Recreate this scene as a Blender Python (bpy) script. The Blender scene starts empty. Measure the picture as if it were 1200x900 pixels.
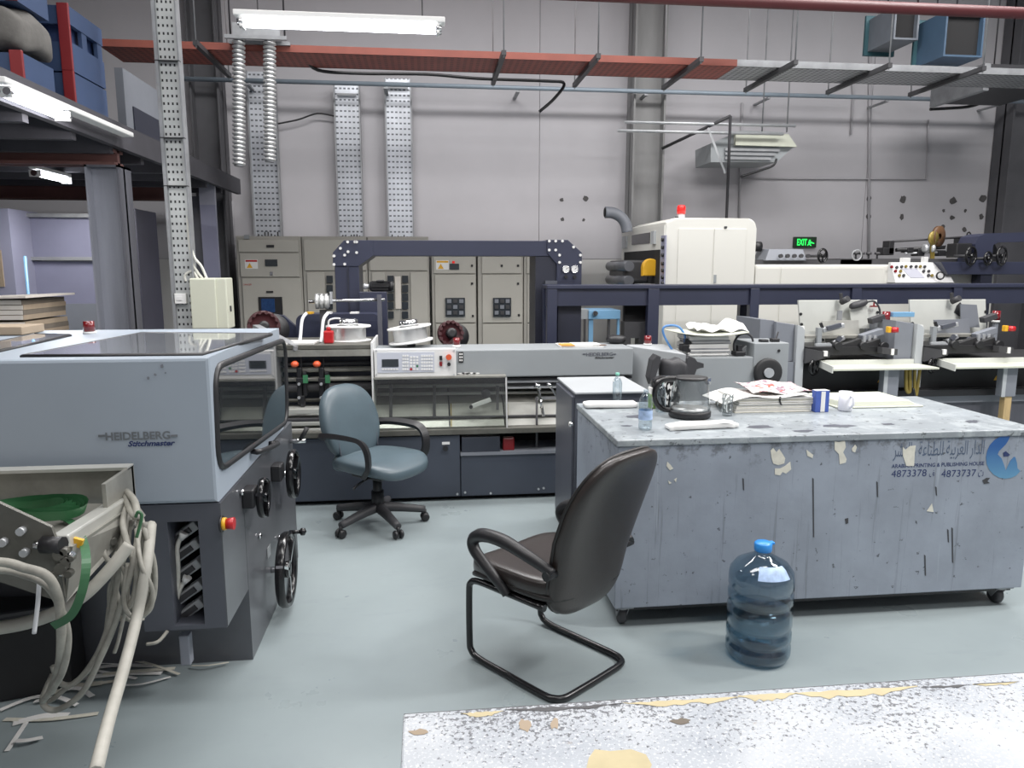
import bpy, bmesh, math, random
from math import sin, cos, pi, radians, atan2, sqrt
from mathutils import Vector, Matrix
random.seed(7)
SC = bpy.context.scene
COL = SC.collection
# ------------------------------------------------------------------ camera
FPX, EYE, YAW, PITCH = 867.0, 1.58, radians(6.5), radians(9)
cam = bpy.data.cameras.new('camera'); cam.sensor_width = 36; cam.lens = FPX / 1200 * 36
cam.clip_start = .05; cam.clip_end = 100
co = bpy.data.objects.new('camera', cam); COL.objects.link(co)
co.location = (0, 0, EYE); co.rotation_euler = (radians(90) - PITCH, 0, -YAW)
SC.camera = co
_f = Vector((sin(YAW) * cos(PITCH), cos(YAW) * cos(PITCH), -sin(PITCH)))
_r = Vector((cos(YAW), -sin(YAW), 0)); _u = Vector((sin(YAW) * sin(PITCH), cos(YAW) * sin(PITCH), cos(PITCH)))

def at(px, py, X=None, Y=None, Z=None):
    """the point of the plane x=X, y=Y or z=Z that was measured at this place of the photograph"""
    d = _f + _r * ((px - 600) / FPX) - _u * ((py - 450) / FPX)
    t = X / d.x if X is not None else Y / d.y if Y is not None else (Z - EYE) / d.z
    return Vector((d.x * t, d.y * t, EYE + d.z * t))

# ------------------------------------------------------------------ materials
def lin(c):
    if isinstance(c, str):
        c = c.lstrip('#'); c = [int(c[i:i + 2], 16) / 255 for i in (0, 2, 4)]
    return tuple((x / 12.92 if x <= .04045 else ((x + .055) / 1.055) ** 2.4) for x in c) + (1,)

class NT:
    def __init__(s, name):
        s.m = bpy.data.materials.new(name); s.m.use_nodes = True; s.t = s.m.node_tree
        s.b = s.t.nodes['Principled BSDF']; s.out = s.t.nodes['Material Output']; s.co = None
    def n(s, typ, **kw):
        x = s.t.nodes.new(typ)
        for k, v in kw.items(): setattr(x, k, v)
        return x
    def l(s, a, b): s.t.links.new(a, b)
    def coord(s):
        if not s.co: s.co = s.n('ShaderNodeTexCoord').outputs['Object']
        return s.co
    def mapped(s, scale=(1, 1, 1), loc=(0, 0, 0)):
        mp = s.n('ShaderNodeMapping'); mp.inputs['Scale'].default_value = scale; mp.inputs['Location'].default_value = loc
        s.l(s.coord(), mp.inputs['Vector']); return mp.outputs[0]
    def noise(s, scale=5, detail=4, rough=.55, vec=None, dist=0):
        x = s.n('ShaderNodeTexNoise'); x.inputs['Scale'].default_value = scale; x.inputs['Detail'].default_value = detail
        x.inputs['Roughness'].default_value = rough; x.inputs['Distortion'].default_value = dist
        s.l(vec if vec else s.coord(), x.inputs['Vector']); return x.outputs['Fac']
    def ramp(s, fac, p0, p1, v0=0, v1=1):
        x = s.n('ShaderNodeMapRange'); x.clamp = True
        for k, v in zip(('From Min', 'From Max', 'To Min', 'To Max'), (p0, p1, v0, v1)): x.inputs[k].default_value = v
        s.l(fac, x.inputs['Value']); return x.outputs[0]
    def math(s, op, a, b=None):
        x = s.n('ShaderNodeMath', operation=op)
        for i, v in enumerate((a, b)):
            if v is None: continue
            if isinstance(v, (int, float)): x.inputs[i].default_value = v
            else: s.l(v, x.inputs[i])
        return x.outputs[0]
    def mix(s, fac, a, b):
        x = s.n('ShaderNodeMix', data_type='RGBA')
        for i, v in ((0, fac), (6, a), (7, b)):
            if isinstance(v, (int, float)): x.inputs[i].default_value = v
            elif isinstance(v, tuple): x.inputs[i].default_value = v
            else: s.l(v, x.inputs[i])
        return x.outputs[2]
    def sep(s):
        x = s.n('ShaderNodeSeparateXYZ'); s.l(s.coord(), x.inputs[0]); return x.outputs
    def bump(s, h, strength=.3, dist=.01):
        x = s.n('ShaderNodeBump'); x.inputs['Strength'].default_value = strength; x.inputs['Distance'].default_value = dist
        s.l(h, x.inputs['Height']); s.l(x.outputs[0], s.b.inputs['Normal'])
    def base(s, c):
        if isinstance(c, tuple): s.b.inputs['Base Color'].default_value = c
        else: s.l(c, s.b.inputs['Base Color'])

M = {}
def mat(name, col, r=.5, m=0., var=.08, vs=4., spec=.5, bump=0., bs=60., emit=0., coat=0., stretch=None):
    n = NT(name); c = lin(col)
    n.b.inputs['Roughness'].default_value = r; n.b.inputs['Metallic'].default_value = m
    n.b.inputs['Specular IOR Level'].default_value = spec; n.b.inputs['Coat Weight'].default_value = coat
    if var:
        f = n.noise(vs, 5, .6, n.mapped(stretch) if stretch else None)
        f = n.ramp(f, .3, .7)
        lo = tuple(x * (1 - var) for x in c[:3]) + (1,); hi = tuple(min(1, x * (1 + var)) for x in c[:3]) + (1,)
        n.base(n.mix(f, lo, hi))
    else: n.base(c)
    if bump: n.bump(n.noise(bs, 3), bump, .004)
    if emit:
        n.b.inputs['Emission Color'].default_value = c; n.b.inputs['Emission Strength'].default_value = emit
    M[name] = n.m; return n

def glass(name, col=(1, 1, 1), tint=.9, gloss=.12, rough=.02):
    """clear sheet: see-through with a Fresnel reflection"""
    n = NT(name); n.t.nodes.remove(n.b)
    tr = n.n('ShaderNodeBsdfTransparent'); tr.inputs[0].default_value = tuple(x * tint for x in lin(col)[:3]) + (1,)
    gl = n.n('ShaderNodeBsdfGlossy'); gl.inputs['Roughness'].default_value = rough; gl.inputs[0].default_value = (.9, .93, .95, 1)
    fr = n.n('ShaderNodeLayerWeight'); fr.inputs[0].default_value = .5
    f = n.math('ADD', n.math('MULTIPLY', n.math('POWER', fr.outputs['Facing'], 3), .7), gloss)
    mx = n.n('ShaderNodeMixShader'); n.l(f, mx.inputs[0]); n.l(tr.outputs[0], mx.inputs[1]); n.l(gl.outputs[0], mx.inputs[2])
    n.l(mx.outputs[0], n.out.inputs[0]); M[name] = n.m

def perforated(name, col, ax, ay, px, py, fx=(.3, .7), fy=(.3, .7), m=.7, r=.42, hole='#1c1c20', var=.15):
    n = NT(name); s = n.sep(); c = lin(col)
    n.b.inputs['Metallic'].default_value = m; n.b.inputs['Roughness'].default_value = r
    def band(a, p, f):
        v = n.math('FRACT', n.math('DIVIDE', s[a], p))
        return n.math('MULTIPLY', n.math('GREATER_THAN', v, f[0]), n.math('LESS_THAN', v, f[1]))
    h = n.math('MULTIPLY', band(ax, px, fx), band(ay, py, fy))
    nz = n.ramp(n.noise(5, 5), .3, .7)
    basec = n.mix(nz, tuple(x * (1 - var) for x in c[:3]) + (1,), tuple(min(1, x * (1 + var)) for x in c[:3]) + (1,))
    n.base(n.mix(h, basec, lin(hole)))
    M[name] = n.m

def worn(name, base, top_dark=False, chips=None, chip_amt=.62, streak=True, white=None, ztop=None, r=.5):
    """grimy painted sheet: soft blotches, thin vertical scratches, dark chips"""
    n = NT(name); n.b.inputs['Roughness'].default_value = r; c = lin(base)
    col = n.mix(n.ramp(n.noise(3, 6, .6), .35, .65), tuple(x * .86 for x in c[:3]) + (1,), tuple(min(1, x * 1.12) for x in c[:3]) + (1,))
    if streak:
        st = n.ramp(n.noise(1, 5, .7, n.mapped((38, 38, 1.3))), .59, .68)
        col = n.mix(n.math('MULTIPLY', st, .5), col, lin('#585c62'))
        st2 = n.ramp(n.noise(1, 4, .6, n.mapped((22, 22, .9), (5, 3, 2))), .64, .7)
        col = n.mix(n.math('MULTIPLY', st2, .4), col, lin('#aab4bf'))
    if white:
        w = n.ramp(n.noise(9, 8, .7, dist=.4), .5, .6)
        col = n.mix(n.math('MULTIPLY', w, .8), col, lin(white))
    ch = n.ramp(n.noise(26, 5, .65), chip_amt, chip_amt + .03)
    col = n.mix(n.math('MULTIPLY', ch, .85), col, lin(chips or '#3d3f44'))
    if ztop is not None:
        z = n.sep()[2]
        g = n.ramp(z, ztop - .16, ztop, 0, 1)
        q = n.ramp(n.math('ADD', n.noise(14, 7, .7), n.math('MULTIPLY', g, .17)), .63, .75)
        col = n.mix(n.math('MULTIPLY', q, n.math('MULTIPLY', g, .85)), col, lin('#47494d'))
    n.base(col); n.bump(n.noise(40, 4), .15, .004); M[name] = n.m

mat('wall', '#b0aeb2', .9, var=.05, vs=1.2, bump=.08)
mat('wall_low', '#c2c1bf', .9, var=.04, vs=1.4)
mat('wall_dark', '#7f7e83', .9)
mat('conduit_paint', '#a3a1a5', .7)
mat('ceiling', '#9a9a9c', .9)
mat('pillar_grey', '#7d7d7d', .6, var=.12, vs=2, stretch=(3, 3, .5))
mat('pillar_dark', '#4a4a4e', .6, var=.12)
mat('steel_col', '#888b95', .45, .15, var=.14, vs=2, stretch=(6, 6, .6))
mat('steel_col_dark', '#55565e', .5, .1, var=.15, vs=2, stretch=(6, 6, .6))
mat('rust_beam', '#5b3a36', .7, var=.2)
mat('deck_dark', '#3c3b41', .8, var=.15)
mat('galv', '#bfc2c5', .35, .5, var=.15, vs=7)
mat('galv_dull', '#8f9194', .5, .35, var=.2, vs=7)
mat('stainless', '#c9c9c2', .3, .45, var=.18, vs=3)
mat('stain_dirty', '#8c8b84', .4, .35, var=.3, vs=6)
mat('stain_dark', '#5c5b55', .45, .35, var=.3, vs=6)
mat('chrome', '#d8d9da', .15, 1, var=0)
mat('alu', '#dcdddc', .3, .65, var=.08, vs=12)
mat('hood_grey', '#9aa5b1', .42, var=.03, vs=2)
mat('hood_top', '#a6aeb8', .3, var=.03, vs=2, coat=.3)
mat('lid_gloss', '#a9afb6', .08, .1, var=.05, coat=1)
mat('base_grey', '#4c4f58', .4, var=.08, vs=3)
mat('base_side', '#5a5c61', .3, .35, var=.14, vs=3)
mat('slate', '#383e4a', .45, var=.08, vs=3)
mat('slate_dark', '#252a35', .5, var=.08)
mat('navy', '#2a2e42', .42, var=.08, vs=2)
mat('navy_dark', '#1c1f2e', .5, var=.1)
mat('black', '#17171a', .45, var=.1)
mat('black_soft', '#1b1b1d', .65, var=.15, bump=.1)
mat('black_gloss', '#101012', .2, var=0)
mat('charcoal', '#333336', .55, var=.15)
mat('faded_ink', '#4c5a70', .6, var=.25, vs=40)
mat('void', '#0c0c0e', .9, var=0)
mat('feeder_grey', '#8f9497', .45, var=.05, vs=3)
mat('feeder_light', '#a9adb0', .45, var=.05, vs=3)
mat('feeder_side', '#767a82', .45, var=.06, vs=3)
mat('board_white', '#cccec8', .5, var=.06, vs=4)
mat('tray_cream', '#c3c6b6', .45, var=.05, vs=5)
mat('cream', '#d9d8d0', .42, var=.02, vs=1)
mat('cream_box', '#c6c8b6', .5, var=.03)
mat('mdb', '#a3a098', .5, var=.03, vs=2)
mat('mdb_door', '#aeaba2', .5, var=.03, vs=2)
mat('white', '#e6e6e4', .5, var=.02)
mat('panel_white', '#dededd', .4, var=.04, vs=8)
mat('keypad', '#c2c6d2', .4, var=0)
mat('lcd', '#2e3338', .25, var=.1)
mat('screen_blue', '#1d3a66', .2, var=.3, vs=30)
mat('screen_grey', '#b9bac6', .25, var=.05)
mat('red', '#b3161c', .35, var=.06)
mat('red_dark', '#7a0f16', .3, var=.1)
mat('red_beacon', '#6f0d14', .2, var=.1, coat=.5)
mat('red_lit', '#e0221f', .2, var=0, emit=.35)
mat('red_tray', '#7d3e32', .6, var=.12, vs=5)
mat('red_pipe', '#541c20', .5)
mat('orange', '#d9552f', .4)
mat('yellow', '#dba31c', .45, var=.05)
mat('gold', '#8d7a3a', .4, .4)
mat('green', '#2d6a45', .5, var=.15)
mat('strap_green', '#2c5c39', .4, var=.2)
mat('blue_crate', '#2f4264', .55, var=.1, vs=3)
mat('blue_crate_dark', '#24365e', .6)
mat('blue_frame', '#6f9fc4', .4, var=.08)
mat('blue_hose', '#4f86c4', .4)
mat('blue_cap', '#2a86d8', .35)
mat('teal_cap', '#7fc9b4', .4)
mat('sticker', '#d5d2c4', .7, var=.12, vs=30)
mat('paper', '#e2e1de', .7, var=.04, vs=20)
mat('paper_dirty', '#c9c6b8', .8, var=.12, vs=30)
mat('cardboard', '#9b8a75', .85, var=.12, vs=8)
mat('card_dark', '#6b6257', .85, var=.15, vs=8)
mat('card_light', '#d6cfc6', .8, var=.08, vs=8)
mat('cloth', '#5f5d5a', .95, var=.2, vs=10, bump=.4)
mat('ink', '#1c2b5a', .5, var=0)
n = NT('logo_blue'); n.b.inputs['Roughness'].default_value = .5
n.base(n.mix(n.ramp(n.math('ADD', n.sep()[2], n.math('MULTIPLY', n.noise(25, 4), .03)), .62, .8), lin('#5c93b4'), lin('#1d4f8e'))); M['logo_blue'] = n.m
mat('logo_silver', '#80858b', .35, .5, var=0)
mat('cable_grey', '#8f8d84', .6, var=.3, vs=15)
mat('cable_white', '#d4d3ca', .55, var=.1, vs=15)
mat('conduit', '#a5a39a', .55, var=.15, vs=12)
mat('tube_white', '#dcdde0', .35, var=.05)
mat('wood', '#b49a6c', .7, var=.15, vs=6, stretch=(8, 8, 1))
mat('brown', '#5a3c22', .5, var=.2)
mat('violet_panel', '#8f90a6', .4, var=.06, vs=2)
mat('violet_panel_b', '#7b7c92', .4, var=.08, vs=2)
mat('violet_dark', '#3a3a46', .45, var=.1)
mat('guard_light', '#8f909e', .35, var=.06)
mat('leather_blue', '#48575f', .38, var=.1, vs=6, bump=.12, bs=140)
mat('leather_dark', '#2b2523', .33, var=.15, vs=4, bump=.12, bs=140)
mat('seam_dark', '#1a1716', .5, var=0)
mat('black_paint', '#141416', .25, var=.05)
mat('burgundy', '#3a1016', .45, var=.15)
mat('patch', '#4c4a4a', .95, var=.2, vs=20)
mat('mug_white', '#e3e4ea', .3, var=.02)
mat('blue_print', '#3b55a6', .5, var=.1, vs=40)
n = NT('news_ink'); n.b.inputs['Roughness'].default_value = .8
c_ = n.mix(n.ramp(n.noise(38, 3, .5), .5, .56), lin('#dcdad6'), lin('#8d6f7c'))
n.base(n.mix(n.ramp(n.noise(24, 3, .5, n.mapped((1, 1, 1), (4, 1, 0))), .6, .64), c_, lin('#b5523f'))); M['news_ink'] = n.m
mat('news_orange', '#d08a35', .8, var=.3, vs=25)
mat('label_green', '#87a85a', .6, var=.4, vs=30)
mat('label_blue', '#9fb8dc', .5, var=.25, vs=40)
mat('duct_blue', '#344a60', .5, var=.15, vs=3)
mat('duct_grey', '#5a6068', .5, var=.15)
mat('crate_red', '#7a1c20', .5)
mat('duct_teal', '#2c5058', .5, .3)
mat('pipe_blue', '#8d9aa6', .45, .2)
mat('tube_lit', '#f4f7ff', .5, var=0, emit=14)
mat('exit_green', '#1ad04a', .5, var=0, emit=2.2)
mat('exit_dark', '#0a2a12', .5, var=0)
mat('flake_yellow', '#b9ab85', .7, var=.08, vs=20)
mat('blue_water', '#6f9fc0', .1, var=0)
glass('acrylic', '#f2f4f2', .97, .04)
glass('kettle_glass', '#eceeee', .9, .09)
glass('pet', '#e9f1f5', .93, .13, .06)
glass('jug', '#bccfdb', .94, .09, .08)
glass('water', '#cbdce4', .96, .02, .05)
nn = mat('window_glass', '#14181b', .03, var=0, spec=1.0); nn.b.inputs['IOR'].default_value = 2.2
worn('bench_paint', '#8b939f', ztop=.835, chip_amt=.645)
worn('bench_top', '#8c9398', streak=False, chip_amt=.605, white='#a4abae', chips='#4b4f52', r=.36)
# the near table: white paint flaking off dark steel
n = NT('table_paint'); n.b.inputs['Roughness'].default_value = .55
nz = n.noise(110, 5, .7); big = n.noise(4, 4, .6)
yy = n.sep()[1]
edge = n.ramp(yy, .18, .42, 0, .12)
msk = n.ramp(n.math('ADD', n.math('ADD', nz, n.math('MULTIPLY', n.math('SUBTRACT', big, .5), .35)), edge), .64, .68)
wcol = n.mix(n.ramp(n.noise(6, 5), .35, .65), lin('#9aa0a8'), lin('#b4b8bd'))
wsp = n.ramp(n.noise(160, 4, .7, n.mapped((1, 1, 1), (7, 2, 0))), .56, .6)
wcol = n.mix(n.math('MULTIPLY', wsp, .7), wcol, lin('#d3d6da'))
col = n.mix(n.math('MULTIPLY', msk, .9), wcol, lin('#4a4b50'))
gl = n.ramp(n.noise(7, 4, .6, n.mapped((1, 1.6, 1), (3, 1, 0))), .66, .69)
col = n.mix(n.math('MULTIPLY', gl, .7), col, lin('#8a7d6e'))
n.base(col); n.bump(nz, .25, .003); M['table_paint'] = n.m
# floor: blue-grey epoxy, scuffed
n = NT('floor_epoxy')
f1 = n.ramp(n.noise(.9, 6, .6), .3, .7)
col = n.mix(f1, lin('#828d90'), lin('#909b9d'))
col = n.mix(n.math('MULTIPLY', n.ramp(n.noise(2.2, 7, .7, n.mapped((1, 3, 1))), .56, .72), .35), col, lin('#7a858a'))
sc_ = n.ramp(n.noise(14, 8, .75), .64, .72)
col = n.mix(n.math('MULTIPLY', sc_, .3), col, lin('#70777a'))
n.base(col); n.l(n.ramp(n.noise(3, 5), .3, .7, .26, .42), n.b.inputs['Roughness'])
n.b.inputs['Specular IOR Level'].default_value = .4
M['floor'] = n.m
perforated('perf_strut', '#b7bab9', 0, 2, .0285, .05, (.3, .72), (.35, .7), m=.45, r=.5)
perforated('perf_tray', '#c3c7ce', 0, 2, .048, .062, (.22, .78), (.35, .65), m=.6, r=.32, hole='#5d6066')
perforated('mesh_red', '#94463a', 0, 1, .06, .05, (.3, .8), (.3, .8), m=0, r=.6, hole='#5e2a22')
perforated('mesh_grey', '#a6a8ab', 0, 1, .06, .05, (.3, .8), (.3, .8), m=.5, r=.4, hole='#55565a')

# ------------------------------------------------------------------ mesh builder
class MB:
    def __init__(s): s.bm = bmesh.new(); s.mats = []; s.cur = 0
    def use(s, m):
        if m not in s.mats: s.mats.append(m)
        s.cur = s.mats.index(m); return s
    def face(s, vs, smooth=False):
        try: f = s.bm.faces.new(vs)
        except ValueError: return None
        f.smooth = smooth; f.material_index = s.cur; return f
    def poly(s, pts): return s.face([s.bm.verts.new(p) for p in pts])
    def hexa(s, p, bev=0, seg=2):
        """8 corners: bottom ring 0-3, top ring 4-7"""
        v = [s.bm.verts.new(q) for q in p]
        fs = [s.face([v[i] for i in q]) for q in ((3, 2, 1, 0), (4, 5, 6, 7), (0, 1, 5, 4), (1, 2, 6, 5), (2, 3, 7, 6), (3, 0, 4, 7))]
        if bev:
            es = list({e for f in fs for e in f.edges})
            r = bmesh.ops.bevel(s.bm, geom=es, offset=bev, segments=seg, affect='EDGES', profile=.5)
            for f in r['faces']: f.material_index = s.cur
        return s
    def box(s, x0, x1, y0, y1, z0, z1, bev=0, seg=2):
        x0, x1 = sorted((x0, x1)); y0, y1 = sorted((y0, y1)); z0, z1 = sorted((z0, z1))
        return s.hexa([(x0, y0, z0), (x1, y0, z0), (x1, y1, z0), (x0, y1, z0), (x0, y0, z1), (x1, y0, z1), (x1, y1, z1), (x0, y1, z1)], bev, seg)
    def fbox(s, a, b, c, d, Y, depth, bev=0, seg=2):
        """box whose front face lies in the plane y=Y, measured between photo places (a,b) and (c,d)"""
        p, q = at(a, (b + d) / 2, Y=Y), at(c, (b + d) / 2, Y=Y)
        t, u = at((a + c) / 2, b, Y=Y), at((a + c) / 2, d, Y=Y)
        return s.box(p.x, q.x, Y, Y + depth, u.z, t.z, bev, seg)
    def bar(s, p, q, w, h=None, up=(0, 0, 1), bev=0):
        p, q = Vector(p), Vector(q); h = h or w; d = (q - p).normalized(); up = Vector(up)
        if abs(d.dot(up)) > .97: up = Vector((0, 1, 0))
        a = d.cross(up).normalized() * (w / 2); b = a.cross(d).normalized() * (h / 2)
        return s.hexa([p - a - b, p + a - b, q + a - b, q - a - b, p - a + b, p + a + b, q + a + b, q - a + b], bev)
    def prism(s, pts, off, bev=0, smooth=False):
        """polygon extruded by vector off"""
        off = Vector(off); a = [s.bm.verts.new(p) for p in pts]; b = [s.bm.verts.new(Vector(p) + off) for p in pts]
        fs = [s.face(a), s.face(b[::-1])]
        n_ = len(pts)
        for i in range(n_): fs.append(s.face([a[i], b[i], b[(i + 1) % n_], a[(i + 1) % n_]], smooth))
        if bev:
            es = list({e for f in fs[:2] if f for e in f.edges})
            r = bmesh.ops.bevel(s.bm, geom=es, offset=bev, segments=2, affect='EDGES', profile=.5)
            for f in r['faces']: f.material_index = s.cur
        return s
    def cyl(s, p, q, r, r2=None, n=16, cap=True, smooth=True):
        p, q = Vector(p), Vector(q); d = (q - p).normalized(); r2 = r if r2 is None else r2
        u = Vector((0, 0, 1)) if abs(d.z) < .9 else Vector((1, 0, 0)); a = d.cross(u).normalized(); b = d.cross(a)
        A = [s.bm.verts.new(p + (a * cos(2 * pi * i / n) + b * sin(2 * pi * i / n)) * r) for i in range(n)]
        B = [s.bm.verts.new(q + (a * cos(2 * pi * i / n) + b * sin(2 * pi * i / n)) * r2) for i in range(n)]
        for i in range(n): s.face([A[i], A[(i + 1) % n], B[(i + 1) % n], B[i]], smooth)
        if cap: s.face(A[::-1]); s.face(B)
        return s
    def lathe(s, prof, base, axis=(0, 0, 1), n=24, cap=True):
        base, d = Vector(base), Vector(axis).normalized()
        u = Vector((0, 0, 1)) if abs(d.z) < .9 else Vector((1, 0, 0)); a = d.cross(u).normalized(); b = d.cross(a); rings = []
        for r, h in prof:
            rings.append([s.bm.verts.new(base + d * h + (a * cos(2 * pi * i / n) + b * sin(2 * pi * i / n)) * max(r, 1e-4)) for i in range(n)])
        for A, B in zip(rings, rings[1:]):
            for i in range(n): s.face([A[i], A[(i + 1) % n], B[(i + 1) % n], B[i]], True)
        if cap: s.face(rings[0][::-1]); s.face(rings[-1])
        return s
    def tube(s, pts, r, n=8, sub=5, cap=True, flat=None, closed=False):
        """round tube through the points (Catmull-Rom); r number or list; flat=(w,h) makes a strap"""
        P = [Vector(p) for p in pts]
        if sub > 1 and len(P) > 2:
            Q, R = [], []
            N = len(P)
            for i in range(N if closed else N - 1):
                if closed: p0, p1, p2, p3 = P[i - 1], P[i], P[(i + 1) % N], P[(i + 2) % N]
                else: p0, p1, p2, p3 = P[max(i - 1, 0)], P[i], P[i + 1], P[min(i + 2, N - 1)]
                for k in range(sub):
                    t = k / sub
                    Q.append(.5 * ((2 * p1) + (p2 - p0) * t + (2 * p0 - 5 * p1 + 4 * p2 - p3) * t * t + (3 * p1 - p0 - 3 * p2 + p3) * t ** 3))
                    if isinstance(r, list): R.append(r[i] * (1 - t) + r[(i + 1) % N] * t)
            if not closed: Q.append(P[-1])
            if isinstance(r, list):
                if not closed: R.append(r[-1])
                r = R
            P = Q
        N = len(P); rings = []; ref = None
        for i in range(N):
            d = (P[(i + 1) % N] - P[i - 1]) if closed else (P[min(i + 1, N - 1)] - P[max(i - 1, 0)])
            d = d.normalized() if d.length > 1e-9 else Vector((0, 0, 1))
            if ref is None:
                ref = Vector((0, 0, 1)) if abs(d.z) < .9 else Vector((1, 0, 0))
                ref = (ref - d * ref.dot(d)).normalized()
            else:
                ref = ref - d * ref.dot(d); ref = ref.normalized() if ref.length > 1e-6 else Vector((1, 0, 0))
            b = d.cross(ref); rr = r[i] if isinstance(r, list) else r
            if flat: rings.append([s.bm.verts.new(P[i] + ref * x * flat[1] / 2 + b * y * flat[0] / 2) for x, y in ((-1, -1), (1, -1), (1, 1), (-1, 1))])
            else: rings.append([s.bm.verts.new(P[i] + (ref * cos(2 * pi * k / n) + b * sin(2 * pi * k / n)) * rr) for k in range(n)])
        m = len(rings[0])
        for i in range(N if closed else N - 1):
            A, B = rings[i], rings[(i + 1) % N]
            for k in range(m): s.face([A[k], A[(k + 1) % m], B[(k + 1) % m], B[k]], not flat)
        if cap and not closed: s.face(rings[0][::-1]); s.face(rings[-1])
        return s
    def torus(s, c, axis, R, r, n=28, m=8):
        c, d = Vector(c), Vector(axis).normalized(); u = Vector((0, 0, 1)) if abs(d.z) < .9 else Vector((1, 0, 0))
        a = d.cross(u).normalized(); b = d.cross(a)
        return s.tube([c + (a * cos(2 * pi * i / n) + b * sin(2 * pi * i / n)) * R for i in range(n)], r, m, 1, closed=True)
    def superell(s, c, a, e1=.5, e2=.5, n=28, fn=None):
        """rounded cushion: superellipsoid with half sizes a, deformed by fn"""
        c = Vector(c)
        def pw(x, e): return math.copysign(abs(x) ** e, x)
        rings = []
        for i in range(1, n // 2):
            t = -pi / 2 + pi * i / (n // 2); ring = []
            for k in range(n):
                u = -pi + 2 * pi * k / n
                p = Vector((a[0] * pw(cos(t), e1) * pw(cos(u), e2), a[1] * pw(cos(t), e1) * pw(sin(u), e2), a[2] * pw(sin(t), e1)))
                ring.append(s.bm.verts.new(c + (fn(p) if fn else p)))
            rings.append(ring)
        for A, B in zip(rings, rings[1:]):
            for k in range(n): s.face([A[k], A[(k + 1) % n], B[(k + 1) % n], B[k]], True)
        for ring, sg in ((rings[0], -1), (rings[-1], 1)):
            p = Vector((0, 0, sg * a[2])); v = s.bm.verts.new(c + (fn(p) if fn else p))
            for k in range(n): s.face([ring[k], ring[(k + 1) % n], v] if sg > 0 else [ring[(k + 1) % n], ring[k], v], True)
        return s
    def build(s, name, m=None, parent=None, world=True):
        bmesh.ops.recalc_face_normals(s.bm, faces=s.bm.faces)
        if parent is not None and world:
            r = parent
            while r.parent is not None: r = r.parent
            bmesh.ops.translate(s.bm, verts=s.bm.verts, vec=-Vector(r.location))
        me = bpy.data.meshes.new(name); s.bm.to_mesh(me); s.bm.free()
        if m: s.mats = [m] if not s.mats else s.mats
        for x in s.mats: me.materials.append(M[x])
        o = bpy.data.objects.new(name, me); COL.objects.link(o)
        if parent is not None: o.parent = parent
        elif world and name_centre: centre(o)
        return o

name_centre = True
def centre(o):
    """put a single-mesh thing's origin under its middle"""
    vs = [v.co for v in o.data.vertices]
    if not vs: return
    c = Vector(((min(v.x for v in vs) + max(v.x for v in vs)) / 2, (min(v.y for v in vs) + max(v.y for v in vs)) / 2, min(v.z for v in vs)))
    o.data.transform(Matrix.Translation(-c)); o.location = c

def tag(o, label, cat, group=None, kind=None):
    o['label'] = label; o['category'] = cat
    if group: o['group'] = group
    if kind: o['kind'] = kind
    return o
def thing(name, loc, label, cat, group=None, rz=0):
    o = bpy.data.objects.new(name, None); COL.objects.link(o); o.location = loc; o.rotation_euler = (0, 0, rz); o.empty_display_size = .1
    return tag(o, label, cat, group)
def struct(o): o['kind'] = 'structure'; return o
def lab(o, label): o['label'] = label; return o
def dup(root, loc, rz=None, label=None, group=None):
    r = root.copy(); COL.objects.link(r); r.location = loc
    if rz is not None: r.rotation_euler = (0, 0, rz)
    if label: r['label'] = label
    if group: r['group'] = group
    for ch in list(root.children):
        c = ch.copy(); COL.objects.link(c); c.parent = r
        for g in list(ch.children):
            d = g.copy(); COL.objects.link(d); d.parent = c
    return r
def text(body, o, ux, uz, w, h, name, m, parent, shear=0, bold=0):
    """lettering fitted to a w by h box at o, reading along ux, upright along uz"""
    c = bpy.data.curves.new('lettering', 'FONT'); c.body = body; c.shear = shear; c.offset = bold; c.resolution_u = 3
    t = bpy.data.objects.new('lettering', c); COL.objects.link(t)
    me = bpy.data.meshes.new_from_object(t.evaluated_get(bpy.context.evaluated_depsgraph_get()))
    bpy.data.objects.remove(t); bpy.data.curves.remove(c)
    xs = [v.co.x for v in me.vertices]; ys = [v.co.y for v in me.vertices]
    r = parent
    while r.parent is not None: r = r.parent
    o = Vector(o) - Vector(r.location); ux, uz = Vector(ux).normalized(), Vector(uz).normalized()
    for v in me.vertices:
        v.co = o + ux * ((v.co.x - min(xs)) / (max(xs) - min(xs)) * w) + uz * ((v.co.y - min(ys)) / (max(ys) - min(ys)) * h)
    me.materials.clear(); me.materials.append(M[m])
    ob = bpy.data.objects.new(name, me); COL.objects.link(ob); ob.parent = parent; return ob
def B(*a, **k): return MB().box(*a, **k)
def FB(*a, **k): return MB().fbox(*a, **k)
# ================================================================== THE ROOM
struct(B(-9, 10, -3, 9.3, -.1, 0).build('floor', 'floor'))
struct(B(-9, 10, -3, 9.3, 6.6, 6.8).build('ceiling', 'ceiling'))
struct(B(-9.2, -9, -3, 9.5, 0, 6.6).build('wall_left', 'wall'))
struct(B(10, 10.2, -3, 9.5, 0, 6.6).build('wall_right', 'wall'))
struct(B(-9, 10, -3.2, -3, 0, 6.6).build('wall_front', 'wall'))
WY = 9.2
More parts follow.
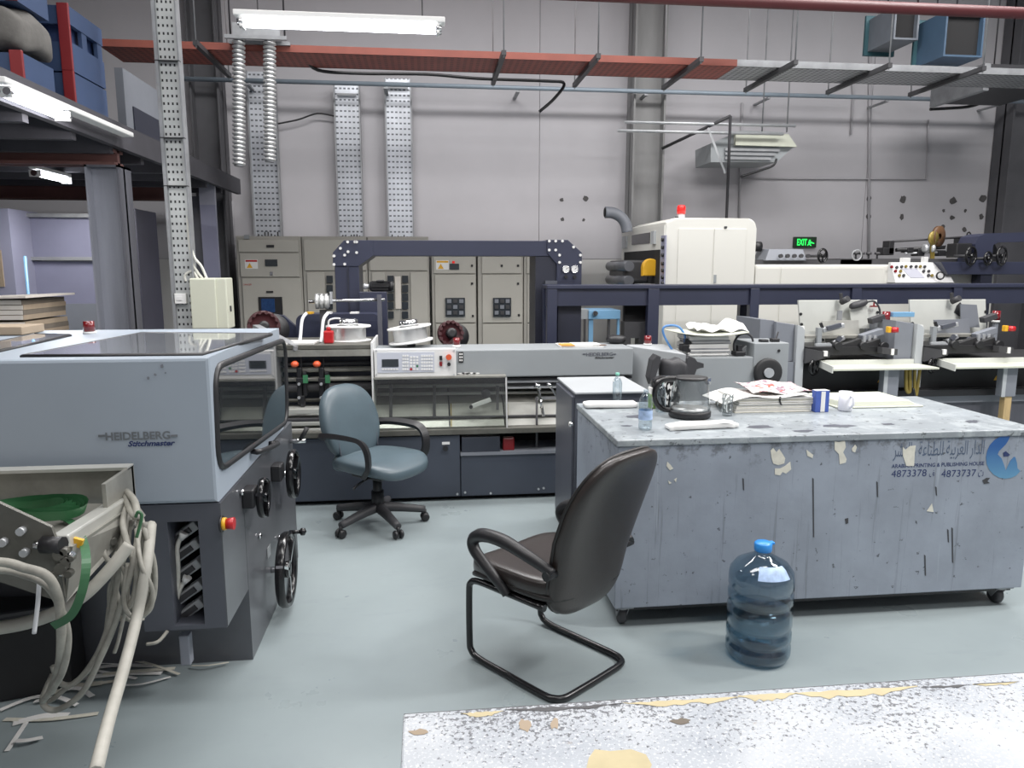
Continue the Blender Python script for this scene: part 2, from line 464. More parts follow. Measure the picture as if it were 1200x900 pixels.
# back wall: cast panels with narrow joints
w = MB().use('wall_dark'); w.box(-9, 10, WY + .03, WY + .3, 0, 6.6); w.use('wall')
zj = at(900, 304, Y=WY).z
xs = [-9, at(232, 200, Y=WY).x, at(632, 200, Y=WY).x, at(762, 200, Y=WY).x, at(1016, 200, Y=WY).x, 10]
for i in range(5):
    for z0, z1 in ((0, zj), (zj, 6.6)):
        w.use('wall_low' if z1 == zj else 'wall')
        w.box(xs[i] + .003, xs[i + 1] - .003, WY, WY + .04, z0 + .003, z1 - .003)
wall = struct(w.build('wall_back'))
# dark patches where the plaster was broken out
def blob(px, py, rx, ry, Y=WY - .003, n=11):
    c = at(px, py, Y=Y); k = at(px + 1, py, Y=Y).x - c.x; a0 = random.random() * 6
    return [c + Vector((cos(2 * pi * i / n + a0) * rx * k * random.uniform(.65, 1.2), 0, sin(2 * pi * i / n + a0) * ry * k * random.uniform(.65, 1.2))) for i in range(n)]
for px, py, rx, ry in ((1018, 233, 3, 4), (1058, 234, 4, 5), (1018, 254, 3, 3.5), (1057, 254, 3, 3.5), (1117, 235, 4.5, 4.5), (1151, 233, 5, 4.5), (1106, 247, 2, 2), (1131, 247, 2, 2),
                       (1116, 255, 3, 2.5), (1150, 254, 3, 3), (1105, 266, 2.5, 3), (1130, 269, 3, 3), (658, 234, 2.5, 2.5), (686, 233, 3.5, 3.5), (659, 257, 2.5, 2.5), (684, 258, 2, 2)):
    m_ = MB(); m_.poly(blob(px, py, rx, ry)); o = m_.build('plaster_patch', 'patch', wall)
# steel columns against the wall
def hcol(name, px0, px1, Y, m1, m2, depth=.3, z1=6.6, z0=0, web_front=True):
    a, b = at(px0, 200, Y=Y).x, at(px1, 200, Y=Y).x
    o = MB().use(m1); o.box(a, b, Y + depth * .42, Y + depth * .5, z0, z1); o.use(m1)
    o.box(a, a + .022, Y, Y + depth, z0, z1); o.use(m2); o.box(b - .022, b, Y, Y + depth, z0, z1)
    return struct(o.build(name))
hcol('pillar', 741, 778, WY - .32, 'pillar_grey', 'pillar_grey')
hcol('pillar', 1181, 1225, WY - .32, 'pillar_dark', 'pillar_dark')
hcol('pillar', 228, 262, WY - .32, 'pillar_dark', 'pillar_dark')
# ------------------------------------------------------------------ mezzanine
MX, MZ = -2.05, 2.40
d = MB().use('deck_dark'); d.box(-8.9, MX - .055, 3.6, 8.8, MZ + .065, MZ + .14)
d.use('deck_dark'); d.box(MX - .05, MX, 3.6, 8.8, MZ - .02, MZ + .145)
for y in [3.8 + .55 * i for i in range(9)]: d.box(-8.9, MX - .06, y, y + .06, MZ - .06, MZ + .06)
struct(d.build('mezzanine_deck'))
def ibeam(Y, x0, x1, z0, z1, m):
    o = MB().use(m); o.box(x0, x1, Y, Y + .16, z1 - .02, z1); o.box(x0, x1, Y, Y + .16, z0, z0 + .02); o.box(x0, x1, Y + .06, Y + .1, z0, z1)
    return struct(o.build('mezzanine_beam'))
z0 = at(60, 192, Y=5.5).z; z1 = at(60, 173, Y=5.5).z
ibeam(5.5, -8.9, at(133, 180, Y=5.5).x, z0, z1, 'rust_beam')
z0b = at(60, 233, Y=7.8).z; z1b = at(60, 215, Y=7.8).z
ibeam(7.8, -8.9, at(193, 225, Y=7.8).x, z0b, z1b, 'rust_beam')
a, b = at(100, 250, Y=5.5).x, at(150, 250, Y=5.5).x
a, b = at(98, 190, Y=5.5).x, at(138, 190, Y=5.5).x
c = MB().use('steel_col'); c.box(a, b, 5.58, 5.61, 0, z0); c.box(a, a + .014, 5.5, 5.72, 0, z0); c.use('steel_col_dark'); c.box(b - .014, b, 5.5, 5.72, 0, z0)  # right flange darker: the shade on that side put into the colour
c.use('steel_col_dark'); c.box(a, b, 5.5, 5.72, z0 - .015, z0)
struct(c.build('mezzanine_column'))
# ------------------------------------------------------------------ things on the mezzanine
DZ = MZ + .14
def crate(name, x0, x1, y0, y1, z0, z1, label, straps=True, window=False):
    t = thing(name, ((x0 + x1) / 2, (y0 + y1) / 2, z0), label, 'crate', 'blue crates on the mezzanine')
    m = MB().use('blue_crate'); h = z1 - z0
    zl = z1 - (h * .55 if window else 0)
    m.box(x0, x1 - .031, y0, y0 + .03, z0, zl); m.box(x1 - .03, x1, y0, y1, z0, zl)
    m.box(x0, x0 + .03, y0 + .031, y1, z0, z1); m.box(x0 + .031, x1 - .031, y1 - .03, y1, z0, z1); m.box(x0 + .031, x1 - .031, y0 + .031, y1 - .031, z0, z0 + .03)
    if window:
        m.box(x0, x1 - .031, y0, y0 + .03, z1 - h * .28, z1); m.box(x1 - .03, x1, y0, y1, z1 - h * .28, z1)
        for yy in (y0 + (y1 - y0) * .35, y1 - .08): m.box(x1 - .028, x1 - .004, yy, yy + .07, zl, z1 - h * .28)
    m.build('box_body', None, t)
    MB().use('blue_crate_dark').box(x0 + .04, x1 - .05, y0 + .05, y1 - .05, z0 + .031, z1 - .02).build('inside', None, t)
    if straps:
        MB().box(x1 - .06, x1 + .006, y0 - .022, y0 - .002, z0, z1 + .01, .004).build('red_post', 'crate_red', t)
    return t
def depth_on(px, X): return at(px, 100, X=X).y
CXF = -2.15
ya = depth_on(30, CXF); yb = depth_on(66, CXF); yc = depth_on(92, CXF); yd = depth_on(124, CXF)
zA = at(30, 62, Y=ya, ).z; zA2 = zA
crate('storage_crate', CXF - .9, CXF, ya, yb - .02, DZ, zA, 'blue crate under grey cloth, nearer of the crates standing on the mezzanine')
cl_top = at(20, 5, Y=ya).z
cz = zA
t = MB().use('cloth')
def clothfn(p):
    k = .03 * sin(p.x * 23) + .03 * sin(p.y * 19 + 1)
    return Vector((p.x + k * .3, p.y, p.z + k * .6))
t.superell((CXF - .43, (ya + yb) / 2 - .02, cz + .132), (.47, (yb - ya) / 2 + .03, .115), .45, .3, 48, clothfn)
tag(t.build('dust_cover'), 'crumpled grey cloth bundle lying between two stacked blue crates', 'cloth')
crate('storage_crate', CXF - .9, CXF, ya, yb - .02, cz + .262, cz + .9, 'blue crate on top of the grey cloth bundle on the mezzanine', True, True)
zB = at(95, 88, Y=yc).z; zC = at(95, 10, Y=yc).z
crate('storage_crate', CXF - .9, CXF, yc - .05, yd, DZ, zB, 'blue crate standing on the mezzanine under the open-sided blue crate')
crate('storage_crate', CXF - .9, CXF, yc - .05, yd, zB + .01, zC, 'open-sided blue crate stacked behind the cloth-covered crates on the mezzanine', True, True)
# framed dark panel leaning behind
y0 = depth_on(152, CXF - .1); y1 = depth_on(186, CXF - .1)
t = thing('display_board', (CXF - .1, (y0 + y1) / 2, DZ), 'dark display board in a grey frame standing past the blue crates on the mezzanine', 'board')
p = [at(146, 175, Y=y0 + .2), at(146, 80, Y=y0 + .2)]
zt = at(146, 84, Y=y0).z
m = MB().use('feeder_side'); m.box(CXF - .16, CXF - .1, y0 - .12, y1 + .1, DZ, zt); m.build('frame', None, t)
MB().box(CXF - .105, CXF - .09, y0 + .02, y1 - .02, DZ + .03, zt - .25).build('panel', 'navy_dark', t)
# ------------------------------------------------------------------ fluorescent fittings
def tube_lamp(p, q, label, lit=True, batten=None, rods=None, tubes=2, r=.016, group=None):
    p, q = Vector(p), Vector(q); c = (p + q) / 2
    t = thing('fluorescent_lamp', c, label, 'lamp')
    d = (q - p).normalized(); s = d.cross(Vector((0, 0, 1))).normalized()
    b0, b1 = batten or (p - d * .04, q + d * .04)
    up = Vector((0, 0, .045))
    MB().bar(Vector(b0) + up, Vector(b1) + up, .08 if tubes > 1 else .05, .03, bev=.006).build('housing', 'white', t)
    for k in range(tubes):
        o = s * ((k - (tubes - 1) / 2) * .05)
        m = MB(); m.cyl(p + o, q + o, r, n=12); m.build('tube', 'tube_lit', t)
        for e, sg in ((p, 1), (q, -1)):
            MB().cyl(e + o - d * sg * .02, e + o + d * sg * .012, r * 1.15, n=10).build('end_cap', 'chrome', t)
    for e in (p, q):
        MB().bar(e - s * .04 + Vector((0, 0, .0)), e + s * .04, .015, .05).build('socket_bracket', 'white', t)
    if rods:
        for e in (p.lerp(q, .08), p.lerp(q, .92)):
            MB().cyl(e + up, (e.x, e.y, rods), .004, n=6).build('hanging_wire', 'charcoal', t)
    return t
p, q = at(284, 27, Y=4.4), at(513, 30, Y=4.4); q.z = p.z
tube_lamp(p, q, 'twin-tube fluorescent lamp lit white, hanging above the wire spools', rods=6.6)
p, q = at(4, 110, X=-1.98), at(74, 143, X=-1.98)
p.z = q.z = 2.40
tube_lamp(p, q, 'lit fluorescent lamp on the mezzanine edge beside the blue crates', batten=(p - Vector((0, .05, 0)), Vector((p.x, depth_on(145, p.x), 2.41))))
p, q = at(41, 203, Z=2.28), at(89, 212, Z=2.28); q.x = p.x
tube_lamp(p, q, 'lit fluorescent lamp under the mezzanine deck behind the steel column', tubes=1, r=.02)
# ------------------------------------------------------------------ perforated cable drop and junction box
SY = 5.5
a, b = at(178, 0, Y=SY).x, at(205, 0, Y=SY).x
t = thing('cable_tray', ((a + b) / 2, SY, 0), 'perforated galvanized steel riser standing behind the grey machine, ceiling to floor', 'cable tray')
MB().box(a + .02, b, SY, SY + .004, 0, 6.59).build('web', 'perf_strut', t)
MB().box(a, a + .02, SY - .03, SY + .05, 0, 6.59).build('flange', 'galv_dull', t)
MB().box(b, b + .01, SY - .03, SY + .05, 0, 6.59).build('flange', 'galv_dull', t)
for py in (72, 162, 218):
    z = at(190, py, Y=SY).z
    MB().box(a - .003, b + .012, SY - .034, SY + .0, z - .003, z + .003).build('cable_tie', 'black', t)
x0, x1 = at(222, 350, Y=5.42).x, at(253, 350, Y=5.42).x
zt, zb = at(240, 326, Y=5.42).z, at(240, 386, Y=5.42).z
t = thing('junction_box', ((x0 + x1) / 2, 5.5, zb), 'cream metal junction box on a post beside the perforated steel riser', 'junction box')
MB().box(x0, x1 + .07, 5.44, 5.62, zb, zt, .008).build('box_body', 'cream_box', t)
MB().box(x0 + .004, x1 + .0, 5.425, 5.44, zb + .004, zt - .004, .006).build('door', 'cream_box', t)
MB().box((x0 + x1) / 2 - .03, (x0 + x1) / 2 + .03, 5.5, 5.56, 0, zb).build('post', 'galv_dull', t)
g = at(262, 355, Y=5.44); MB().box(x1 + .062, x1 + .078, 5.5, 5.52, zb + .12, zb + .16).build('latch', 'charcoal', t)
for i, (pxs) in enumerate((((224, 300), (231, 318), (237, 326)), ((224, 290), (236, 312), (242, 326)), ((218, 330), (217, 322), (226, 318), (232, 327)))):
    pts = [at(u, v, Y=5.50) for u, v in pxs]; pts.append(pts[-1] + Vector((0, 0, -.03)))
    if i < 2: pts.insert(0, pts[0] + Vector((-.03, .02, .5)))
    tag(MB().tube(pts, .009, 8).build('cable', 'cable_white'), ['white cable entering the top of the cream junction box, nearest to the riser', 'white cable entering the middle of the cream junction box top', 'short white cable looping from the wall switch to the cream junction box'][i], 'cable')
t = thing('switch_plate', at(211, 350, Y=SY), 'white switch plate on the perforated steel riser beside the cream box', 'switch')
FB(203, 344, 218, 356, SY - .03, .03, .004).build('plate', 'white', t); FB(207, 348, 213, 352, SY - .036, .006).build('rocker', 'panel_white', t)

# ------------------------------------------------------------------ big press under the mezzanine, far left
PY_ = 7.0
t = thing('printing_press', at(80, 400, Y=PY_) * Vector((1, 1, 0)) if False else Vector((-4.2, PY_, 0)), 'large violet-grey paneled press under the mezzanine behind the cardboard stack', 'machine')
def pz(py, Y): return at(100, py, Y=Y).z
xl = at(-60, 300, Y=PY_).x
FB(-60, 244, 17, 400, PY_, .5).build('side_cover', 'violet_panel', t)
MB().fbox(-20, 293, 3, 336, PY_ - .01, .01).build('notice', 'cardboard', t)
FB(22, 252, 115, 303, PY_ + .35, .08).build('guard_panel', 'violet_panel_b', t)
FB(22, 306, 115, 356, PY_ + .35, .08).build('guard_panel', 'violet_panel_b', t)
FB(15, 250, 115, 254.5, PY_ + .3, .1).build('rail', 'galv_dull', t); FB(15, 301, 115, 305, PY_ + .3, .1).build('rail', 'galv_dull', t)
FB(17, 256, 25, 345, PY_ + .4, .2).build('post', 'charcoal', t)
m = MB(); x0, x1 = at(22, 390, Y=PY_ + .3).x, at(115, 390, Y=PY_ + .3).x; m.box(x0, x1, PY_ + .33, PY_ + 1, 0, pz(356, PY_ + .3)); m.build('lower_body', 'feeder_side', t)
m = MB(); x0 = at(-60, 390, Y=PY_).x; x1 = at(17, 390, Y=PY_).x; m.box(x0, x1, PY_ + .01, PY_ + .6, 0, pz(398, PY_)); m.build('foot', 'charcoal', t)
X1 = at(160, 300, Y=PY_).x
x0 = at(146, 300, Y=PY_).x
MB().box(x0, X1, PY_, PY_ + .1, .1, pz(243, PY_)).build('end_cover', 'guard_light', t)
yq = at(185, 300, X=X1 + .01).y
MB().hexa([(X1, PY_, .4), (X1 + .02, PY_, .4), (X1 + .02, yq, .4), (X1, yq, .4), (X1, PY_, pz(244, PY_)), (X1 + .02, PY_, pz(244, PY_)), (X1 + .02, yq, pz(244, PY_)), (X1, yq, pz(244, PY_))]).build('end_door', 'violet_dark', t)
MB().box(x0, X1, PY_ + .1, yq, 0, .4).build('foot', 'charcoal', t)
pa_, pb_ = at(29, 300, Y=6.7), at(38, 400, Y=6.7); pb_ = pa_ + (pb_ - pa_) * (pa_.z / (pa_.z - pb_.z))
o = MB().cyl(pa_, pb_, .012); o = o.build('broom_handle', 'blue_frame')
tag(o, 'pale blue broom handle leaning against the violet-grey press', 'broom')
# dark guard panels right of the riser
GY = 8.0
x0, x1 = at(219, 250, Y=GY).x, at(241, 250, Y=GY).x
t = thing('machine_guard', (x1, GY, 0), 'tall dark guard panels with a slanted pale bracket top near the wall pillar', 'guard')
MB().box(x0, x1 - .01, GY + .1, GY + .14, 0, at(230, 229, Y=GY).z).build('panel', 'violet_dark', t)
pts = [at(234, 240, Y=GY), at(252, 240, Y=GY), at(258, 330, Y=GY), at(241, 330, Y=GY)]
pts[2].z = pts[3].z = 0
MB().prism(pts, (0, .05, 0)).build('panel', 'violet_panel_b', t)
pts = [at(232, 203, Y=GY), at(246, 201, Y=GY), at(251, 218, Y=GY), at(252, 240, Y=GY), at(234, 240, Y=GY)]
MB().prism(pts, (0, .05, 0)).build('bracket_top', 'guard_light', t)
# ------------------------------------------------------------------ cardboard stack behind the hood
CY = 5.05
x0, x1 = at(-70, 370, Y=CY).x, at(30, 370, Y=CY).x
ztop = at(40, 349, Y=CY).z
t = thing('wooden_pallet', ((x0 + x1) / 2, CY + .25, 0), 'wooden pallet standing under the cardboard bundles behind the grey machine', 'pallet')
for i in range(5): MB().box(x0, x1, CY + .02 + i * .11, CY + .10 + i * .11, .10, .12).build('slat', 'wood', t)
for i in range(3): MB().box(x0 + (x1 - x0 - .1) * i / 2, x0 + (x1 - x0 - .1) * i / 2 + .1, CY, CY + .56, 0, .10).build('block', 'wood', t)
nb = 9; zz = .12; hh = (ztop - .12) / nb
for i in range(nb):
    dx = random.uniform(-.012, .012); m = MB()
    for k in range(4):
        s = random.uniform(-.008, .008); u = zz + (hh - .012) * k / 4
        m.use('card_dark' if (i + k) % 2 else 'cardboard'); m.box(x0 + dx + s, x1 + dx + s, CY + s, CY + .56 + s, u, u + (hh - .012) / 4 - .001)
        m.use('card_light'); m.box(x0 + dx + s + .004, x1 + dx + s - .004, CY + s - .004, CY + s - .001, u + .002, u + (hh - .012) / 4 - .003)  # front edges faced pale: the brighter lit front put into the colour
    ob = m.build('cardboard_bundle')
    word = ['lowest', 'second', 'third', 'fourth', 'fifth', 'sixth', 'seventh', 'eighth', 'topmost'][i]
    tag(ob, ('%s brown cardboard bundle in the stack behind the grey machine' % word) if i in (0, 8) else '%s brown cardboard bundle from the floor, behind the grey machine' % word, 'cardboard', 'cardboard bundles behind the grey machine')
    zz += hh
m = MB().use('card_light'); m.hexa([(x0 + .05, CY - .04, ztop - .01), (x1 + .03, CY - .04, ztop), (x1 + .06, CY + .56, ztop + .0), (x0 + .05, CY + .56, ztop - .01), (x0 + .05, CY - .04, ztop - .004), (x1 + .03, CY - .04, ztop + .014), (x1 + .06, CY + .56, ztop + .014), (x0 + .05, CY + .56, ztop - .004)])
tag(m.build('card_sheet'), 'loose pale card sheet on top of the cardboard stack', 'card')
m = MB(); p = at(0, 384, Y=4.75); q = at(25, 384, Y=4.75)
cc_ = at(25, 383, Y=3.5)
tag(B(cc_.x - .28, cc_.x, 3.5, 3.7, 1.281, cc_.z, .004).build('carton', 'cardboard'), 'small brown carton lying on the grey hood in front of the cardboard stack', 'carton')
# ================================================================== ON THE BACK WALL
# vertical perforated trays
for i, (p0, p1, ytop, q0, q1) in enumerate(((289, 319, 84, 297, 330), (390, 420, 100, 396, 426), (447, 477, 92, 454, 485))):
    Y = WY - .12
    zt = at((p0 + p1) / 2, ytop, Y=Y).z; zb = at(400, 277, Y=Y).z - .1
    a, b = at(q0, 250, Y=Y).x, at(q1, 250, Y=Y).x
    t = thing('cable_riser', ((a + b) / 2, Y, zb), ['perforated metal riser behind the silver flexible ducts', 'perforated metal riser on the wall, middle of the three wide ones', 'perforated metal riser on the wall farthest from the flexible ducts'][i], 'cable tray', 'wide perforated risers above the electrical cabinets')
    MB().box(a + .015, b - .015, Y, Y + .005, zb, zt).build('web', 'perf_tray', t)
    MB().box(a, a + .015, Y - .04, Y + .05, zb, zt).build('flange', 'galv_dull', t); MB().box(b - .015, b, Y - .04, Y + .05, zb, zt).build('flange', 'galv_dull', t)
    MB().box(a + .04, b - .04, Y - .06, Y - .03, zt - .12, zt - .10).build('cross_bar', 'galv_dull', t)
    for k in range(7):
        u = a + .05 + (b - a - .1) * k / 6
        MB().cyl((u, Y - .02, zb - .02), (u, Y - .02, zb + .1 + random.random() * .05), .008, n=6).build('cable_end', 'black', t)
    MB().box(a + .02, b - .02, Y + .01, WY - .002, zt - .3, zt - .26).build('wall_bracket', 'galv_dull', t)
# silver flexible ducts hanging from a square frame
FY = 6.9
t = thing('duct_frame', at(300, 42, Y=FY), 'grey square duct frame carrying the two silver flexible hoses below the bright lamp', 'frame')
z0 = at(300, 47, Y=FY).z; x0, x1 = at(266, 45, Y=FY).x, at(338, 45, Y=FY).x
for yy in (FY - .08, FY + .08): MB().bar((x0, yy, z0), (x1, yy, z0), .03, .03).build('bar', 'galv_dull', t)
MB().box(x0 + .06, x1 - .06, FY - .06, FY + .06, z0 + .018, z0 + .12).build('plenum', 'galv_dull', t)
for xx in (x0 + .03, x1 - .03): MB().cyl((xx, FY, z0 + .018), (xx, FY, 6.6), .008, n=6).build('hanging_rod', 'charcoal', t)
for i, (u0, u1, v1) in enumerate(((280, 284, 195), (316, 321, 190))):
    p, q = at(u0, 48, Y=FY), at(u0, v1, Y=FY)
    q.z = at(u1, v1, Y=FY).z; p.z = z0 + .02
    m = MB(); prof = []; L = p.z - q.z; nr = 30
    for k in range(nr):
        h_ = L * k / nr; w_ = L / nr
        m.use('galv_dull').lathe([(.040, h_), (.040, h_ + w_ * .35)], q, (p - q), 18, False); m.use('alu').lathe([(.040, h_ + w_ * .35), (.054, h_ + w_ * .5), (.054, h_ + w_ * .85), (.040, h_ + w_)], q, (p - q), 18, False)  # grooves in duller metal: shade between the rings put into the colour
    m.use('void').cyl(q + Vector((0, 0, .01)), q + Vector((0, 0, .02)), .04)
    tag(m.build('flexible_duct'), ['silver corrugated flexible duct, the one nearer the dark pillar', 'silver corrugated flexible duct in front of the first perforated riser'][i], 'duct', 'hanging silver flexible ducts')
# horizontal cable tray, red then grey
TZ = at(360, 62, Y=7.0).z; TY0 = 7.0; TY1 = at(360, 79, Z=TZ).y
xA = at(118, 55, Z=TZ).x; xB = at(860, 80, Z=TZ).x; xC = at(1230, 92, Z=TZ).x
t = thing('cable_tray', ((xA + xC) / 2, 7.2, TZ), 'long horizontal cable tray, red then bare grey mesh, hung high across the hall', 'cable tray')
MB().box(xA, xB, TY0, TY1, TZ, TZ + .01).build('red_section', 'mesh_red', t); MB().box(xB, xC, TY0, TY1, TZ, TZ + .01).build('grey_section', 'mesh_grey', t)
for yy in (TY0, TY1):
    MB().box(xA, xB, yy - .01, yy + .01, TZ, TZ + .06).build('side_rail', 'red_tray', t); MB().box(xB, xC, yy - .01, yy + .01, TZ, TZ + .06).build('side_rail', 'galv_dull', t)
for px in (232, 590, 700, 820, 930, 1040, 1150):
    p = at(px, 72, Y=TY0 - .25); x = p.x
    MB().box(x - .02, x + .02, TY0 - .3, TY1 + .3, TZ - .045, TZ - .005).build('strut', 'charcoal', t)
    for yy in (TY0 - .28, TY1 + .28): MB().cyl((x, yy, TZ - .06), (x, yy, 6.6), .007, n=6).build('hanging_rod', 'galv_dull', t)
# pipes
p, q = at(205, 92, Y=8.8), at(1240, 113, Y=8.8); q.z = p.z
t = thing('water_pipe', (p + q) / 2, 'long thin blue-grey pipe running along the wall below the cable tray', 'pipe')
MB().cyl(p, q, .025).build('pipe_run', 'pipe_blue', t)
for k in range(7):
    u = p.lerp(q, (k + .5) / 7); MB().box(u.x - .02, u.x + .02, 8.8, WY - .002, u.z - .045, u.z - .026).build('bracket', 'galv_dull', t)
p, q = at(780, -2, Y=6.0), at(1260, 12, Y=6.0); q.z = p.z
t = thing('fire_pipe', (p + q) / 2, 'dark red sprinkler pipe across the top, over the blue ducts', 'pipe')
MB().cyl((-8.98, 6, p.z), (9.98, 6, p.z), .045).build('pipe_run', 'red_pipe', t)
MB().cyl(p.lerp(q, .6), (p.lerp(q, .6).x, 6, 6.6), .008, n=6).build('hanging_rod', 'charcoal', t); MB().cyl(p, (p.x, 6, 6.6), .008, n=6).build('hanging_rod', 'charcoal', t)
# unlit fitting at the top edge
p, q = at(805, 1, Y=6.6), at(885, 3, Y=6.6); q.z = p.z
t = thing('ceiling_fitting', (p + q) / 2, 'grey unlit lamp fitting cut by the top edge beside the dark red pipe', 'lamp')
MB().bar(p + Vector((0, 0, .05)), q + Vector((0, 0, .05)), .2, .09, bev=.01).build('housing', 'pipe_blue', t)
for e in (p, q): MB().cyl(e + Vector((0, 0, .09)), (e.x, e.y, 6.6), .006, n=6).build('hanging_wire', 'charcoal', t)
# black cables
def cable(pts, Y, r, m, label, name='cable', cat='cable', group=None):
    P = [at(a, b, Y=(c[0] if c else Y)) for a, b, *c in pts]
    return tag(MB().tube(P, r, 8).build(name, m), label, cat, group)
cable([(358, 66, 7.3), (372, 82, 7.5), (420, 86), (500, 87), (560, 92), (640, 95), (661, 98), (650, 115), (632, 131)], 7.6, .016, 'black', 'thick black cable drooping from the red tray to a hanging end')
cable([(1090, 128), (1110, 127), (1140, 124), (1170, 112), (1215, 100)], 8.6, .018, 'black', 'thick black cable near the right pillar below the cable tray')
cable([(326, 145), (350, 140), (372, 133), (392, 136)], 9.1, .01, 'black', 'thin black cable between the first and middle perforated risers')
cable([(380, 262), (372, 240), (348, 262)], 8.9, .006, 'black', 'thin aerial wire rising from the first electrical cabinets') if False else None
# ducts top right
def duct(px0, px1, py0, py1, Y, dy, m1, label):
    a, b = at(px0, py0, Y=Y).x, at(px1, py0, Y=Y).x
    zt, zb = at(px0, py0, Y=Y).z, at(px0, py1, Y=Y).z
    t = thing('air_duct', ((a + b) / 2, Y + dy / 2, zb), label, 'duct', 'duct ends at the top right')
    m = MB().use(m1); th = .018
    m.box(a, b, Y, Y + dy, zb, zb + th); m.box(a, b, Y, Y + dy, zt - th, zt); m.box(a, a + th, Y + .001, Y + dy, zb + th, zt - th); m.box(b - th, b, Y + .001, Y + dy, zb + th, zt - th)
    m.build('sleeve', None, t)
    MB().box(a + .01, b - .01, Y + .06, Y + .09, zb + .02, zt - .02).build('opening', 'void', t)
    MB().box(a - .04, b + .04, Y + dy, Y + dy + .03, zb - .04, zt + .04).build('flange', 'duct_teal', t)
    for xx in (a + .1, b - .1): MB().cyl((xx, Y + .3, zt), (xx, Y + .3, 6.6), .008, n=6).build('hanging_rod', 'charcoal', t)
duct(1050, 1079, 6, 46, 7.5, .45, 'duct_grey', 'grey dark-mouthed duct end beside the larger blue one')
duct(1110, 1156, 12, 66, 7.2, .42, 'duct_blue', 'larger blue dark-mouthed duct end near the top right')
p = at(1150, 100, Y=7.9)
t = thing('air_duct', at(1190, 90, Y=7.6), 'dark grey duct box cut by the right edge of the picture', 'duct')
FB(1155, 76, 1240, 104, 7.6, .8).build('sleeve', 'charcoal', t); FB(1153, 74, 1160, 106, 7.58, .84).build('flange', 'galv_dull', t)
for px in (1165, 1225): MB().cyl(at(px, 76, Y=7.9), Vector((at(px, 76, Y=7.9).x, 7.9, 6.6)), .008, n=6).build('hanging_rod', 'charcoal', t)
# hanging exhaust hood and jib
HY = 8.45
t = thing('exhaust_hood', at(880, 190, Y=HY), 'grey metal exhaust hood hung on rods before the wall', 'hood')
pts = [at(833, 190, Y=HY), at(833, 168, Y=HY), at(868, 153, Y=HY), at(918, 155, Y=HY), at(930, 172, Y=HY), at(910, 190, Y=HY)]
MB().use('feeder_grey').prism(pts, (0, .5, 0)).build('casing', None, t)
MB().use('tray_cream').prism([at(862, 155, Y=HY - .06), at(924, 157, Y=HY - .06), at(934, 172, Y=HY - .06), at(862, 170, Y=HY - .06)], (0, .05, 0)).build('top_sheet', None, t)
for k in range(3): FB(850, 174 + k * 5, 914 - k * 5, 177 + k * 5, HY - .03, .03).build('slat', 'galv_dull', t)
for px in (893, 922): MB().cyl(at(px, 155, Y=HY + .2), (at(px, 155, Y=HY + .2).x, HY + .2, 6.6), .008, n=6).build('hanging_rod', 'galv_dull', t)
cable([(910, 186), (906, 194), (890, 200), (868, 207)], 8.4, .014, 'black', 'short black hose hanging under the exhaust hood', 'hose', 'hose')
JY = 8.17
t = thing('hanging_bracket', at(853, 250, Y=JY), 'thin dark steel jib with an upright post behind the cream machine', 'bracket')
e = at(853, 250, Y=JY); e.z = 0
MB().cyl(e, at(856, 136, Y=JY), .016).build('post', 'charcoal', t)
MB().cyl(at(856, 136, Y=JY), at(776, 174, Y=8.84), .018).build('arm', 'charcoal', t)
MB().bar(at(830, 150, Y=JY + .1), at(850, 203, Y=JY), .03, .02).build('brace', 'galv', t)
for py0, py1, x0, x1 in ((143, 148, 732, 932), (153, 155, 724, 918)):
    p, q = at(x0, py0, Y=8.32), at(x1, py1, Y=8.32); q.z = p.z
    MB().cyl(p, q, .017).build('cross_rod', 'galv', t)
# conduits fixed to the wall
def conduit(pts, label, r=.012, m='wall'):
    return tag(MB().tube([at(a, b, Y=WY - .022) for a, b in pts], r, 8, 1).build('conduit', m), label, 'conduit')
conduit([(1018, 300), (1019, 130), (1020, 20)], 'tall grey wall conduit passing beside the plaster patches', .016, 'conduit_paint')
conduit([(866, 209), (1085, 210), (1088, 140)], 'grey wall conduit bending up under the black cable', .01, 'conduit_paint')
conduit([(997, 158), (1000, 110), (998, 78)], 'short wall conduit with a small box at its lower end', .012, 'conduit_paint')
conduit([(866, 262), (870, 120)], 'straight grey wall conduit behind the exhaust hood', .014, 'conduit_paint')
conduit([(738, 262), (741, 100), (743, 0)], 'grey wall conduit running along the grey pillar', .016, 'conduit_paint')
conduit([(274, 290), (272, 236), (264, 234)], 'grey wall conduit bent beside the first electrical cabinet', .018, 'conduit_paint')
# exit sign
t = thing('exit_sign', at(943, 284, Y=WY - .05), 'small green lit exit sign low on the back wall', 'sign')
FB(931, 277.5, 957, 290, WY - .05, .05, .005).build('casing', 'exit_dark', t)
FB(932.5, 279, 955.5, 288.5, WY - .054, .004).build('face', 'exit_dark', t)
p, q = at(934, 287.5, Y=WY - .056), at(946, 280, Y=WY - .056)
text('EXIT', p, (1, 0, 0), (0, 0, 1), q.x - p.x, q.z - p.z, 'lettering', 'exit_green', t, bold=.02)
m = MB()
g = lambda a, b: at(a, b, Y=WY - .056)
m.poly([g(948, 281), g(950, 281), g(950, 283), g(948, 283)]); m.poly([g(947, 283.4), g(951, 283.4), g(954.5, 285), g(954, 285.6), g(950, 285), g(949.5, 286), g(951, 288), g(950, 288), g(948, 286.4), g(946.5, 288), g(945.8, 287.6), g(947.5, 285.2)])
m.build('running_figure', 'exit_green', t)
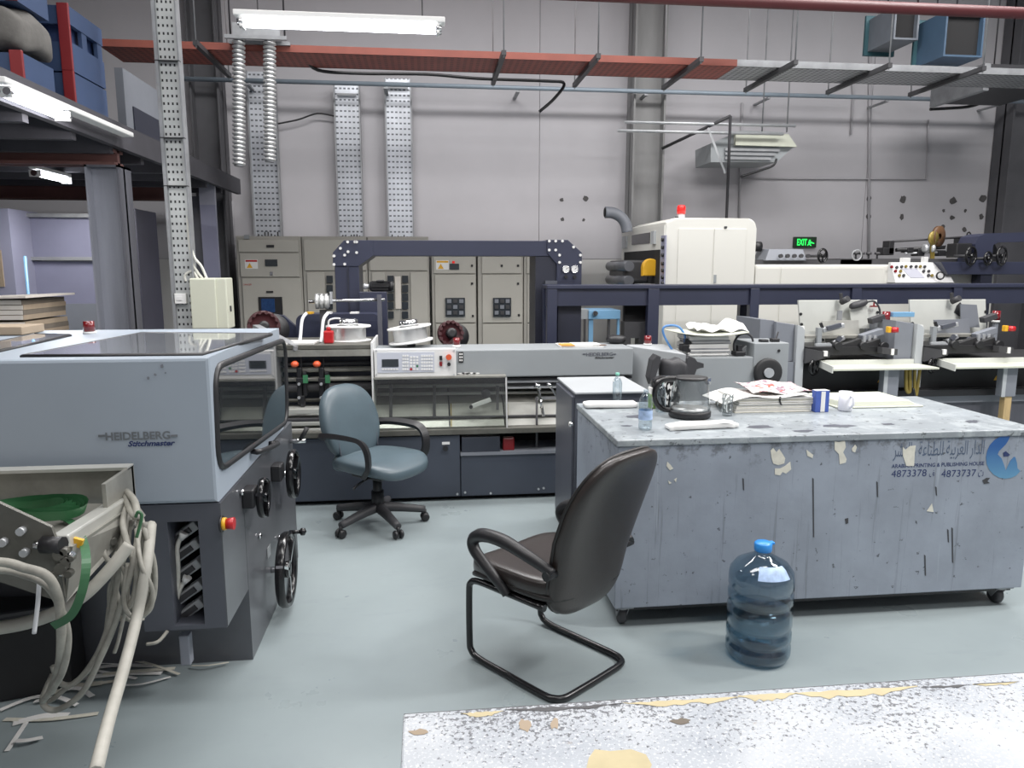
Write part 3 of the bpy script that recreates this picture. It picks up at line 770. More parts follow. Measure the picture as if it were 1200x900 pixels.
# ------------------------------------------------------------------ electrical cabinets
KY = 8.5
zt1 = at(390, 277, Y=KY).z; zt2 = at(580, 287, Y=KY).z
def cabinet(px0, px1, zt, doors, label, extras=None):
    a, b = at(px0, 330, Y=KY).x, at(px1, 330, Y=KY).x
    t = thing('electrical_cabinet', ((a + b) / 2, KY + .3, 0), label, 'electrical cabinet', 'electrical cabinets along the wall')
    MB().box(a, b, KY, KY + .62, 0, zt, .005, 1).build('cabinet_body', 'mdb', t)
    for d in doors:
        m = MB(); p0, q0 = at(d[0], d[1], Y=KY), at(d[2], d[3], Y=KY)
        zb = .12 if d[3] >= 405 else at((d[0] + d[2]) / 2, d[3], Y=KY).z
        m.box(at(d[0], 330, Y=KY).x, at(d[2], 330, Y=KY).x, KY - .022, KY + .001, zb, at((d[0] + d[2]) / 2, d[1], Y=KY).z, .004, 1); m.build('door', 'mdb_door', t)
    def pc(name, m_, a_, b_, c_, d_, pr=.012): return FB(a_, b_, c_, d_, KY - .022 - pr, pr, .002, 1).build(name, m_, t)
    if extras: extras(t, pc)
    # what is mounted on a door belongs to that door
    def rect(o):
        xs_ = [v.co.x for v in o.data.vertices]; zs_ = [v.co.z for v in o.data.vertices]; return min(xs_), max(xs_), min(zs_), max(zs_)
    ds = [(o, rect(o)) for o in t.children if o.name.split('.')[0] == 'door']
    for o in list(t.children):
        if o.name.split('.')[0] in ('door', 'cabinet_body'): continue
        r_ = rect(o); u, v = (r_[0] + r_[1]) / 2, (r_[2] + r_[3]) / 2
        for d_, q in ds:
            if q[0] <= u <= q[1] and q[2] <= v <= q[3]: o.parent = d_; break
    return t
def warn(t, pc, x, y):
    pc('warning_label', 'white', x, y, x + 15, y + 11, .002); pc('warning_stripe', 'red' if x < 300 else 'yellow', x + .5, y + .5, x + 14.5, y + 3, .003)
    g = lambda u, v: at(u, v, Y=KY - .026)
    m = MB(); m.use('yellow').poly([g(x + 2, y + 10), g(x + 9, y + 10), g(x + 5.5, y + 4)]); m.build('warning_triangle', None, t)
def breaker(t, pc, x0, y0, x1, y1):
    w_, h_ = x1 - x0, y1 - y0
    pc('breaker', 'lcd', x0, y0, x1, y1, .03)
    for i in range(3):
        for j in range(3): pc('breaker_button', 'charcoal' if (i + j) % 2 else 'feeder_side', x0 + w_ * (.08 + .31 * i), y0 + h_ * (.08 + .31 * j), x0 + w_ * (.30 + .31 * i), y0 + h_ * (.28 + .31 * j), .04)
    pc('name_plate', 'white', x0, y1 + .4, x1, y1 + 1.4, .004)
def ex1(t, pc):
    pc('handle', 'black', 312, 287, 321, 290, .015); warn(t, pc, 287, 304); pc('meter', 'lcd', 310.5, 304, 325, 312)
    pc('lock', 'chrome', 316, 318.5, 319.5, 322.5); pc('handle', 'black', 312, 341, 320, 343, .015)
    pc('display', 'black', 303, 348, 331, 369); pc('screen', 'screen_blue', 306, 350, 322, 366, .016); pc('terminal_box', 'feeder_grey', 286, 275, 292, 280)
    p = at(285, 334.5, Y=KY - .026); text('DANGER', p, (1, 0, 0), (0, 0, 1), .09, .018, 'lettering', 'red', t)
def exq(cols):
    def f(t, pc):
        for x in cols:
            for y in (323, 334, 344, 354, 365):
                pc('meter', 'lcd', x, y, x + 7.5, y + 8.5)
    return f
def ex3(t, pc):
    exq((454, 471))(t, pc); pc('center_plate', 'card_light', 463, 324, 470, 362, .006)
def ex4(t, pc):
    warn(t, pc, 511, 305); pc('meter', 'lcd', 527, 309, 538, 316); pc('indicator', 'red_lit', 530, 306, 533, 308.5); breaker(t, pc, 522, 349, 545, 371)
    for x, y in ((552, 310), (552, 331), (553, 369)): pc('lock', 'black', x, y, x + 2.4, y + 2.6)
def ex5(t, pc):
    breaker(t, pc, 578, 349, 599, 371)
    for x, y in ((587, 310), (606, 310), (606, 331), (607, 368)): pc('lock', 'black', x, y, x + 2.4, y + 2.6)
cabinet(279, 354.5, zt1, [(282, 281, 352, 295.5), (283, 297, 352, 324.5), (284, 326, 353, 410)], 'beige electrical cabinet with a blue screen, nearest the dark pillar', ex1)
cabinet(355.5, 431, zt1, [(358, 281, 430, 317), (360, 319, 381, 410), (394, 319, 429, 410)], 'beige electrical cabinet behind the left leg of the navy gantry', exq((382.5,)))
cabinet(432, 503, zt1, [(434, 281, 501, 317), (436, 319, 452, 410), (481, 319, 501, 410)], 'beige electrical cabinet with two columns of meters behind the black motor', ex3)
cabinet(506, 558, zt2, [(508.5, 299, 557, 320.5), (509.5, 322, 557, 378), (510, 379.5, 557, 410)], 'beige electrical cabinet with a yellow warning label and red indicator', ex4)
cabinet(560, 613, zt2, [(564.5, 299, 611, 320.5), (565, 322, 612, 378), (565, 379.5, 612, 410)], 'beige electrical cabinet with one breaker and no warning label', ex5)
cabinet(614, 665, zt2, [(617, 299, 660, 320.5), (618, 322, 660, 378), (618, 379.5, 660, 410)], 'beige electrical cabinet partly hidden behind the right leg of the gantry')
# ================================================================== GREY STITCHING MACHINE, LEFT
HX, HY0, HY1, HZ = -.736, 2.58, 3.80, 1.278
HZB = .769
SM = t = thing('stitching_machine', (-1.6, 3.5, 0), 'large grey hooded stitching machine at the left with a dark side window and handwheels', 'machine')
# hood: front panel notched at lower left over the trough
zc = at(100, 552, Y=HY0).z; xn = at(158, 560, Y=HY0).x
pts = [(-2.6, HY0, HZ), (HX, HY0, HZ), (HX, HY0, HZB), (xn, HY0, HZB), (xn, HY0, zc - .10), (-2.6, HY0, zc - .10)]
m = MB(); m.prism(pts, (0, HY1 - HY0, 0), .012); m.build('hood', 'hood_grey', t)
# top lids
def lid(pts, name):
    P = [at(a, b, Z=HZ + .002) for a, b in pts]
    MB().prism(P, (0, 0, .006)).build(name, 'lid_gloss', t)
    MB().tube(P, .008, 6, 1, closed=True).build('lid_seal', 'black', t)
lid([(26, 418), (236, 416), (318, 392), (166, 391)], 'top_lid')
lid([(-60, 414), (-10, 414), (82, 393.5), (40, 392.5)], 'top_lid')
m = MB(); p = at(105, 385, Y=3.9)
p = at(105, 391, Z=HZ + .0)
m.use('white').cyl(p, p + Vector((0, 0, .01)), .028); m.use('red_beacon').cyl(p + Vector((0, 0, .01)), p + Vector((0, 0, .058)), .025, .023); m.build('beacon', None, t)
# side window: rounded quadrilateral on the hood's right side
def rounded(P, r, k=5):
    out = []
    for i in range(len(P)):
        a, b, c = P[i - 1], P[i], P[(i + 1) % len(P)]
        p = b + (a - b).normalized() * r; q = b + (c - b).normalized() * r
        for j in range(k + 1):
            s = j / k; out.append(p * (1 - s) ** 2 + b * 2 * s * (1 - s) + q * s * s)
    return out
XW = HX + .006
W = [at(a, b, X=XW) for a, b in ((252, 431), (328.5, 398), (331.5, 494), (257, 552))]
R_ = [p + Vector(((p.y - 2.85) * .021, 0, 0)) for p in rounded(W, .09)]
MB().prism(R_, (.004, 0, 0)).build('window_pane', 'window_glass', t)
MB().tube(R_, .013, 8, 1, closed=True).build('window_seal', 'black', t)
# base: control box in front, main body behind
BX = -.736
x0 = at(163, 660, Y=HY0 + .01).x
zb = at(262, 737, Y=HY0).z
yb = at(290, 690, X=BX).y
m = MB()
u0, u1 = at(200, 670, Y=HY0 + .01).x, at(236, 670, Y=HY0 + .01).x
v0, v1 = at(218, 611, Y=HY0 + .01).z, at(218, 733, Y=HY0 + .01).z
F0 = HY0 + .01
m.use('base_grey'); m.box(x0, u0, F0, yb, zb, HZB - .004); m.box(u1, BX, F0, yb, zb, HZB - .004); m.box(u0, u1, F0, yb, zb, v1); m.box(u0, u1, F0, yb, v0, HZB - .004)
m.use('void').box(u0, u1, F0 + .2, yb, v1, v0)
m.build('control_box', None, t)
MB().hexa([(-2.6, yb, 0), (BX + .006, yb, 0), (BX + .006, 3.98, 0), (-2.6, 3.98, 0), (-2.6, yb, HZB - .004), (BX + .004, yb, HZB - .004), (BX + .004, 3.98, HZB - .004), (-2.6, 3.98, HZB - .004)]).build('main_body', 'base_side', t)
MB().box(BX, BX + .004, F0, yb, zb + .005, HZB - .006).build('side_cover', 'base_side', t)
# sockets in the recess
for i, (px, py) in enumerate(((216, 624), (218, 645), (220, 668), (222, 693), (223, 714))):
    c = at(px, py, Y=F0 + .10)
    s = MB().use('feeder_light'); d = Vector((.05, 0, .035))
    s.bar(c - d, c + d, .035, .05, up=(0, 1, 0), bev=.004); s.use('charcoal').bar(c - d * .6 - Vector((0, .028, 0)), c + d * .6 - Vector((0, .028, 0)), .02, .012, up=(0, 1, 0)); s.build('plug_socket', None, t)
for pts in (((216, 624), (208, 640), (209, 670), (207, 700), (200, 730)), ((220, 676), (211, 690), (205, 712), (202, 735))):
    s = MB().use('white'); P = [at(a, b, Y=F0 + .06) for a, b in pts]; s.cyl(P[0], P[0].lerp(P[1], .5), .017, .009, 10); s.use('cable_white').tube(P, .008, 8); s.build('plug_lead', None, t)
# fittings on the right face
def onface(px, py, off=0): return at(px, py, X=BX + .006 + off)
ex = Vector((1, 0, 0))
c = onface(259, 614); m = MB(); m.use('yellow').cyl(c, c + ex * .018, .022, n=14); m.use('black').cyl(c, c + ex * .006, .03, n=14); m.use('red').cyl(c + ex * .018, c + ex * .045, .018, .022, 14); m.build('emergency_button', None, t)
def wheel(px, py, off, R, hub_px, name, knob=False):
    c = at(px, py, X=BX + off); w_ = MB().use('black_gloss')
    k_ = .013 if R < .1 else .017 if R < .15 else .021
    w_.lathe([(R - k_, -k_ * .7), (R - k_ * .3, -k_), (R, -k_ * .5), (R, k_ * .5), (R - k_ * .3, k_), (R - k_, k_ * .7), (R - k_ * 1.25, 0), (R - k_, -k_ * .7)], c, ex, 40, False)
    w_.cyl(c - ex * .02, c + ex * .015, R * .22, n=16)
    w_.use('chrome' if knob else 'black_gloss')
    for k in range(3):
        a = .6 + 2 * pi * k / 3; w_.bar(c, c + Vector((0, cos(a), sin(a))) * R, .012, .03, up=ex)
    w_.use('chrome').cyl((BX, c.y, c.z), c - ex * .01, .014, n=12)
    o = w_.build(name, None, t)
    if knob:
        k = c + Vector((0, .1, .14)); MB().use('black_gloss').cyl(k, k + ex * .05, .01, n=8).lathe([(.001, 0), (.018, .008), (.018, .026), (.001, .034)], k + ex * .045, ex, 12).build('crank_knob', None, o)
    return o
wheel(309, 583, .07, .081, 0, 'handwheel'); wheel(344, 555, .08, .118, 0, 'handwheel'); wheel(336, 667, .075, .171, 0, 'large_handwheel', True)
for px, py in ((287, 582), (320, 553)):
    c = onface(px, py); MB().box(c.x - .004, c.x + .045, c.y - .045, c.y + .045, c.z - .038, c.z + .038, .008).build('gear_block', 'black', t)
c = onface(300, 526)
m = MB().use('black'); a_ = onface(296, 529); b_ = onface(316, 520); m.tube([a_, a_ + ex * .035, b_ + ex * .035, b_], .012, 8, 3); m.build('pull_handle', None, t)
c = at(340, 517, X=BX + .01); m = MB().use('chrome').cyl(c, c + ex * .08, .012, n=10); m.use('black').cyl(c + ex * .05, c + Vector((.09, .0, .07)), .012, n=10); m.build('lever', None, t)
m = MB(); P = [onface(a, b, .001) for a, b in ((327, 643), (331, 640), (331, 655), (327, 660))]
m = MB(); c = onface(315, 646, .001); m.box(c.x, c.x + .002, c.y - .03, c.y + .03, c.z - .025, c.z + .025); m.build('rating_plate', 'galv', t)
for px, py in ((282, 577), (303, 628), (326, 630)):
    c = onface(px, py); MB().cyl(c, c + ex * .012, .012, n=10).build('bolt', 'chrome', t)
# nameplate lettering
FYT = HY0 - .002
p, q = at(124, 516.5, Y=FYT), at(199, 505, Y=FYT)
text('HEIDELBERG', p, (1, 0, 0), (0, 0, 1), q.x - p.x, q.z - p.z, 'nameplate', 'logo_silver', t, bold=.03)
for a_, b_ in ((115, 123), (200, 208)):
    MB().fbox(a_, 509.5, b_, 512, FYT - .002, .003).build('nameplate_bar', 'logo_silver', t)
p, q = at(150, 523.5, Y=FYT), at(205, 515.5, Y=FYT)
text('Stitchmaster', p, (1, 0, 0), (0, 0, 1), q.x - p.x, q.z - p.z, 'model_lettering', 'ink', t, shear=.3, bold=.035)
for px, py, s_ in ((190, 429, 3), (182, 439, 2), (174, 443, 2.5), (194, 437, 1.5)):
    MB().prism([at(px + s_ * cos(a_) * random.uniform(.4, 1), py + s_ * sin(a_) * random.uniform(.4, 1), Y=FYT) for a_ in [k * pi / 4 for k in range(8)]], (0, -.0006, 0)).build('smudge', 'feeder_side', t)
# floor fittings under the box
c = at(219, 768, Z=.08); c = at(219, 768, Y=2.66); MB().box(c.x - .018, c.x + .018, 2.64, 2.68, max(0, c.z - .03), at(219, 742, Y=2.66).z, .004).build('foot_bracket', 'steel_col', t)
# ------------------------------------------------------------------ stainless delivery trough
TR = t = thing('delivery_trough', (-1.6, 2.5, 0), 'stainless steel delivery trough before the grey hood, holding coiled green strap', 'trough')
TY = 2.5; NY = 2.03
zt_ = at(80, 549, Y=TY).z; zm = at(80, 584, Y=TY).z
xr = at(154, 550, Y=TY).x
m = MB().use('stain_dirty'); m.box(-2.6, xr, TY, TY + .015, zm - .02, zt_); m.build('back_panel', None, t)
MB().box(-2.6, xr, TY - .03, TY + .02, zt_ - .004, zt_ + .006).build('top_lip', 'stainless', t)
MB().box(xr - .012, xr, TY - .2, TY + .02, zm - .06, zt_).build('end_plate', 'stain_dirty', t)
MB().cyl((xr - .03, TY - .01, zm), (xr - .03, TY - .01, zt_ - .01), .012, n=10).build('corner_rod', 'chrome', t)
A = at(70, 641, Y=NY); Bp = at(148, 590, Y=TY - .04)
L0 = at(-60, 590, Y=TY - .02); La = at(-60, 640, Y=NY)
m = MB().use('stain_dirty'); Lf = at(0, 592, Y=NY)
m.prism([Bp, L0, Vector((-2.6, NY, A.z)), A + Vector((0, .0, .0))], (0, 0, -.012)); m.build('trough_floor', None, t)
MB().use('stainless').bar(A + Vector((.0, 0, .012)), Bp + Vector((0, 0, .012)), .05, .04, bev=.006).build('edge_rail', None, t)
# side plate under the rail, and near plate
p1 = at(166, 604, Y=TY - .04); p2 = at(120, 662, Y=2.25); p3 = at(72, 706, Y=NY)
d = Vector((.025, 0, 0))
m = MB().use('stain_dirty'); m.prism([A + d, Bp + d, p1 + d * .2, p3 + d * .2], (.008, 0, 0)); m.build('side_plate', None, t)
zl_ = at(-60, 566, Y=NY - .01).z; zm_ = at(-60, 690, Y=NY - .01).z
pts = [Vector((-2.6, NY - .01, zm_)), Vector((-2.6, NY - .01, zl_))] + [at(a, b, Y=NY - .01) for a, b in ((-60, 566), (0, 590), (60, 618), (68, 640), (76, 700), (72, 706), (0, 682), (-60, 690))]
m = MB().use('stain_dark'); m.prism(pts, (0, .012, 0)); m.build('near_plate', None, t)
for px, py in ((27, 621), (6, 634), (31, 646)):
    c = at(px, py, Y=NY - .01); MB().cyl(c, c - Vector((0, .018, 0)), .011, n=10).build('bolt', 'galv', t)
c = at(62, 638, Y=NY - .015); m = MB().use('black').cyl(c + Vector((-.025, 0, 0)), c + Vector((.03, -.01, 0)), .024, n=8); m.use('chrome').cyl(c + Vector((-.045, 0, 0)), c + Vector((-.025, 0, 0)), .012, n=8); m.build('clamp_knob', None, t)
c = at(89, 640, Y=NY + .03); m = MB().use('yellow').bar(c + Vector((0, 0, .0)), c + Vector((.008, 0, .022)), .03, .012, up=(0, 1, 0)); m.build('yellow_tab', None, t)
m = MB().use('stain_dark')
for px, py, r in ((72, 648, .015), (80, 655, .012), (74, 664, .016), (83, 670, .011), (66, 672, .012), (78, 644, .01), (86, 652, .009)):
    c = at(px, py, Y=NY - .02); m.cyl(c, c - Vector((0, .02, 0)), r, n=10)
m.use('chrome'); c = at(76, 660, Y=NY - .03); m.cyl(c, at(86, 648, Y=NY - .03), .008, n=8); m.cyl(at(64, 672, Y=NY - .03), at(80, 672, Y=NY - .03), .008, n=8)
m.build('adjuster', None, t)
m = MB().use('stain_dark'); c = at(118, 635, Y=2.3)
for px, py in ((100, 628), (116, 627), (118, 642), (127, 630), (110, 640)):
    c = at(px, py, Y=2.3) + Vector((.02, -.02, 0)); m.cyl(c, c + Vector((.012, -.02, 0)), .011, n=10)
m.bar(at(114, 626, Y=2.27), at(128, 632, Y=2.27), .02); m.bar(at(120, 630, Y=2.27), at(120, 650, Y=2.27), .02)
m.build('adjuster', None, t)
for px in (-1.75, -2.4): MB().box(px - .03, px + .03, 2.08, 2.13, 0, A.z - .02).build('leg', 'charcoal', t)
# black block standing in for the machine's dark underside below the trough
c0 = at(100, 800, Z=0); zt2_ = at(90, 725, Y=2.55).z
t = thing('underside_block', (-1.9, 2.7, 0), 'black block of dark machine underside under the stainless trough at the lower left', 'box')
m = MB(); m.hexa([(-2.6, 2.40, 0), (-1.36, 2.76, 0), (-1.36, 2.88, 0), (-2.6, 2.88, 0), (-2.6, 2.40, .33), (-1.36, 2.76, .33), (-1.36, 2.88, .33), (-2.6, 2.88, .33)], .006); m.build('block_body', 'black_soft', t)
MB().use('charcoal').bar((-2.6, 2.398, .335), (-1.36, 2.76, .335), .02, .012).build('rim', None, t)
# green strap coil
t = thing('strap_coil', at(40, 603, Y=2.3), 'green plastic strap coiled in the stainless trough, tail hanging down', 'strap')
cc = at(34, 606, Y=2.26); m = MB().use('strap_green')
cz_ = A.z + .012
for k in range(8):
    r = .085 + .008 * k; zc_ = cz_ + .01 + .045 + .004 * (k % 3)
    m.tube([cc * Vector((1, 1, 0)) + Vector((cos(a) * r * 1.5, sin(a) * r * .8, zc_)) for a in [2 * pi * i / 20 for i in range(20)]], .01, 4, 1, closed=True, flat=(.003, .075) if False else None)
m.build('coil', None, t) if False else None
m = MB().use('strap_green')
for k in range(7):
    r = .05 + .0065 * k; n_ = 28
    ctr = Vector((cc.x, cc.y, A.z + .02)); lo = []; hi = []
    for i in range(n_):
        a = 2 * pi * i / n_; p = ctr + Vector((cos(a) * r * 1.75, sin(a) * r * .95, .004 * sin(3 * a + k)))
        lo.append(m.bm.verts.new(p)); hi.append(m.bm.verts.new(p + Vector((cos(a) * .012, 0, .032 + .005 * sin(2 * a + k)))))
    for i in range(n_): m.face([lo[i], lo[(i + 1) % n_], hi[(i + 1) % n_], hi[i]], True)
m.build('coil', None, t)
m = MB().use('strap_green'); m.tube([at(68, 606, Y=2.26), at(84, 612, Y=2.22), at(95, 628, Y=2.12), at(101, 655, Y=2.0), at(97, 690, Y=1.96), at(84, 720, Y=1.95), at(62, 734, Y=1.95)], 0, 4, 6, flat=(.022, .003)); m.build('tail', None, t)
# ------------------------------------------------------------------ cables of the bundle
G = 'tangled cables beside the stainless trough'
LC = 'grey cable looped in the tangled bundle hanging between trough and control box'
def cb(pts, r=.011, m='cable_grey', label=LC, group=G, name='cable', cat='cable', n=8):
    P = [at(a, b, Y=y * .921) for a, b, y in pts]
    for p in P: p.z = max(p.z, r + .001)
    if name == 'cable': r *= .78
    o = tag(MB().tube(P, r, n, 6).build(name, m), label, cat, group)
    return o
cb([(146, 578, 2.66), (152, 596, 2.55), (160, 606, 2.5), (158, 588, 2.56), (148, 576, 2.66)], .014)
cb([(146, 600, 2.6), (136, 620, 2.52), (134, 650, 2.5), (142, 680, 2.5), (155, 712, 2.5), (172, 714, 2.5), (180, 690, 2.5), (172, 650, 2.55), (163, 610, 2.6)], .013)
cb([(140, 592, 2.6), (128, 612, 2.55), (123, 640, 2.52), (126, 660, 2.5)], .009)
cb([(150, 598, 2.58), (143, 640, 2.46), (136, 690, 2.44), (128, 730, 2.44), (112, 770, 2.44), (88, 800, 2.45), (70, 800, 2.45), (62, 780, 2.45)], .011)
cb([(165, 604, 2.56), (158, 650, 2.43), (148, 690, 2.41), (133, 735, 2.42), (118, 770, 2.42), (96, 812, 2.43), (66, 832, 2.44), (50, 822, 2.45), (62, 790, 2.5)], .012)
cb([(160, 620, 2.5), (165, 660, 2.4), (178, 690, 2.4), (176, 714, 2.4), (158, 724, 2.4), (145, 706, 2.4), (150, 660, 2.42)], .009)
cb([(153, 600, 2.6), (150, 640, 2.48), (139, 672, 2.46), (128, 690, 2.46), (130, 735, 2.46)], .008)
cb([(170, 612, 2.52), (168, 650, 2.5), (175, 680, 2.5), (163, 716, 2.5), (140, 724, 2.5), (134, 700, 2.5)], .012)
cb([(148, 604, 2.56), (140, 650, 2.45), (150, 690, 2.42), (140, 745, 2.42), (134, 765, 2.42)], .007)
cb([(150, 590, 2.6), (144, 612, 2.5), (150, 640, 2.44), (160, 668, 2.42), (157, 700, 2.42), (146, 716, 2.42)], .012)
cb([(156, 610, 2.56), (140, 636, 2.5), (132, 664, 2.47), (138, 700, 2.45), (152, 726, 2.45), (168, 724, 2.45)], .010)
cb([(163, 600, 2.55), (172, 630, 2.5), (181, 664, 2.5), (180, 700, 2.5), (168, 722, 2.5)], .011)
cb([(146, 606, 2.56), (136, 660, 2.47), (128, 712, 2.46), (122, 750, 2.46), (104, 785, 2.46), (78, 806, 2.47), (56, 822, 2.48), (58, 800, 2.5)], .010)
cb([(120, 632, 2.44), (122, 650, 2.42), (130, 658, 2.42), (138, 648, 2.44)], .011, label='short grey cable hooked on the side of the stainless trough', group=None)
cb([(-420, 690, 2.1), (-200, 668, 2.1), (-20, 658, 2.1), (30, 666, 2.1), (56, 676, 2.1), (68, 700, 2.12), (72, 740, 2.14), (70, 780, 2.2), (60, 810, 2.3)], .016, label='thick grey cable crossing the near plate of the stainless trough', group=None)
cb([(-420, 700, 2.14), (-200, 680, 2.14), (-20, 668, 2.14), (34, 676, 2.13), (58, 690, 2.13), (74, 720, 2.15), (80, 750, 2.16), (72, 790, 2.2), (50, 822, 2.3)], .012, label='grey cable just under the thick one crossing the stainless trough', group=None)
cb([(152, 638, 2.4), (128, 668, 2.36), (95, 700, 2.32), (50, 724, 2.3), (-20, 738, 2.3), (-200, 752, 2.3), (-420, 745, 2.3)], .019, 'conduit', 'fat grey hose sweeping left from the cable bundle under the trough', None, 'conduit_hose', 'hose')
o = cb([(177, 615, 2.6), (172, 660, 2.42), (161, 720, 2.36), (146, 780, 2.2), (128, 842, 2.0), (112, 905, 1.78)], .0165, 'conduit', 'pale straight conduit hose slanting from the cable bundle down to the floor', None, 'conduit_hose', 'hose')
cb([(172, 755, 2.75), (185, 752, 2.75), (196, 740, 2.8)], .008, label='short grey cable leaving the bottom of the control box', group=None)
cb([(159, 606, 2.45), (162, 600, 2.45), (166, 606, 2.45), (160, 630, 2.44)], .005, 'strap_green', 'thin green and yellow earth wire in the cable bundle', None, 'earth_wire', 'wire')
cb([(46, 682, 2.18), (44, 710, 2.18), (40, 742, 2.18)], .006, 'tube_white', 'thin white rod hanging below the stainless trough', None, 'rod', 'rod')
# paper off-cuts on the floor
strips = [(5, 843, 115, 836, .02), (15, 848, 80, 838, .03), (8, 880, 35, 840, .016), (70, 800, 140, 797, .02), (80, 788, 180, 780, .02), (95, 795, 190, 788, .03), (60, 812, 120, 800, .03),
          (100, 783, 160, 795, .014), (0, 832, 60, 815, .02), (110, 775, 210, 790, .012), (140, 803, 200, 793, .01), (40, 822, 90, 826, .018), (120, 790, 205, 783, .02), (85, 775, 150, 778, .015),
          (18, 868, 50, 864, .02), (225, 780, 268, 776, .008), (70, 808, 108, 816, .02)]
for i, (a, b, c, d, w_) in enumerate(strips):
    p, q = at(a, b, Z=.004 + .0006 * i), at(c, d, Z=.004 + .0006 * i)
    mid = (p + q) / 2 + Vector((0, random.uniform(-.03, .03), random.uniform(.0, .012)))
    m = MB().tube([p, mid, q], 0, 4, 6, flat=(w_, .0012))
    tag(m.build('paper_strip', 'paper' if i % 3 else 'paper_dirty'), 'white paper off-cut strip lying on the floor by the cable bundle', 'paper strip', 'paper off-cuts on the floor')
# ================================================================== LONG STITCHING LINE, MIDDLE
MY = 4.88
t = LN = thing('stitching_line', (.3, 5.2, 0), 'long low stitching line behind the blue chair, slate doors under a grey beam', 'machine')
xL = -1.35; xR = 1.44
xD = at(540, 560, Y=MY).x
def zy(py, Y, px=500): return at(px, py, Y=Y).z
zK = zy(583, MY); zD = zy(511, MY)
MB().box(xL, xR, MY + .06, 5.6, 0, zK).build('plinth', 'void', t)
for a_, b_ in ((xL, at(344, 550, Y=MY).x - .005), (at(344, 550, Y=MY).x, xD - .004)):
    MB().box(a_, b_, MY, MY + .03, zK, zD, .004).build('door', 'slate', t)
xr_ = at(668, 560, Y=MY).x
MB().box(xD + .002, xR, MY, MY + .03, zK, zy(534, MY), .004).build('lower_panel', 'slate', t)
MB().box(xL, xD - .01, MY + .03, 5.6, zK, zD - .002).build('carcass', 'slate_dark', t)
MB().box(xD - .005, xR, MY + .03, 5.6, zK, zy(536, MY)).build('carcass', 'slate_dark', t)
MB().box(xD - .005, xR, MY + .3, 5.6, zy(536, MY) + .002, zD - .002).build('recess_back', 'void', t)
MB().box(xD, xR, MY - .01, MY + .3, zy(535, MY), zy(532, MY) + .004).build('shelf', 'feeder_side', t)
FB(541, 512, 586, 531, MY - .005, .28, .004).build('drawer', 'slate_dark', t)
o = FB(589.5, 513, 603, 529, MY + .02, .06, .01); o.build('lens_lamp', 'red_dark', t)
FB(518, 518, 527, 521, MY - .004, .004).build('lock_label', 'white', t)
c = at(522, 525, Y=MY); MB().cyl(c, c - Vector((0, .02, 0)), .018, n=12).build('lock', 'black', t)
for px, py in ((545, 577), (575, 578), (631, 573), (637, 572), (536, 579)):
    c = at(px, py, Y=MY); MB().cyl(c, c - Vector((0, .006, 0)), .008, n=8).build('screw', 'galv', t)
# stainless deck
zE = zy(503, MY)
MB().box(xL, xR, MY - .02, MY + .08, zD + .008, zE, .004).build('deck_edge', 'stain_dark', t)
Y1 = 5.22; z1 = zy(476, 5.05)
def slab(x0, x1, ya, za, yb, zb, m_, name, th=.012):
    MB().hexa([(x0, ya, za - th), (x1, ya, za - th), (x1, yb, zb - th), (x0, yb, zb - th), (x0, ya, za), (x1, ya, za), (x1, yb, zb), (x0, yb, zb)]).build(name, m_, t)
xa, xb, xc = at(438, 480, Y=MY).x, at(528, 480, Y=MY).x, at(594, 480, Y=MY).x
for i, (p_, q_) in enumerate(((xL, xa - .01), (xa, xb - .01), (xb, xc - .01), (xc, xR))):
    slab(p_, q_, MY + .06, zE, 5.08, z1 + .01, 'stainless', 'deck_plate')
    slab(p_, q_, 5.08, z1 + .01, 5.3, zy(455, 5.3), 'stain_dirty' if i != 0 else 'stainless', 'deck_plate')
MB().box(xL, xR, 5.3, 5.34, .5, 1.0).build('back_plate', 'slate_dark', t)
for py, Y, r in ((489, 4.98, .009), (461, 5.15, .012), (452, 5.22, .014)):
    MB().cyl((xa - .02, Y, zy(py, Y)), (xR - .05, Y, zy(py, Y) - .012), r, n=10).build('guide_rod', 'charcoal' if py == 489 else 'stainless', t)
for px, py0, py1 in ((458, 450, 490), (509, 452, 490), (583, 452, 480)):
    MB().bar(at(px, py0, Y=5.08), at(px, py1, Y=5.0), .02, .012).build('hold_down_arm', 'charcoal', t)
for px in (529, 595):
    MB().bar(at(px - .5, 473, Y=5.07), at(px, 502, Y=4.93), .008, .008).build('deck_joint', 'brass' if 'brass' in M else 'gold', t)
# tilted pale plate at the right end of the deck
MB().prism([at(a_, b_, Y=5.0) for a_, b_ in ((597, 500), (664, 488), (664, 500), (630, 505))], (0, .01, 0)).build('guide_plate', 'tray_cream', t)
# white crank on a black boss
c = at(569, 460, Y=5.05); m = MB().use('black').cyl(c, c - Vector((0, .06, 0)), .03, n=16); m.use('white').bar(at(553, 476, Y=4.97), at(575, 468, Y=4.97), .03, .015, up=(0, 1, 0), bev=.004); m.use('black').cyl(at(552, 477, Y=4.985), at(552, 477, Y=4.94), .014, n=10); m.build('crank', None, t)
# clear guard
zg = zy(443, 4.95)
MB().hexa([(xa, MY - .01, zE), (xc, MY - .01, zE), (xc, MY, zE), (xa, MY, zE), (xa, 4.93, zg), (xc, 4.93, zg), (xc, 4.94, zg), (xa, 4.94, zg)]).build('clear_guard', 'acrylic', t)
MB().box(xa, xc, 4.92, 5.28, zg, zg + .012).build('guard_top', 'stain_dirty', t)
MB().hexa([(xc, MY - .01, zE), (xc + .008, MY - .01, zE), (xc + .008, 5.28, zE), (xc, 5.28, zE), (xc, 4.93, zg), (xc + .008, 4.93, zg), (xc + .008, 5.28, zg), (xc, 5.28, zg)]).build('clear_guard', 'acrylic', t)
MB().bar((xc, MY - .01, zE), (xc, 4.93, zg), .01).build('guard_edge', 'alu', t)
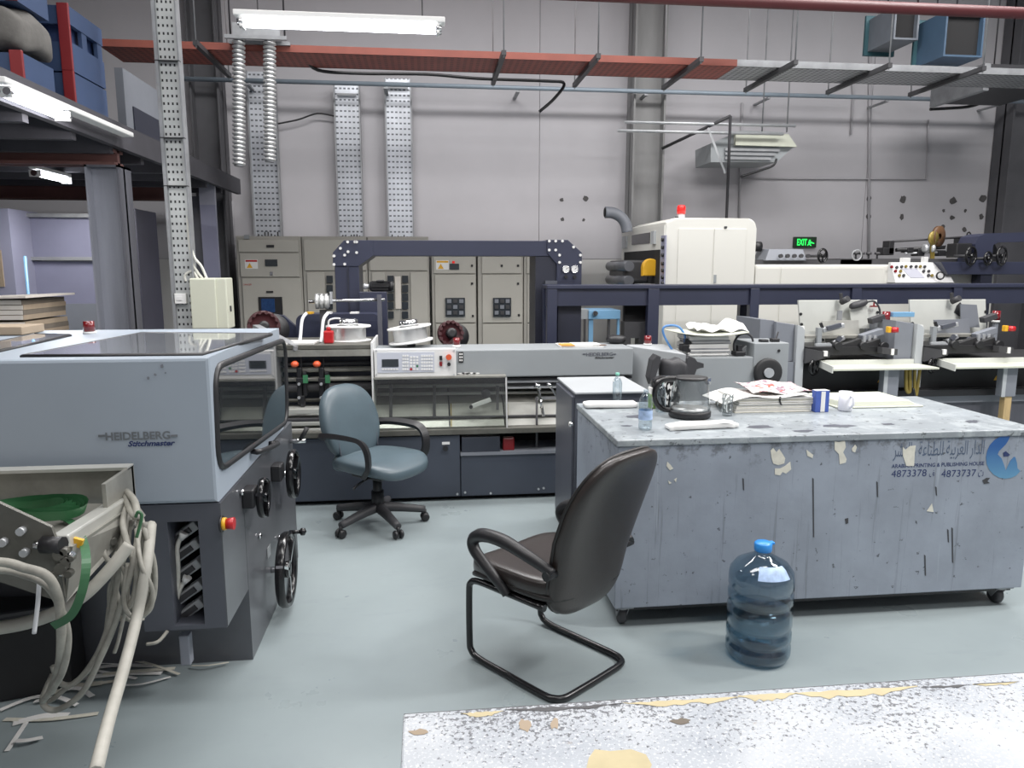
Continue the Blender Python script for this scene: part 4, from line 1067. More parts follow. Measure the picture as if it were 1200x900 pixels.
# upper beam with lettering
BYf = 5.0
x0, x1 = at(438, 420, Y=BYf).x, at(742, 420, Y=BYf).x
zb0, zb1 = zy(441, BYf, 640), zy(409, BYf, 640)
MB().box(x0, x1, BYf, BYf + .38, zb0, zb1, .008).build('beam_cover', 'feeder_grey', t)
for k, (dz, m_) in enumerate(((.012, 'black'), (.03, 'galv'), (.05, 'black'), (.075, 'galv'))):
    MB().box(xc + .01, x1, BYf + .02 + .01 * k, BYf + .06 + .01 * k, zb0 - dz - .016, zb0 - dz).build('slide_rail', m_, t)
LY = BYf - .002
p, q = at(687, 417.5, Y=LY), at(718, 413, Y=LY)
text('HEIDELBERG', p, (1, 0, 0), (0, 0, 1), q.x - p.x, q.z - p.z, 'nameplate', 'base_grey', t, bold=.02)
FB(683, 414.4, 686.5, 415.6, LY - .002, .002).build('nameplate_bar', 'base_grey', t); FB(718.5, 414.4, 722, 415.6, LY - .002, .002).build('nameplate_bar', 'base_grey', t)
p, q = at(697, 420.5, Y=LY), at(720, 417.6, Y=LY)
text('Stitchmaster', p, (1, 0, 0), (0, 0, 1), q.x - p.x, q.z - p.z, 'model_lettering', 'black', t, shear=.3, bold=.03)
m = MB().use('white')
for px, w_ in ((541, 5), (546, 6), (552, 8), (558, 5)): m.poly(blob(px, 437.5, w_, 1.1, LY - .001))
m.build('paint_splash', None, t)
FB(537.5, 412.5, 543, 425, BYf - .006, .006).build('switch_strip', 'black', t)
for k in range(3):
    for j in range(2): FB(538.3 + 2.3 * j, 414 + 3.6 * k, 539.8 + 2.3 * j, 416 + 3.6 * k, BYf - .009, .004).build('switch', 'white', t)
# control panel
CPY = 4.95
def cp(name, m_, a_, b_, c_, d_, pr=.006, par=None, bev=0): return FB(a_, b_, c_, d_, CPY - pr, pr + (.05 if name == 'control_panel' else 0), bev).build(name, m_, par or t)
pan = cp('control_panel', 'panel_white', 438.5, 409, 534.5, 441.5, 0, None, .004)
cp('panel_plate', 'keypad', 442, 413, 509, 436.5, .004, pan)
cp('display', 'lcd', 447.5, 421, 467, 430, .008, pan)
for i in range(6): cp('key', 'white', 447.5 + 3.3 * i, 432, 450 + 3.3 * i, 433.6, .008, pan)
for j in range(5):
    for i in range(3): cp('key', 'white', 471.5 + 2.6 * i, 416 + 3.9 * j, 473.5 + 2.6 * i, 418.4 + 3.9 * j, .008, pan)
    for i in range(3): cp('key', 'green' if (i, j) == (2, 3) else 'red' if (i, j) == (0, 4) else 'white', 480.5 + 3.6 * i, 417.5 + 3.5 * j, 483 + 3.6 * i, 419.8 + 3.5 * j, .008, pan)
    for i in range(5): cp('key', 'white', 493.5 + 2.9 * i, 416 + 3.9 * j, 495.7 + 2.9 * i, 418.4 + 3.9 * j, .008, pan)
cp('rocker_switch', 'black', 515, 417, 518.3, 422, .01, pan); cp('rocker_switch', 'red_dark', 515, 424, 518.3, 429, .01, pan)
c = at(525.8, 418, Y=CPY); MB().use('orange').cyl(c, c - Vector((0, .03, 0)), .016, .02, 14).build('stop_button', None, pan)
c = at(526, 426.5, Y=CPY); MB().use('black').cyl(c, c - Vector((0, .025, 0)), .012, n=12).build('selector', None, pan)
for px, py in ((441, 411), (532, 411), (441, 439), (532, 439)):
    c = at(px, py, Y=CPY); MB().cyl(c, c - Vector((0, .004, 0)), .006, n=8).build('screw', 'galv', pan)
# stitching heads bay
x0, x1 = xL, at(436, 450, Y=4.95).x
MB().box(x0, x1, 5.1, 5.3, zE + .02, zy(405, 5.0)).build('head_bay_back', 'slate_dark', t)
MB().box(x0, x1, 4.95, 5.5, zy(408, 4.95), zy(408, 4.95) + .03, .004).build('head_bay_top', 'stain_dark', t)
MB().box(x0, x1, 4.945, 4.96, zy(416, 4.95), zy(408.5, 4.95)).build('head_bay_rail', 'stain_dirty', t)
MB().box(x1, x1 + .012, 4.93, 5.5, zE, zy(404, 4.95) + .02).build('bay_end_plate', 'panel_white', t)
for py, r, m_ in ((424, .014, 'charcoal'), (431, .018, 'stain_dirty'), (442, .016, 'stain_dirty'), (452, .03, 'charcoal'), (466, .012, 'stain_dark')):
    MB().cyl((x0, 5.06, zy(py, 5.06)), (x1, 5.06, zy(py, 5.06)), r, n=12).build('cross_bar', m_, t)
for py, h, m_ in ((476, 6, 'stainless'), (487, 4, 'charcoal'), (491, 5, 'stainless'), (499, 7, 'stainless')):
    MB().box(x0, x1, 4.9, 5.0, zy(py + h, 4.9), zy(py, 4.9), .006).build('deck_bar', m_, t)
for px in (345, 371):
    m = MB().use('black')
    m.fbox(px + 3, 431, px + 9, 474, 4.96, .05, .006); m.fbox(px + 10, 436, px + 14, 464, 4.95, .05, .004); m.fbox(px + 2, 443, px + 13, 450, 4.94, .05, .004); m.fbox(px + 6, 464, px + 12, 477, 4.95, .04, .004)
    h = m.build('stitching_head', None, t)
    c = at(px, 427, Y=4.93); MB().use('orange').lathe([(.004, 0), (.022, .004), (.026, .02), (.016, .032), (.004, .036)], c + Vector((0, .02, -.015)), (0, -.4, 1), 14).build('knob', None, h)
    FB(px + 10, 440, px + 15.5, 449, 4.925, .02).build('green_block', 'green', h)
    for py in (450, 466):
        c = at(px + 5.5, py, Y=4.94); MB().cyl(c, c - Vector((0, .01, 0)), .01, n=8).build('bolt', 'galv', h)
    MB().tube([at(px + 7, 405, Y=5.0), at(px + 8, 425, Y=4.97), at(px + 7, 440, Y=4.98)], .004, 6).build('wire', 'black', h)
# clamps at the right
m = MB().use('chrome'); m.bar(at(630, 452, Y=5.0), at(637, 488, Y=4.95), .014); m.cyl(at(627, 451, Y=4.98), at(634, 454, Y=4.98), .018, n=10); m.cyl(at(634, 468, Y=4.95), at(634, 478, Y=4.95), .01, n=8); m.use('charcoal').cyl(at(629, 466, Y=4.97), at(629, 524, Y=4.9), .008, n=8); m.build('clamp', None, t)
m = MB().use('chrome'); m.cyl(at(642, 449, Y=5.0), at(646, 454, Y=5.0), .014, n=10); m.bar(at(645, 453, Y=5.0), at(653, 466, Y=4.98), .01); m.build('clamp', None, t)
FB(628, 465, 666, 468, 5.05, .02).build('slide_block', 'galv_dull', t)
# things on top: red beacon on the beam (part), newspaper, oil can, spools
zB = zb1
c = Vector((at(535, 403, Y=5.15).x, 5.15, zB)); MB().use('white').cyl(c, c + Vector((0, 0, .02)), .027).use('red_beacon').cyl(c + Vector((0, 0, .02)), c + Vector((0, 0, .07)), .025, .023).build('beacon', None, t)
o = MB(); c = at(680, 400, Y=5.15); xq0, xq1 = at(656, 400, Y=5.1).x, at(706, 400, Y=5.1).x
o.use('paper').box(xq0, xq1, 5.06, 5.28, zB + .001, zB + .012); o.use('news_orange').box(xq0 + .005, xq0 + .1, 5.055, 5.2, zB + .012, zB + .018); o.use('paper').box(xq0 + .1, xq1 - .03, 5.06, 5.26, zB + .012, zB + .017); o.use('brown').box(xq1 - .08, xq1 + .02, 5.06, 5.1, zB + .012, zB + .016)
tag(o.build('newspaper'), 'folded newspaper lying on the grey beam of the stitching line', 'newspaper')
zT = zy(408, 4.95) + .03
def spool(px, Y, label, tilt=0, dz=0):
    c = Vector((at(px, 400, Y=Y).x, Y, zT))
    s = thing('wire_spool', c, label, 'spool', 'silver wire spools on the stitching line')
    ax = Vector((sin(tilt), 0, cos(tilt)))
    b = Vector((c.x, c.y, at(px, 400, Y=Y).z + dz))
    MB().lathe([(.03, min(0, b.z - c.z - .03)), (.03, b.z - c.z + .002)], c, (0, 0, 1), 14).build('spindle', 'charcoal', s)
    MB().lathe([(.02, 0), (.155, 0), (.155, .012), (.1, .014)], b, ax, 36).build('bottom_flange', 'white', s)
    MB().lathe([(.115, .012)] + [(.117 + .003 * (k % 2), .014 + .004 * k) for k in range(22)] + [(.115, .102)], b, ax, 36).build('wire_coil', 'alu', s)
    MB().lathe([(.08, .1), (.155, .102), (.155, .112), (.12, .116), (.08, .112)], b, ax, 36, False).build('top_flange', 'white', s)
    MB().lathe([(.065, .10), (.065, .155), (.05, .16), (.02, .16)], b, ax, 16).build('hub', 'chrome', s)
    return s
spool(409, 5.28, 'silver wire spool standing level behind the red oil can'); spool(482, 5.28, 'tilted silver wire spool beside the burgundy reel, above the control panel', radians(-7), -.005)
c = Vector((at(386, 412, Y=5.05).x, 5.05, zT)); s = thing('oil_can', c, 'small red plastic oil can standing on the stitching line', 'oil can')
MB().box(c.x - .032, c.x + .032, 5.02, 5.08, zT, zT + .085, .01).build('can_body', 'red', s); MB().lathe([(.014, .085), (.014, .105), (.008, .11)], c, (0, 0, 1), 12).build('neck', 'red', s)
MB().tube([c + Vector((0, 0, .105)), c + Vector((.005, 0, .15)), c + Vector((.04, 0, .165)), c + Vector((.08, 0, .165))], .006, 8).build('spout', 'white', s)
for i, px in enumerate((353, 378)):
    P = [at(px - 2, 412, Y=5.1), at(px - 1, 395, Y=5.12), at(px + 1, 375, Y=5.16), at(px + 6, 367, Y=5.2)]
    P[0].z = zT
    tag(MB().tube(P, .011, 8).build('guide_tube', 'tube_white'), ['upright white plastic guide tube, the one farther from the red oil can', 'upright white plastic guide tube rising just behind the red oil can'][i], 'tube', 'white guide tubes on the stitching line')
o = MB().use('paper').hexa([(at(330, 410, Y=5.0).x, 5.0, zT), (at(368, 410, Y=5.0).x, 5.0, zT), (at(375, 405, Y=5.2).x, 5.2, zT), (at(330, 405, Y=5.2).x, 5.2, zT)] + [(at(330, 410, Y=5.0).x, 5.0, zT + .01), (at(368, 410, Y=5.0).x, 5.0, zT + .01), (at(375, 405, Y=5.2).x, 5.2, zT + .01), (at(330, 405, Y=5.2).x, 5.2, zT + .01)])
tag(o.build('paper_sheet'), 'white papers lying on top of the stitching line beside the grey hood', 'paper')
# machine end seen above the grey hood: small bright posts and a slanted rail
for i, px in enumerate((250, 288)):
    c = at(px, 388, Y=5.0); b = Vector((c.x, c.y, zT))
    MB().box(c.x - .05, c.x + .05, 4.97, 5.03, zE, zT).build('post_base', 'charcoal', t) if False else None
    MB().lathe([(.05, 0), (.05, .03), (.032, .032), (.032, .085), (.05, .09), (.05, .1)], b, (0, 0, 1), 20).build('wire_bobbin', 'chrome', t)
MB().bar(at(300, 383, Y=5.4), at(349, 408, Y=4.95), .05, .03).build('slanted_rail', 'galv_dull', t)
MB().box(x0 - .6, x0, 4.95, 5.38, 0, zT).build('end_housing', 'charcoal', t)
# reels behind
def reel(px, py, Y, R, label):
    c = at(px, py, Y=Y); s = thing('cable_reel', (c.x, c.y, 0), label, 'reel', 'burgundy reels behind the stitching line')
    MB().lathe([(R * .3, 0), (R, 0), (R, .03), (R * .85, .035), (R * .8, .02), (R * .3, .02)], c, (.25, -1, .15), 32).build('flange', 'burgundy', s)
    m = MB().use('burgundy')
    d = Vector((.25, -1, .15)).normalized(); u = d.cross(Vector((0, 0, 1))).normalized(); v = u.cross(d)
    for k in range(14):
        a = 2 * pi * k / 14; e = c + (u * cos(a) + v * sin(a)) * R * .88 + d * .035
        m.cyl(e, e + d * .012, .014, n=8)
    m.use('black').lathe([(.04, .02), (.04, .07), (.02, .07)], c, d, 14); m.build('hub', None, s)
    MB().lathe([(R * .3, 0), (R * 1.02, 0), (R * 1.02, .02), (R * .3, .02)], c + Vector((.05, .08, -.03)), (.25, -1, .15), 32).build('back_flange', 'black', s)
    MB().box(c.x - .03, c.x + .03, c.y + .1, c.y + .16, 0, c.z).build('stand', 'navy_dark', s)
    return s
reel(309, 383, 5.75, .12, 'burgundy reel behind the grey hood, the one beside the navy wedge'); reel(527, 391, 5.7, .1, 'burgundy reel behind the grey beam near the red beacon')
# ================================================================== NAVY GANTRY
GY_ = 6.3
t = GN = thing('gantry', (.3, GY_ + .2, 0), 'tall navy gantry arch with white bolts standing before the electrical cabinets', 'gantry')
D = .4
zt = at(530, 281, Y=GY_).z; zb = at(530, 300, Y=GY_).z
gx = lambda px, py=300: at(px, py, Y=GY_).x
MB().box(gx(418), gx(648), GY_ + .01, GY_ + D, zb, zt - .005, .004).build('beam', 'navy', t)
MB().box(gx(391.5), gx(420), GY_ + .01, GY_ + D, 0, at(405, 312, Y=GY_).z, .004).build('left_post', 'navy', t)
MB().box(gx(406), gx(408), GY_ + .0, GY_ + .02, 0, at(405, 312, Y=GY_).z).build('post_seam', 'navy_dark', t)
P = [at(a, b, Y=GY_) for a, b in ((390, 312), (390, 296), (403, 281.5), (437, 281.5), (437, 300), (420, 312))]
gl_ = MB().prism(P, (0, D + .02, 0), .003).build('corner_plate', 'navy', t)
P = [at(a, b, Y=GY_) for a, b in ((641, 281), (665.5, 281), (682, 296), (682, 309), (652, 309), (641, 296))]
gr_ = MB().prism(P, (0, D + .02, 0), .003).build('corner_plate', 'navy', t)
def bolts(par, L, Y=GY_):
    for px, py in L:
        c = at(px, py, Y=Y); MB().cyl(c, c - Vector((0, .014, 0)), .0115, n=8).build('bolt', 'white', par)
bolts(gl_, ((391.5, 300), (391.5, 310), (399, 291), (404, 299), (404, 309.5), (408, 295), (407.5, 283.5), (418, 283.5), (418, 296), (416, 283.5)))
bolts(gr_, ((643.5, 282.5), (651, 282.5), (659, 282.5), (643.5, 293), (651, 293), (672, 289.5), (680, 299), (655.5, 299), (655.5, 307.5), (680, 307.5)))
MB().box(gx(652.5), gx(682), GY_, GY_ + D, 0, at(660, 309, Y=GY_).z, .004).build('right_post', 'navy', t)
MB().hexa([(gx(628), GY_ + .02, 0), (gx(653), GY_ + .02, 0), (gx(653), GY_ + D, 0), (gx(628), GY_ + D, 0), (gx(628), GY_ + .02, at(640, 300, Y=GY_).z), (gx(653), GY_ + .02, at(640, 300, Y=GY_).z), (gx(653), GY_ + D, zb), (gx(628), GY_ + D, zb)]).build('inner_leg', 'navy_dark', t)
FB(653, 310.5, 681.5, 330, GY_ - .004, .004).build('gauge_plate', 'navy', t)
for px in (662.8, 673):
    c = at(px, 315.5, Y=GY_); g = MB().use('white').cyl(c, c - Vector((0, .02, 0)), .03, n=18).build('pressure_gauge', None, t)
    m = MB().use('black').bar(c - Vector((0, .022, 0)), c + Vector((.015, -.022, .012)), .004, .003, up=(0, 1, 0)); m.build('needle', None, g)
    MB().torus(c - Vector((0, .02, 0)), (0, 1, 0), .03, .004, 18, 6).build('bezel', 'chrome', g)
    c = at(px, 324.5, Y=GY_); MB().cyl(c, c - Vector((0, .025, 0)), .015, n=12).build('knob', 'black', t)
for py in (329, 363): FB(639, py, 653, py + 4, GY_ - .01, .03).build('cross_strut', 'base_grey', t)
# navy machine body with motor, shaft and pulley under the left leg
ny = 5.95
nx = lambda px: at(px, 385, Y=ny).x
t = thing('drive_unit', ((nx(348) + nx(448)) / 2, ny + .2, 0), 'rounded navy drive housing between the wire spools and the gantry leg', 'machine')
zt = at(400, 368, Y=ny).z; r = .06
x0, x1 = nx(347), nx(446)
prof = [(x0, 0), (x1, 0)] + [(x1 - r + r * cos(a), zt - r + r * sin(a)) for a in [i * pi / 12 for i in range(7)]] + [(x0 + r + r * cos(a), zt - r + r * sin(a)) for a in [pi / 2 + i * pi / 12 for i in range(7)]]
MB().prism([(a, ny, b) for a, b in prof], (0, .23, 0)).build('housing', 'navy', t)
MB().prism([(a, ny - .006, b) for a, b in [(x0 + .5 * (x1 - x0), 0), (x1 - .02, 0), (x1 - .02, zt - .05), (x0 + .5 * (x1 - x0), zt - .05)]], (0, .006, 0)).build('access_cover', 'navy', t)
FB(358, 366, 366, 369, ny + .02, .1).build('yellow_block', 'yellow', t)
FB(376, 366, 388, 368.5, ny + .02, .1).build('white_block', 'white', t); FB(410, 366, 420, 368.5, ny + .02, .1).build('white_block', 'white', t)
wx = lambda px, Y=5.9: at(px, 385, Y=Y).x
t = thing('guard_wedge', (wx(325), 6.0, 0), 'navy sloped guard plate between the burgundy reel and the drive housing', 'guard')
P = [at(a, b, Y=6.0) for a, b in ((318, 368), (332, 370), (348, 384), (348, 404), (312, 404))]
P[3].z = P[4].z = 0
MB().prism(P, (0, .06, 0)).build('plate', 'navy', t)
sy = 5.72
t = thing('roller_shaft', at(440, 400, Y=sy) * Vector((1, 1, 0)), 'steel roller shaft with a bright pulley on a grey post above the drive housing', 'shaft')
MB().cyl(at(362, 353.5, Y=sy), at(451, 351, Y=sy), .012, n=12).build('shaft', 'chrome', t)
m = MB().use('alu'); a_, b_ = at(370, 353, Y=sy), at(386, 353, Y=sy)
for k in range(3): m.cyl(a_.lerp(b_, k / 3), a_.lerp(b_, k / 3 + .24), .058, n=20)
m.cyl(a_, b_, .045, n=18); m.build('pulley', None, t)
MB().box(at(387, 350, Y=sy).x, at(388, 350, Y=sy).x + .01, sy - .02, sy + .02, at(387, 356, Y=sy).z, at(387, 342, Y=sy).z).build('clamp_arm', 'galv', t)
e = at(444.5, 350, Y=sy); MB().box(e.x - .016, e.x + .016, sy - .02, sy + .02, 0, e.z + .03).build('post', 'steel_col_dark', t)
e = at(379, 360, Y=sy); MB().box(e.x - .03, e.x + .02, sy - .0, sy + .05, 0, e.z - .02).build('post', 'charcoal', t)
cy_ = 6.2
t = thing('motor_column', (gx(438), cy_ + .15, 0), 'square navy column carrying a black electric motor behind the spools', 'machine')
a_, b_ = at(421.5, 370, Y=cy_).x, at(454, 370, Y=cy_).x; zt = at(440, 342, Y=cy_).z
MB().box(a_, b_, cy_ - .0, cy_ + .09, 0, zt, .004).build('column', 'navy', t)
p, q = at(433, 335.5, Y=cy_ + .05), at(461, 335, Y=cy_ + .05); q.z = p.z; rr = zt + .005
m = MB().use('black'); R = p.z - zt
m.lathe([(R * .7, 0), (R * .9, .01), (R * .9, (q - p).length - .03), (R * .95, (q - p).length - .03), (R * .95, (q - p).length), (R * .3, (q - p).length)], p, q - p, 20)
for k in range(10):
    a = 2 * pi * k / 10; m.bar(p + Vector((.02, cos(a) * R * .93, sin(a) * R * .93)), q + Vector((-.04, cos(a) * R * .93, sin(a) * R * .93)), .008)
m.box(p.x + .06, p.x + .12, cy_ + .0, cy_ + .1, p.z + R * .8, p.z + R * 1.15, .005); m.build('motor', None, t)
m = MB().use('galv'); m.cyl(p - Vector((.05, 0, 0)), p, .02, n=10); m.cyl(p - Vector((.045, 0, 0)), p - Vector((.03, 0, 0)), R * .55, n=14); m.build('gearbox', None, t)
# ================================================================== NAVY FRAME (rail)
RY = 6.0
RXA = at(641, 345, Y=RY).x; RXB = 6.2
zr1 = at(900, 333.5, Y=RY).z
zr0 = at(700, 358.5, Y=RY).z
t = thing('conveyor_frame', (3.5, RY + .3, 0), 'long navy steel conveyor frame in front of the cream machine', 'frame')
MB().box(RXA, RXB, RY, RY + .27, zr1 - .03, zr1, .004).build('top_rail', 'navy', t)
MB().box(RXA, RXB, RY + .03, RY + .06, zr0, zr1 - .031).build('apron', 'navy', t)
MB().box(RXA, RXB, RY + .22, RY + .25, zr0, zr1 - .031).build('apron', 'navy', t)
for i, (p0, p1) in enumerate(((641.5, 653), (760, 773), (880, 890.5), (999, 1010), (1118, 1128))):
    a_, b_ = at(p0, 345, Y=RY).x, at(p1, 345, Y=RY).x
    MB().box(a_, b_, RY + .002, RY + .07, 0, zr1 - .032, .003).build('post', 'navy', t)
    MB().box(a_, b_, RY + .205, RY + .27, 0, zr1 - .032, .003).build('post', 'navy', t)
m = MB(); a_, b_ = at(654, 380, Y=RY + .1).x, at(681, 380, Y=RY + .1).x
MB().box(a_, b_, RY + .10, RY + .13, 0, zr0 + .02).build('side_panel', 'navy_dark', t)
# dark machine unit under the frame
t = thing('drive_box', (at(745, 390, Y=RY + .1).x, RY + .3, 0), 'dark grey drive box with an open recess under the navy frame', 'machine')
a_, b_ = at(731, 380, Y=RY + .1).x, at(759, 380, Y=RY + .1).x
z1 = at(745, 377, Y=RY + .1).z; z2 = at(745, 396, Y=RY + .1).z
m = MB().use('charcoal'); m.box(a_, b_, RY + .08, RY + .2, z2, z1); m.box(a_, a_ + .06, RY + .08, RY + .2, 0, z2); m.box(b_ - .08, b_, RY + .08, RY + .2, 0, z2); m.build('casing', None, t)
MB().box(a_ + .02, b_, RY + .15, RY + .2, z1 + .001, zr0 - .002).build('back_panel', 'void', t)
m = MB().use('black'); c = at(722, 398, Y=5.3); c.z = at(640, 409, Y=5.0).z + .032
m.superell(c, (.075, .06, .032), .8, .9, 20); tag(m.build('cable_hank'), 'coiled dark cable lying on the far end of the grey beam', 'cable')
# blue stand and pale bin behind
t = thing('blue_stand', (at(705, 390, Y=7.3).x, 7.4, 0), 'pale blue steel stand seen through the navy frame', 'stand')
by = 7.3
FB(690, 363.5, 727, 374, by, .4, .004).build('top_tray', 'blue_frame', t); FB(681, 363, 691, 374, by + .02, .3).build('end_plate', 'feeder_grey', t)
for p0, p1, m_ in ((690.5, 695.5, 'blue_frame'), (685, 687, 'charcoal'), (713, 715.5, 'charcoal'), (724, 726.5, 'blue_frame')):
    a_, b_ = at(p0, 390, Y=by).x, at(p1, 390, Y=by).x; MB().box(a_, b_, by + .02, by + .06, 0, at(700, 374, Y=by).z).build('leg', m_, t)
c = at(697, 367, Y=by); MB().cyl(c, c - Vector((0, .04, 0)), .025, n=10).build('valve', 'chrome', t)
a_, b_ = at(700, 380, Y=7.8).x, at(728, 380, Y=7.8).x
# ================================================================== CREAM MACHINE
CYF = 6.85
cx = lambda px, py=300: at(px, py, Y=CYF).x
t = CM = thing('shrink_tunnel', (2.7, 7.4, 0), 'tall cream enclosed machine with rounded top and a red beacon lamp', 'machine')
X0, X1 = cx(779), cx(885)
ZT = at(830, 255.5, Y=CYF).z
CYB = 8.1
r = .09
prof = [(X0, .05), (X1, .05)] + [(X1 - r + r * cos(a), ZT - r + r * sin(a)) for a in [i * pi / 12 for i in range(7)]] + [(X0 + .1, ZT), (X0, ZT - .04)]
MB().prism([(a, CYF, b) for a, b in prof], (0, CYB - CYF, 0), .012).build('housing', 'cream', t)
# doors
for a_, b_ in ((794, 834.5), (836, 873)):
    z0_, z1_ = .25, at(830, 268, Y=CYF).z
    MB().box(cx(a_), cx(b_), CYF - .008, CYF, z0_, z1_, .003).build('door', 'cream', t)
FB(836.5, 322, 839.5, 331.5, CYF - .014, .014).build('handle', 'feeder_grey', t)
c = at(850, 266.5, Y=CYF); MB().box(c.x - .012, c.x + .012, CYF - .015, CYF, c.z - .01, c.z + .01).build('lock', 'charcoal', t)
# left end face (plane x = X0)
lx = X0 - .004
def L(px, py, off=0): return at(px, py, X=lx - off)
def lbox(name, m_, a_, b_, c_, d_, pr=.008, par=None):
    p, q = L((a_), (b_ + d_) / 2), L(c_, (b_ + d_) / 2); u, v = L((a_ + c_) / 2, b_), L((a_ + c_) / 2, d_)
    return MB().box(lx - pr, lx + .004, q.y, p.y, v.z, u.z).build(name, m_, par or t)
lbox('end_panel', 'cream', 729, 268, 778, 337, .006)
lbox('window', 'black_gloss', 741.5, 274, 762.5, 286, .012)
lbox('handle', 'feeder_light', 732, 277, 736, 291, .03); lbox('handle', 'feeder_light', 766, 271, 769.5, 286, .03)
lbox('infeed_opening', 'void', 732, 294, 774, 336, .01)
lbox('control_strip', 'violet_panel', 775, 276, 780, 336, .01)
for py in (281, 290, 299, 309, 317, 325, 332):
    c = L(777.5, py, .01); MB().cyl(c, c - Vector((.02, 0, 0)), .018, n=10).build('switch', 'black', t)
# roller head with yellow cap
c0 = L(768, 318); 
yR0 = L(770, 318).y; yR1 = L(741, 318).y; xo = lx - .16
p0 = at(716, 312, X=xo - .02)
zr = L(765, 318).z
m = MB().use('charcoal'); m.box(lx - .27, lx - .006, yR0 + .25, yR1 - .05, zr - .11, zr + .11, .02)
m.build('roller_frame', None, t)
for dz in (.05, -.09):
    MB().cyl((lx - .25, yR0 + .1, zr + dz), (lx - .25, yR1, zr + dz), .05, n=18).build('roller', 'base_side', t)
c = at(763, 313, Y=yR0 + .02); hw = .082
P = [c + Vector((hw * cos(a), 0, hw * sin(a))) for a in [pi * k / 12 for k in range(13)]] + [c + Vector((-hw, 0, -.085)), c + Vector((hw, 0, -.085))]
MB().prism(P, (0, .07, 0), .01).build('yellow_cap', 'yellow', t)
MB().box(lx - .16, lx, yR0 + .02, yR0 + .22, zr - .2, zr - .12).build('base_bracket', 'galv', t)
# exhaust hose
hp = [at(735, 272, Y=7.9), at(733, 262, Y=7.9), at(727, 254, Y=7.9), at(718, 249.5, Y=7.9), at(709, 249, Y=7.9)]
m = MB().use('feeder_side').tube(hp, .06, 14, 5); m.use('void').cyl(hp[-1] - Vector((.002, 0, 0)), hp[-1] - Vector((.006, 0, 0)), .048); m.build('exhaust_hose', None, t)
c = at(798, 256, Y=CYF + .2); c.z = ZT
m = MB().use('white').cyl(c, c + Vector((0, 0, .05)), .035, n=14).use('black').cyl(c + Vector((-.04, 0, 0)), c + Vector((-.04, 0, .025)), .018); m.use('red_lit').lathe([(.042, .05), (.042, .11), (.034, .13), (.001, .135)], c, (0, 0, 1), 18); m.build('beacon', None, t)
c = at(888, 289, Y=CYF + .4); MB().cyl(c - Vector((.05, 0, 0)), c + Vector((.03, 0, 0)), .05, n=14).build('motor_end', 'black', t)
# lower cream body to the right
t = thing('sealing_machine', (4.0, 7.3, 0), 'low cream machine body with a white slanted control panel and steel mechanism on top', 'machine')
ZL = at(960, 310, Y=CYF).z
XB_ = cx(1170)
MB().box(X1 + .01, XB_, CYF + .02, 7.9, .05, ZL, .02).build('housing', 'cream', t)
for a_, b_ in ((887, 916), (917.5, 1038)):
    MB().box(cx(a_), cx(b_), CYF + .012, CYF + .02, .2, at(950, 314, Y=CYF).z, .003).build('door', 'cream', t)
# slanted panel
cpz0, cpz1 = at(1075, 331, Y=CYF).z, at(1075, 307.5, Y=CYF).z
xa, xb = cx(1043), cx(1111)
MB().hexa([(xa, CYF - .12, cpz0), (xb, CYF - .12, cpz0), (xb, CYF + .02, cpz0), (xa, CYF + .02, cpz0), (xa - .0, CYF - .02, cpz1), (xb - .06, CYF - .02, cpz1), (xb - .06, CYF + .02, cpz1), (xa, CYF + .02, cpz1)], .004).build('panel_case', 'panel_white', t)
def sl(px, py):
    p = at(px, py, Y=CYF - .07)
    k = (p.z - cpz0) / (cpz1 - cpz0); return Vector((p.x, CYF - .12 + .1 * k - .004, p.z))
P = [sl(*q) for q in ((1058, 314.5), (1075.5, 314.5), (1081.5, 325.5), (1065, 325.5))]
MB().prism(P, (0, .006, 0)).build('touch_screen', 'screen_grey', t)
for i, (px, py) in enumerate(((1046, 313), (1052, 313.5), (1058, 312.7), (1063, 312.5), (1069, 312.5), (1075, 312.5), (1080, 312.5), (1085, 312.8), (1049, 318), (1055, 318), (1082, 318), (1088, 318), (1052, 323), (1057, 323), (1086, 323), (1090, 323))):
    c = sl(px, py); MB().cyl(c, c + Vector((0, -.014, .004)), .014, n=10).build('button', 'red_dark' if i in (0, 8) else 'charcoal' if i % 3 else 'gold', t)
for a_, b_, c_, d_ in ((1058, 302, 1067, 309), (1083, 301, 1088, 308)): FB(a_, b_, c_, d_, CYF - .02, .05, .003).build('white_block', 'white', t)
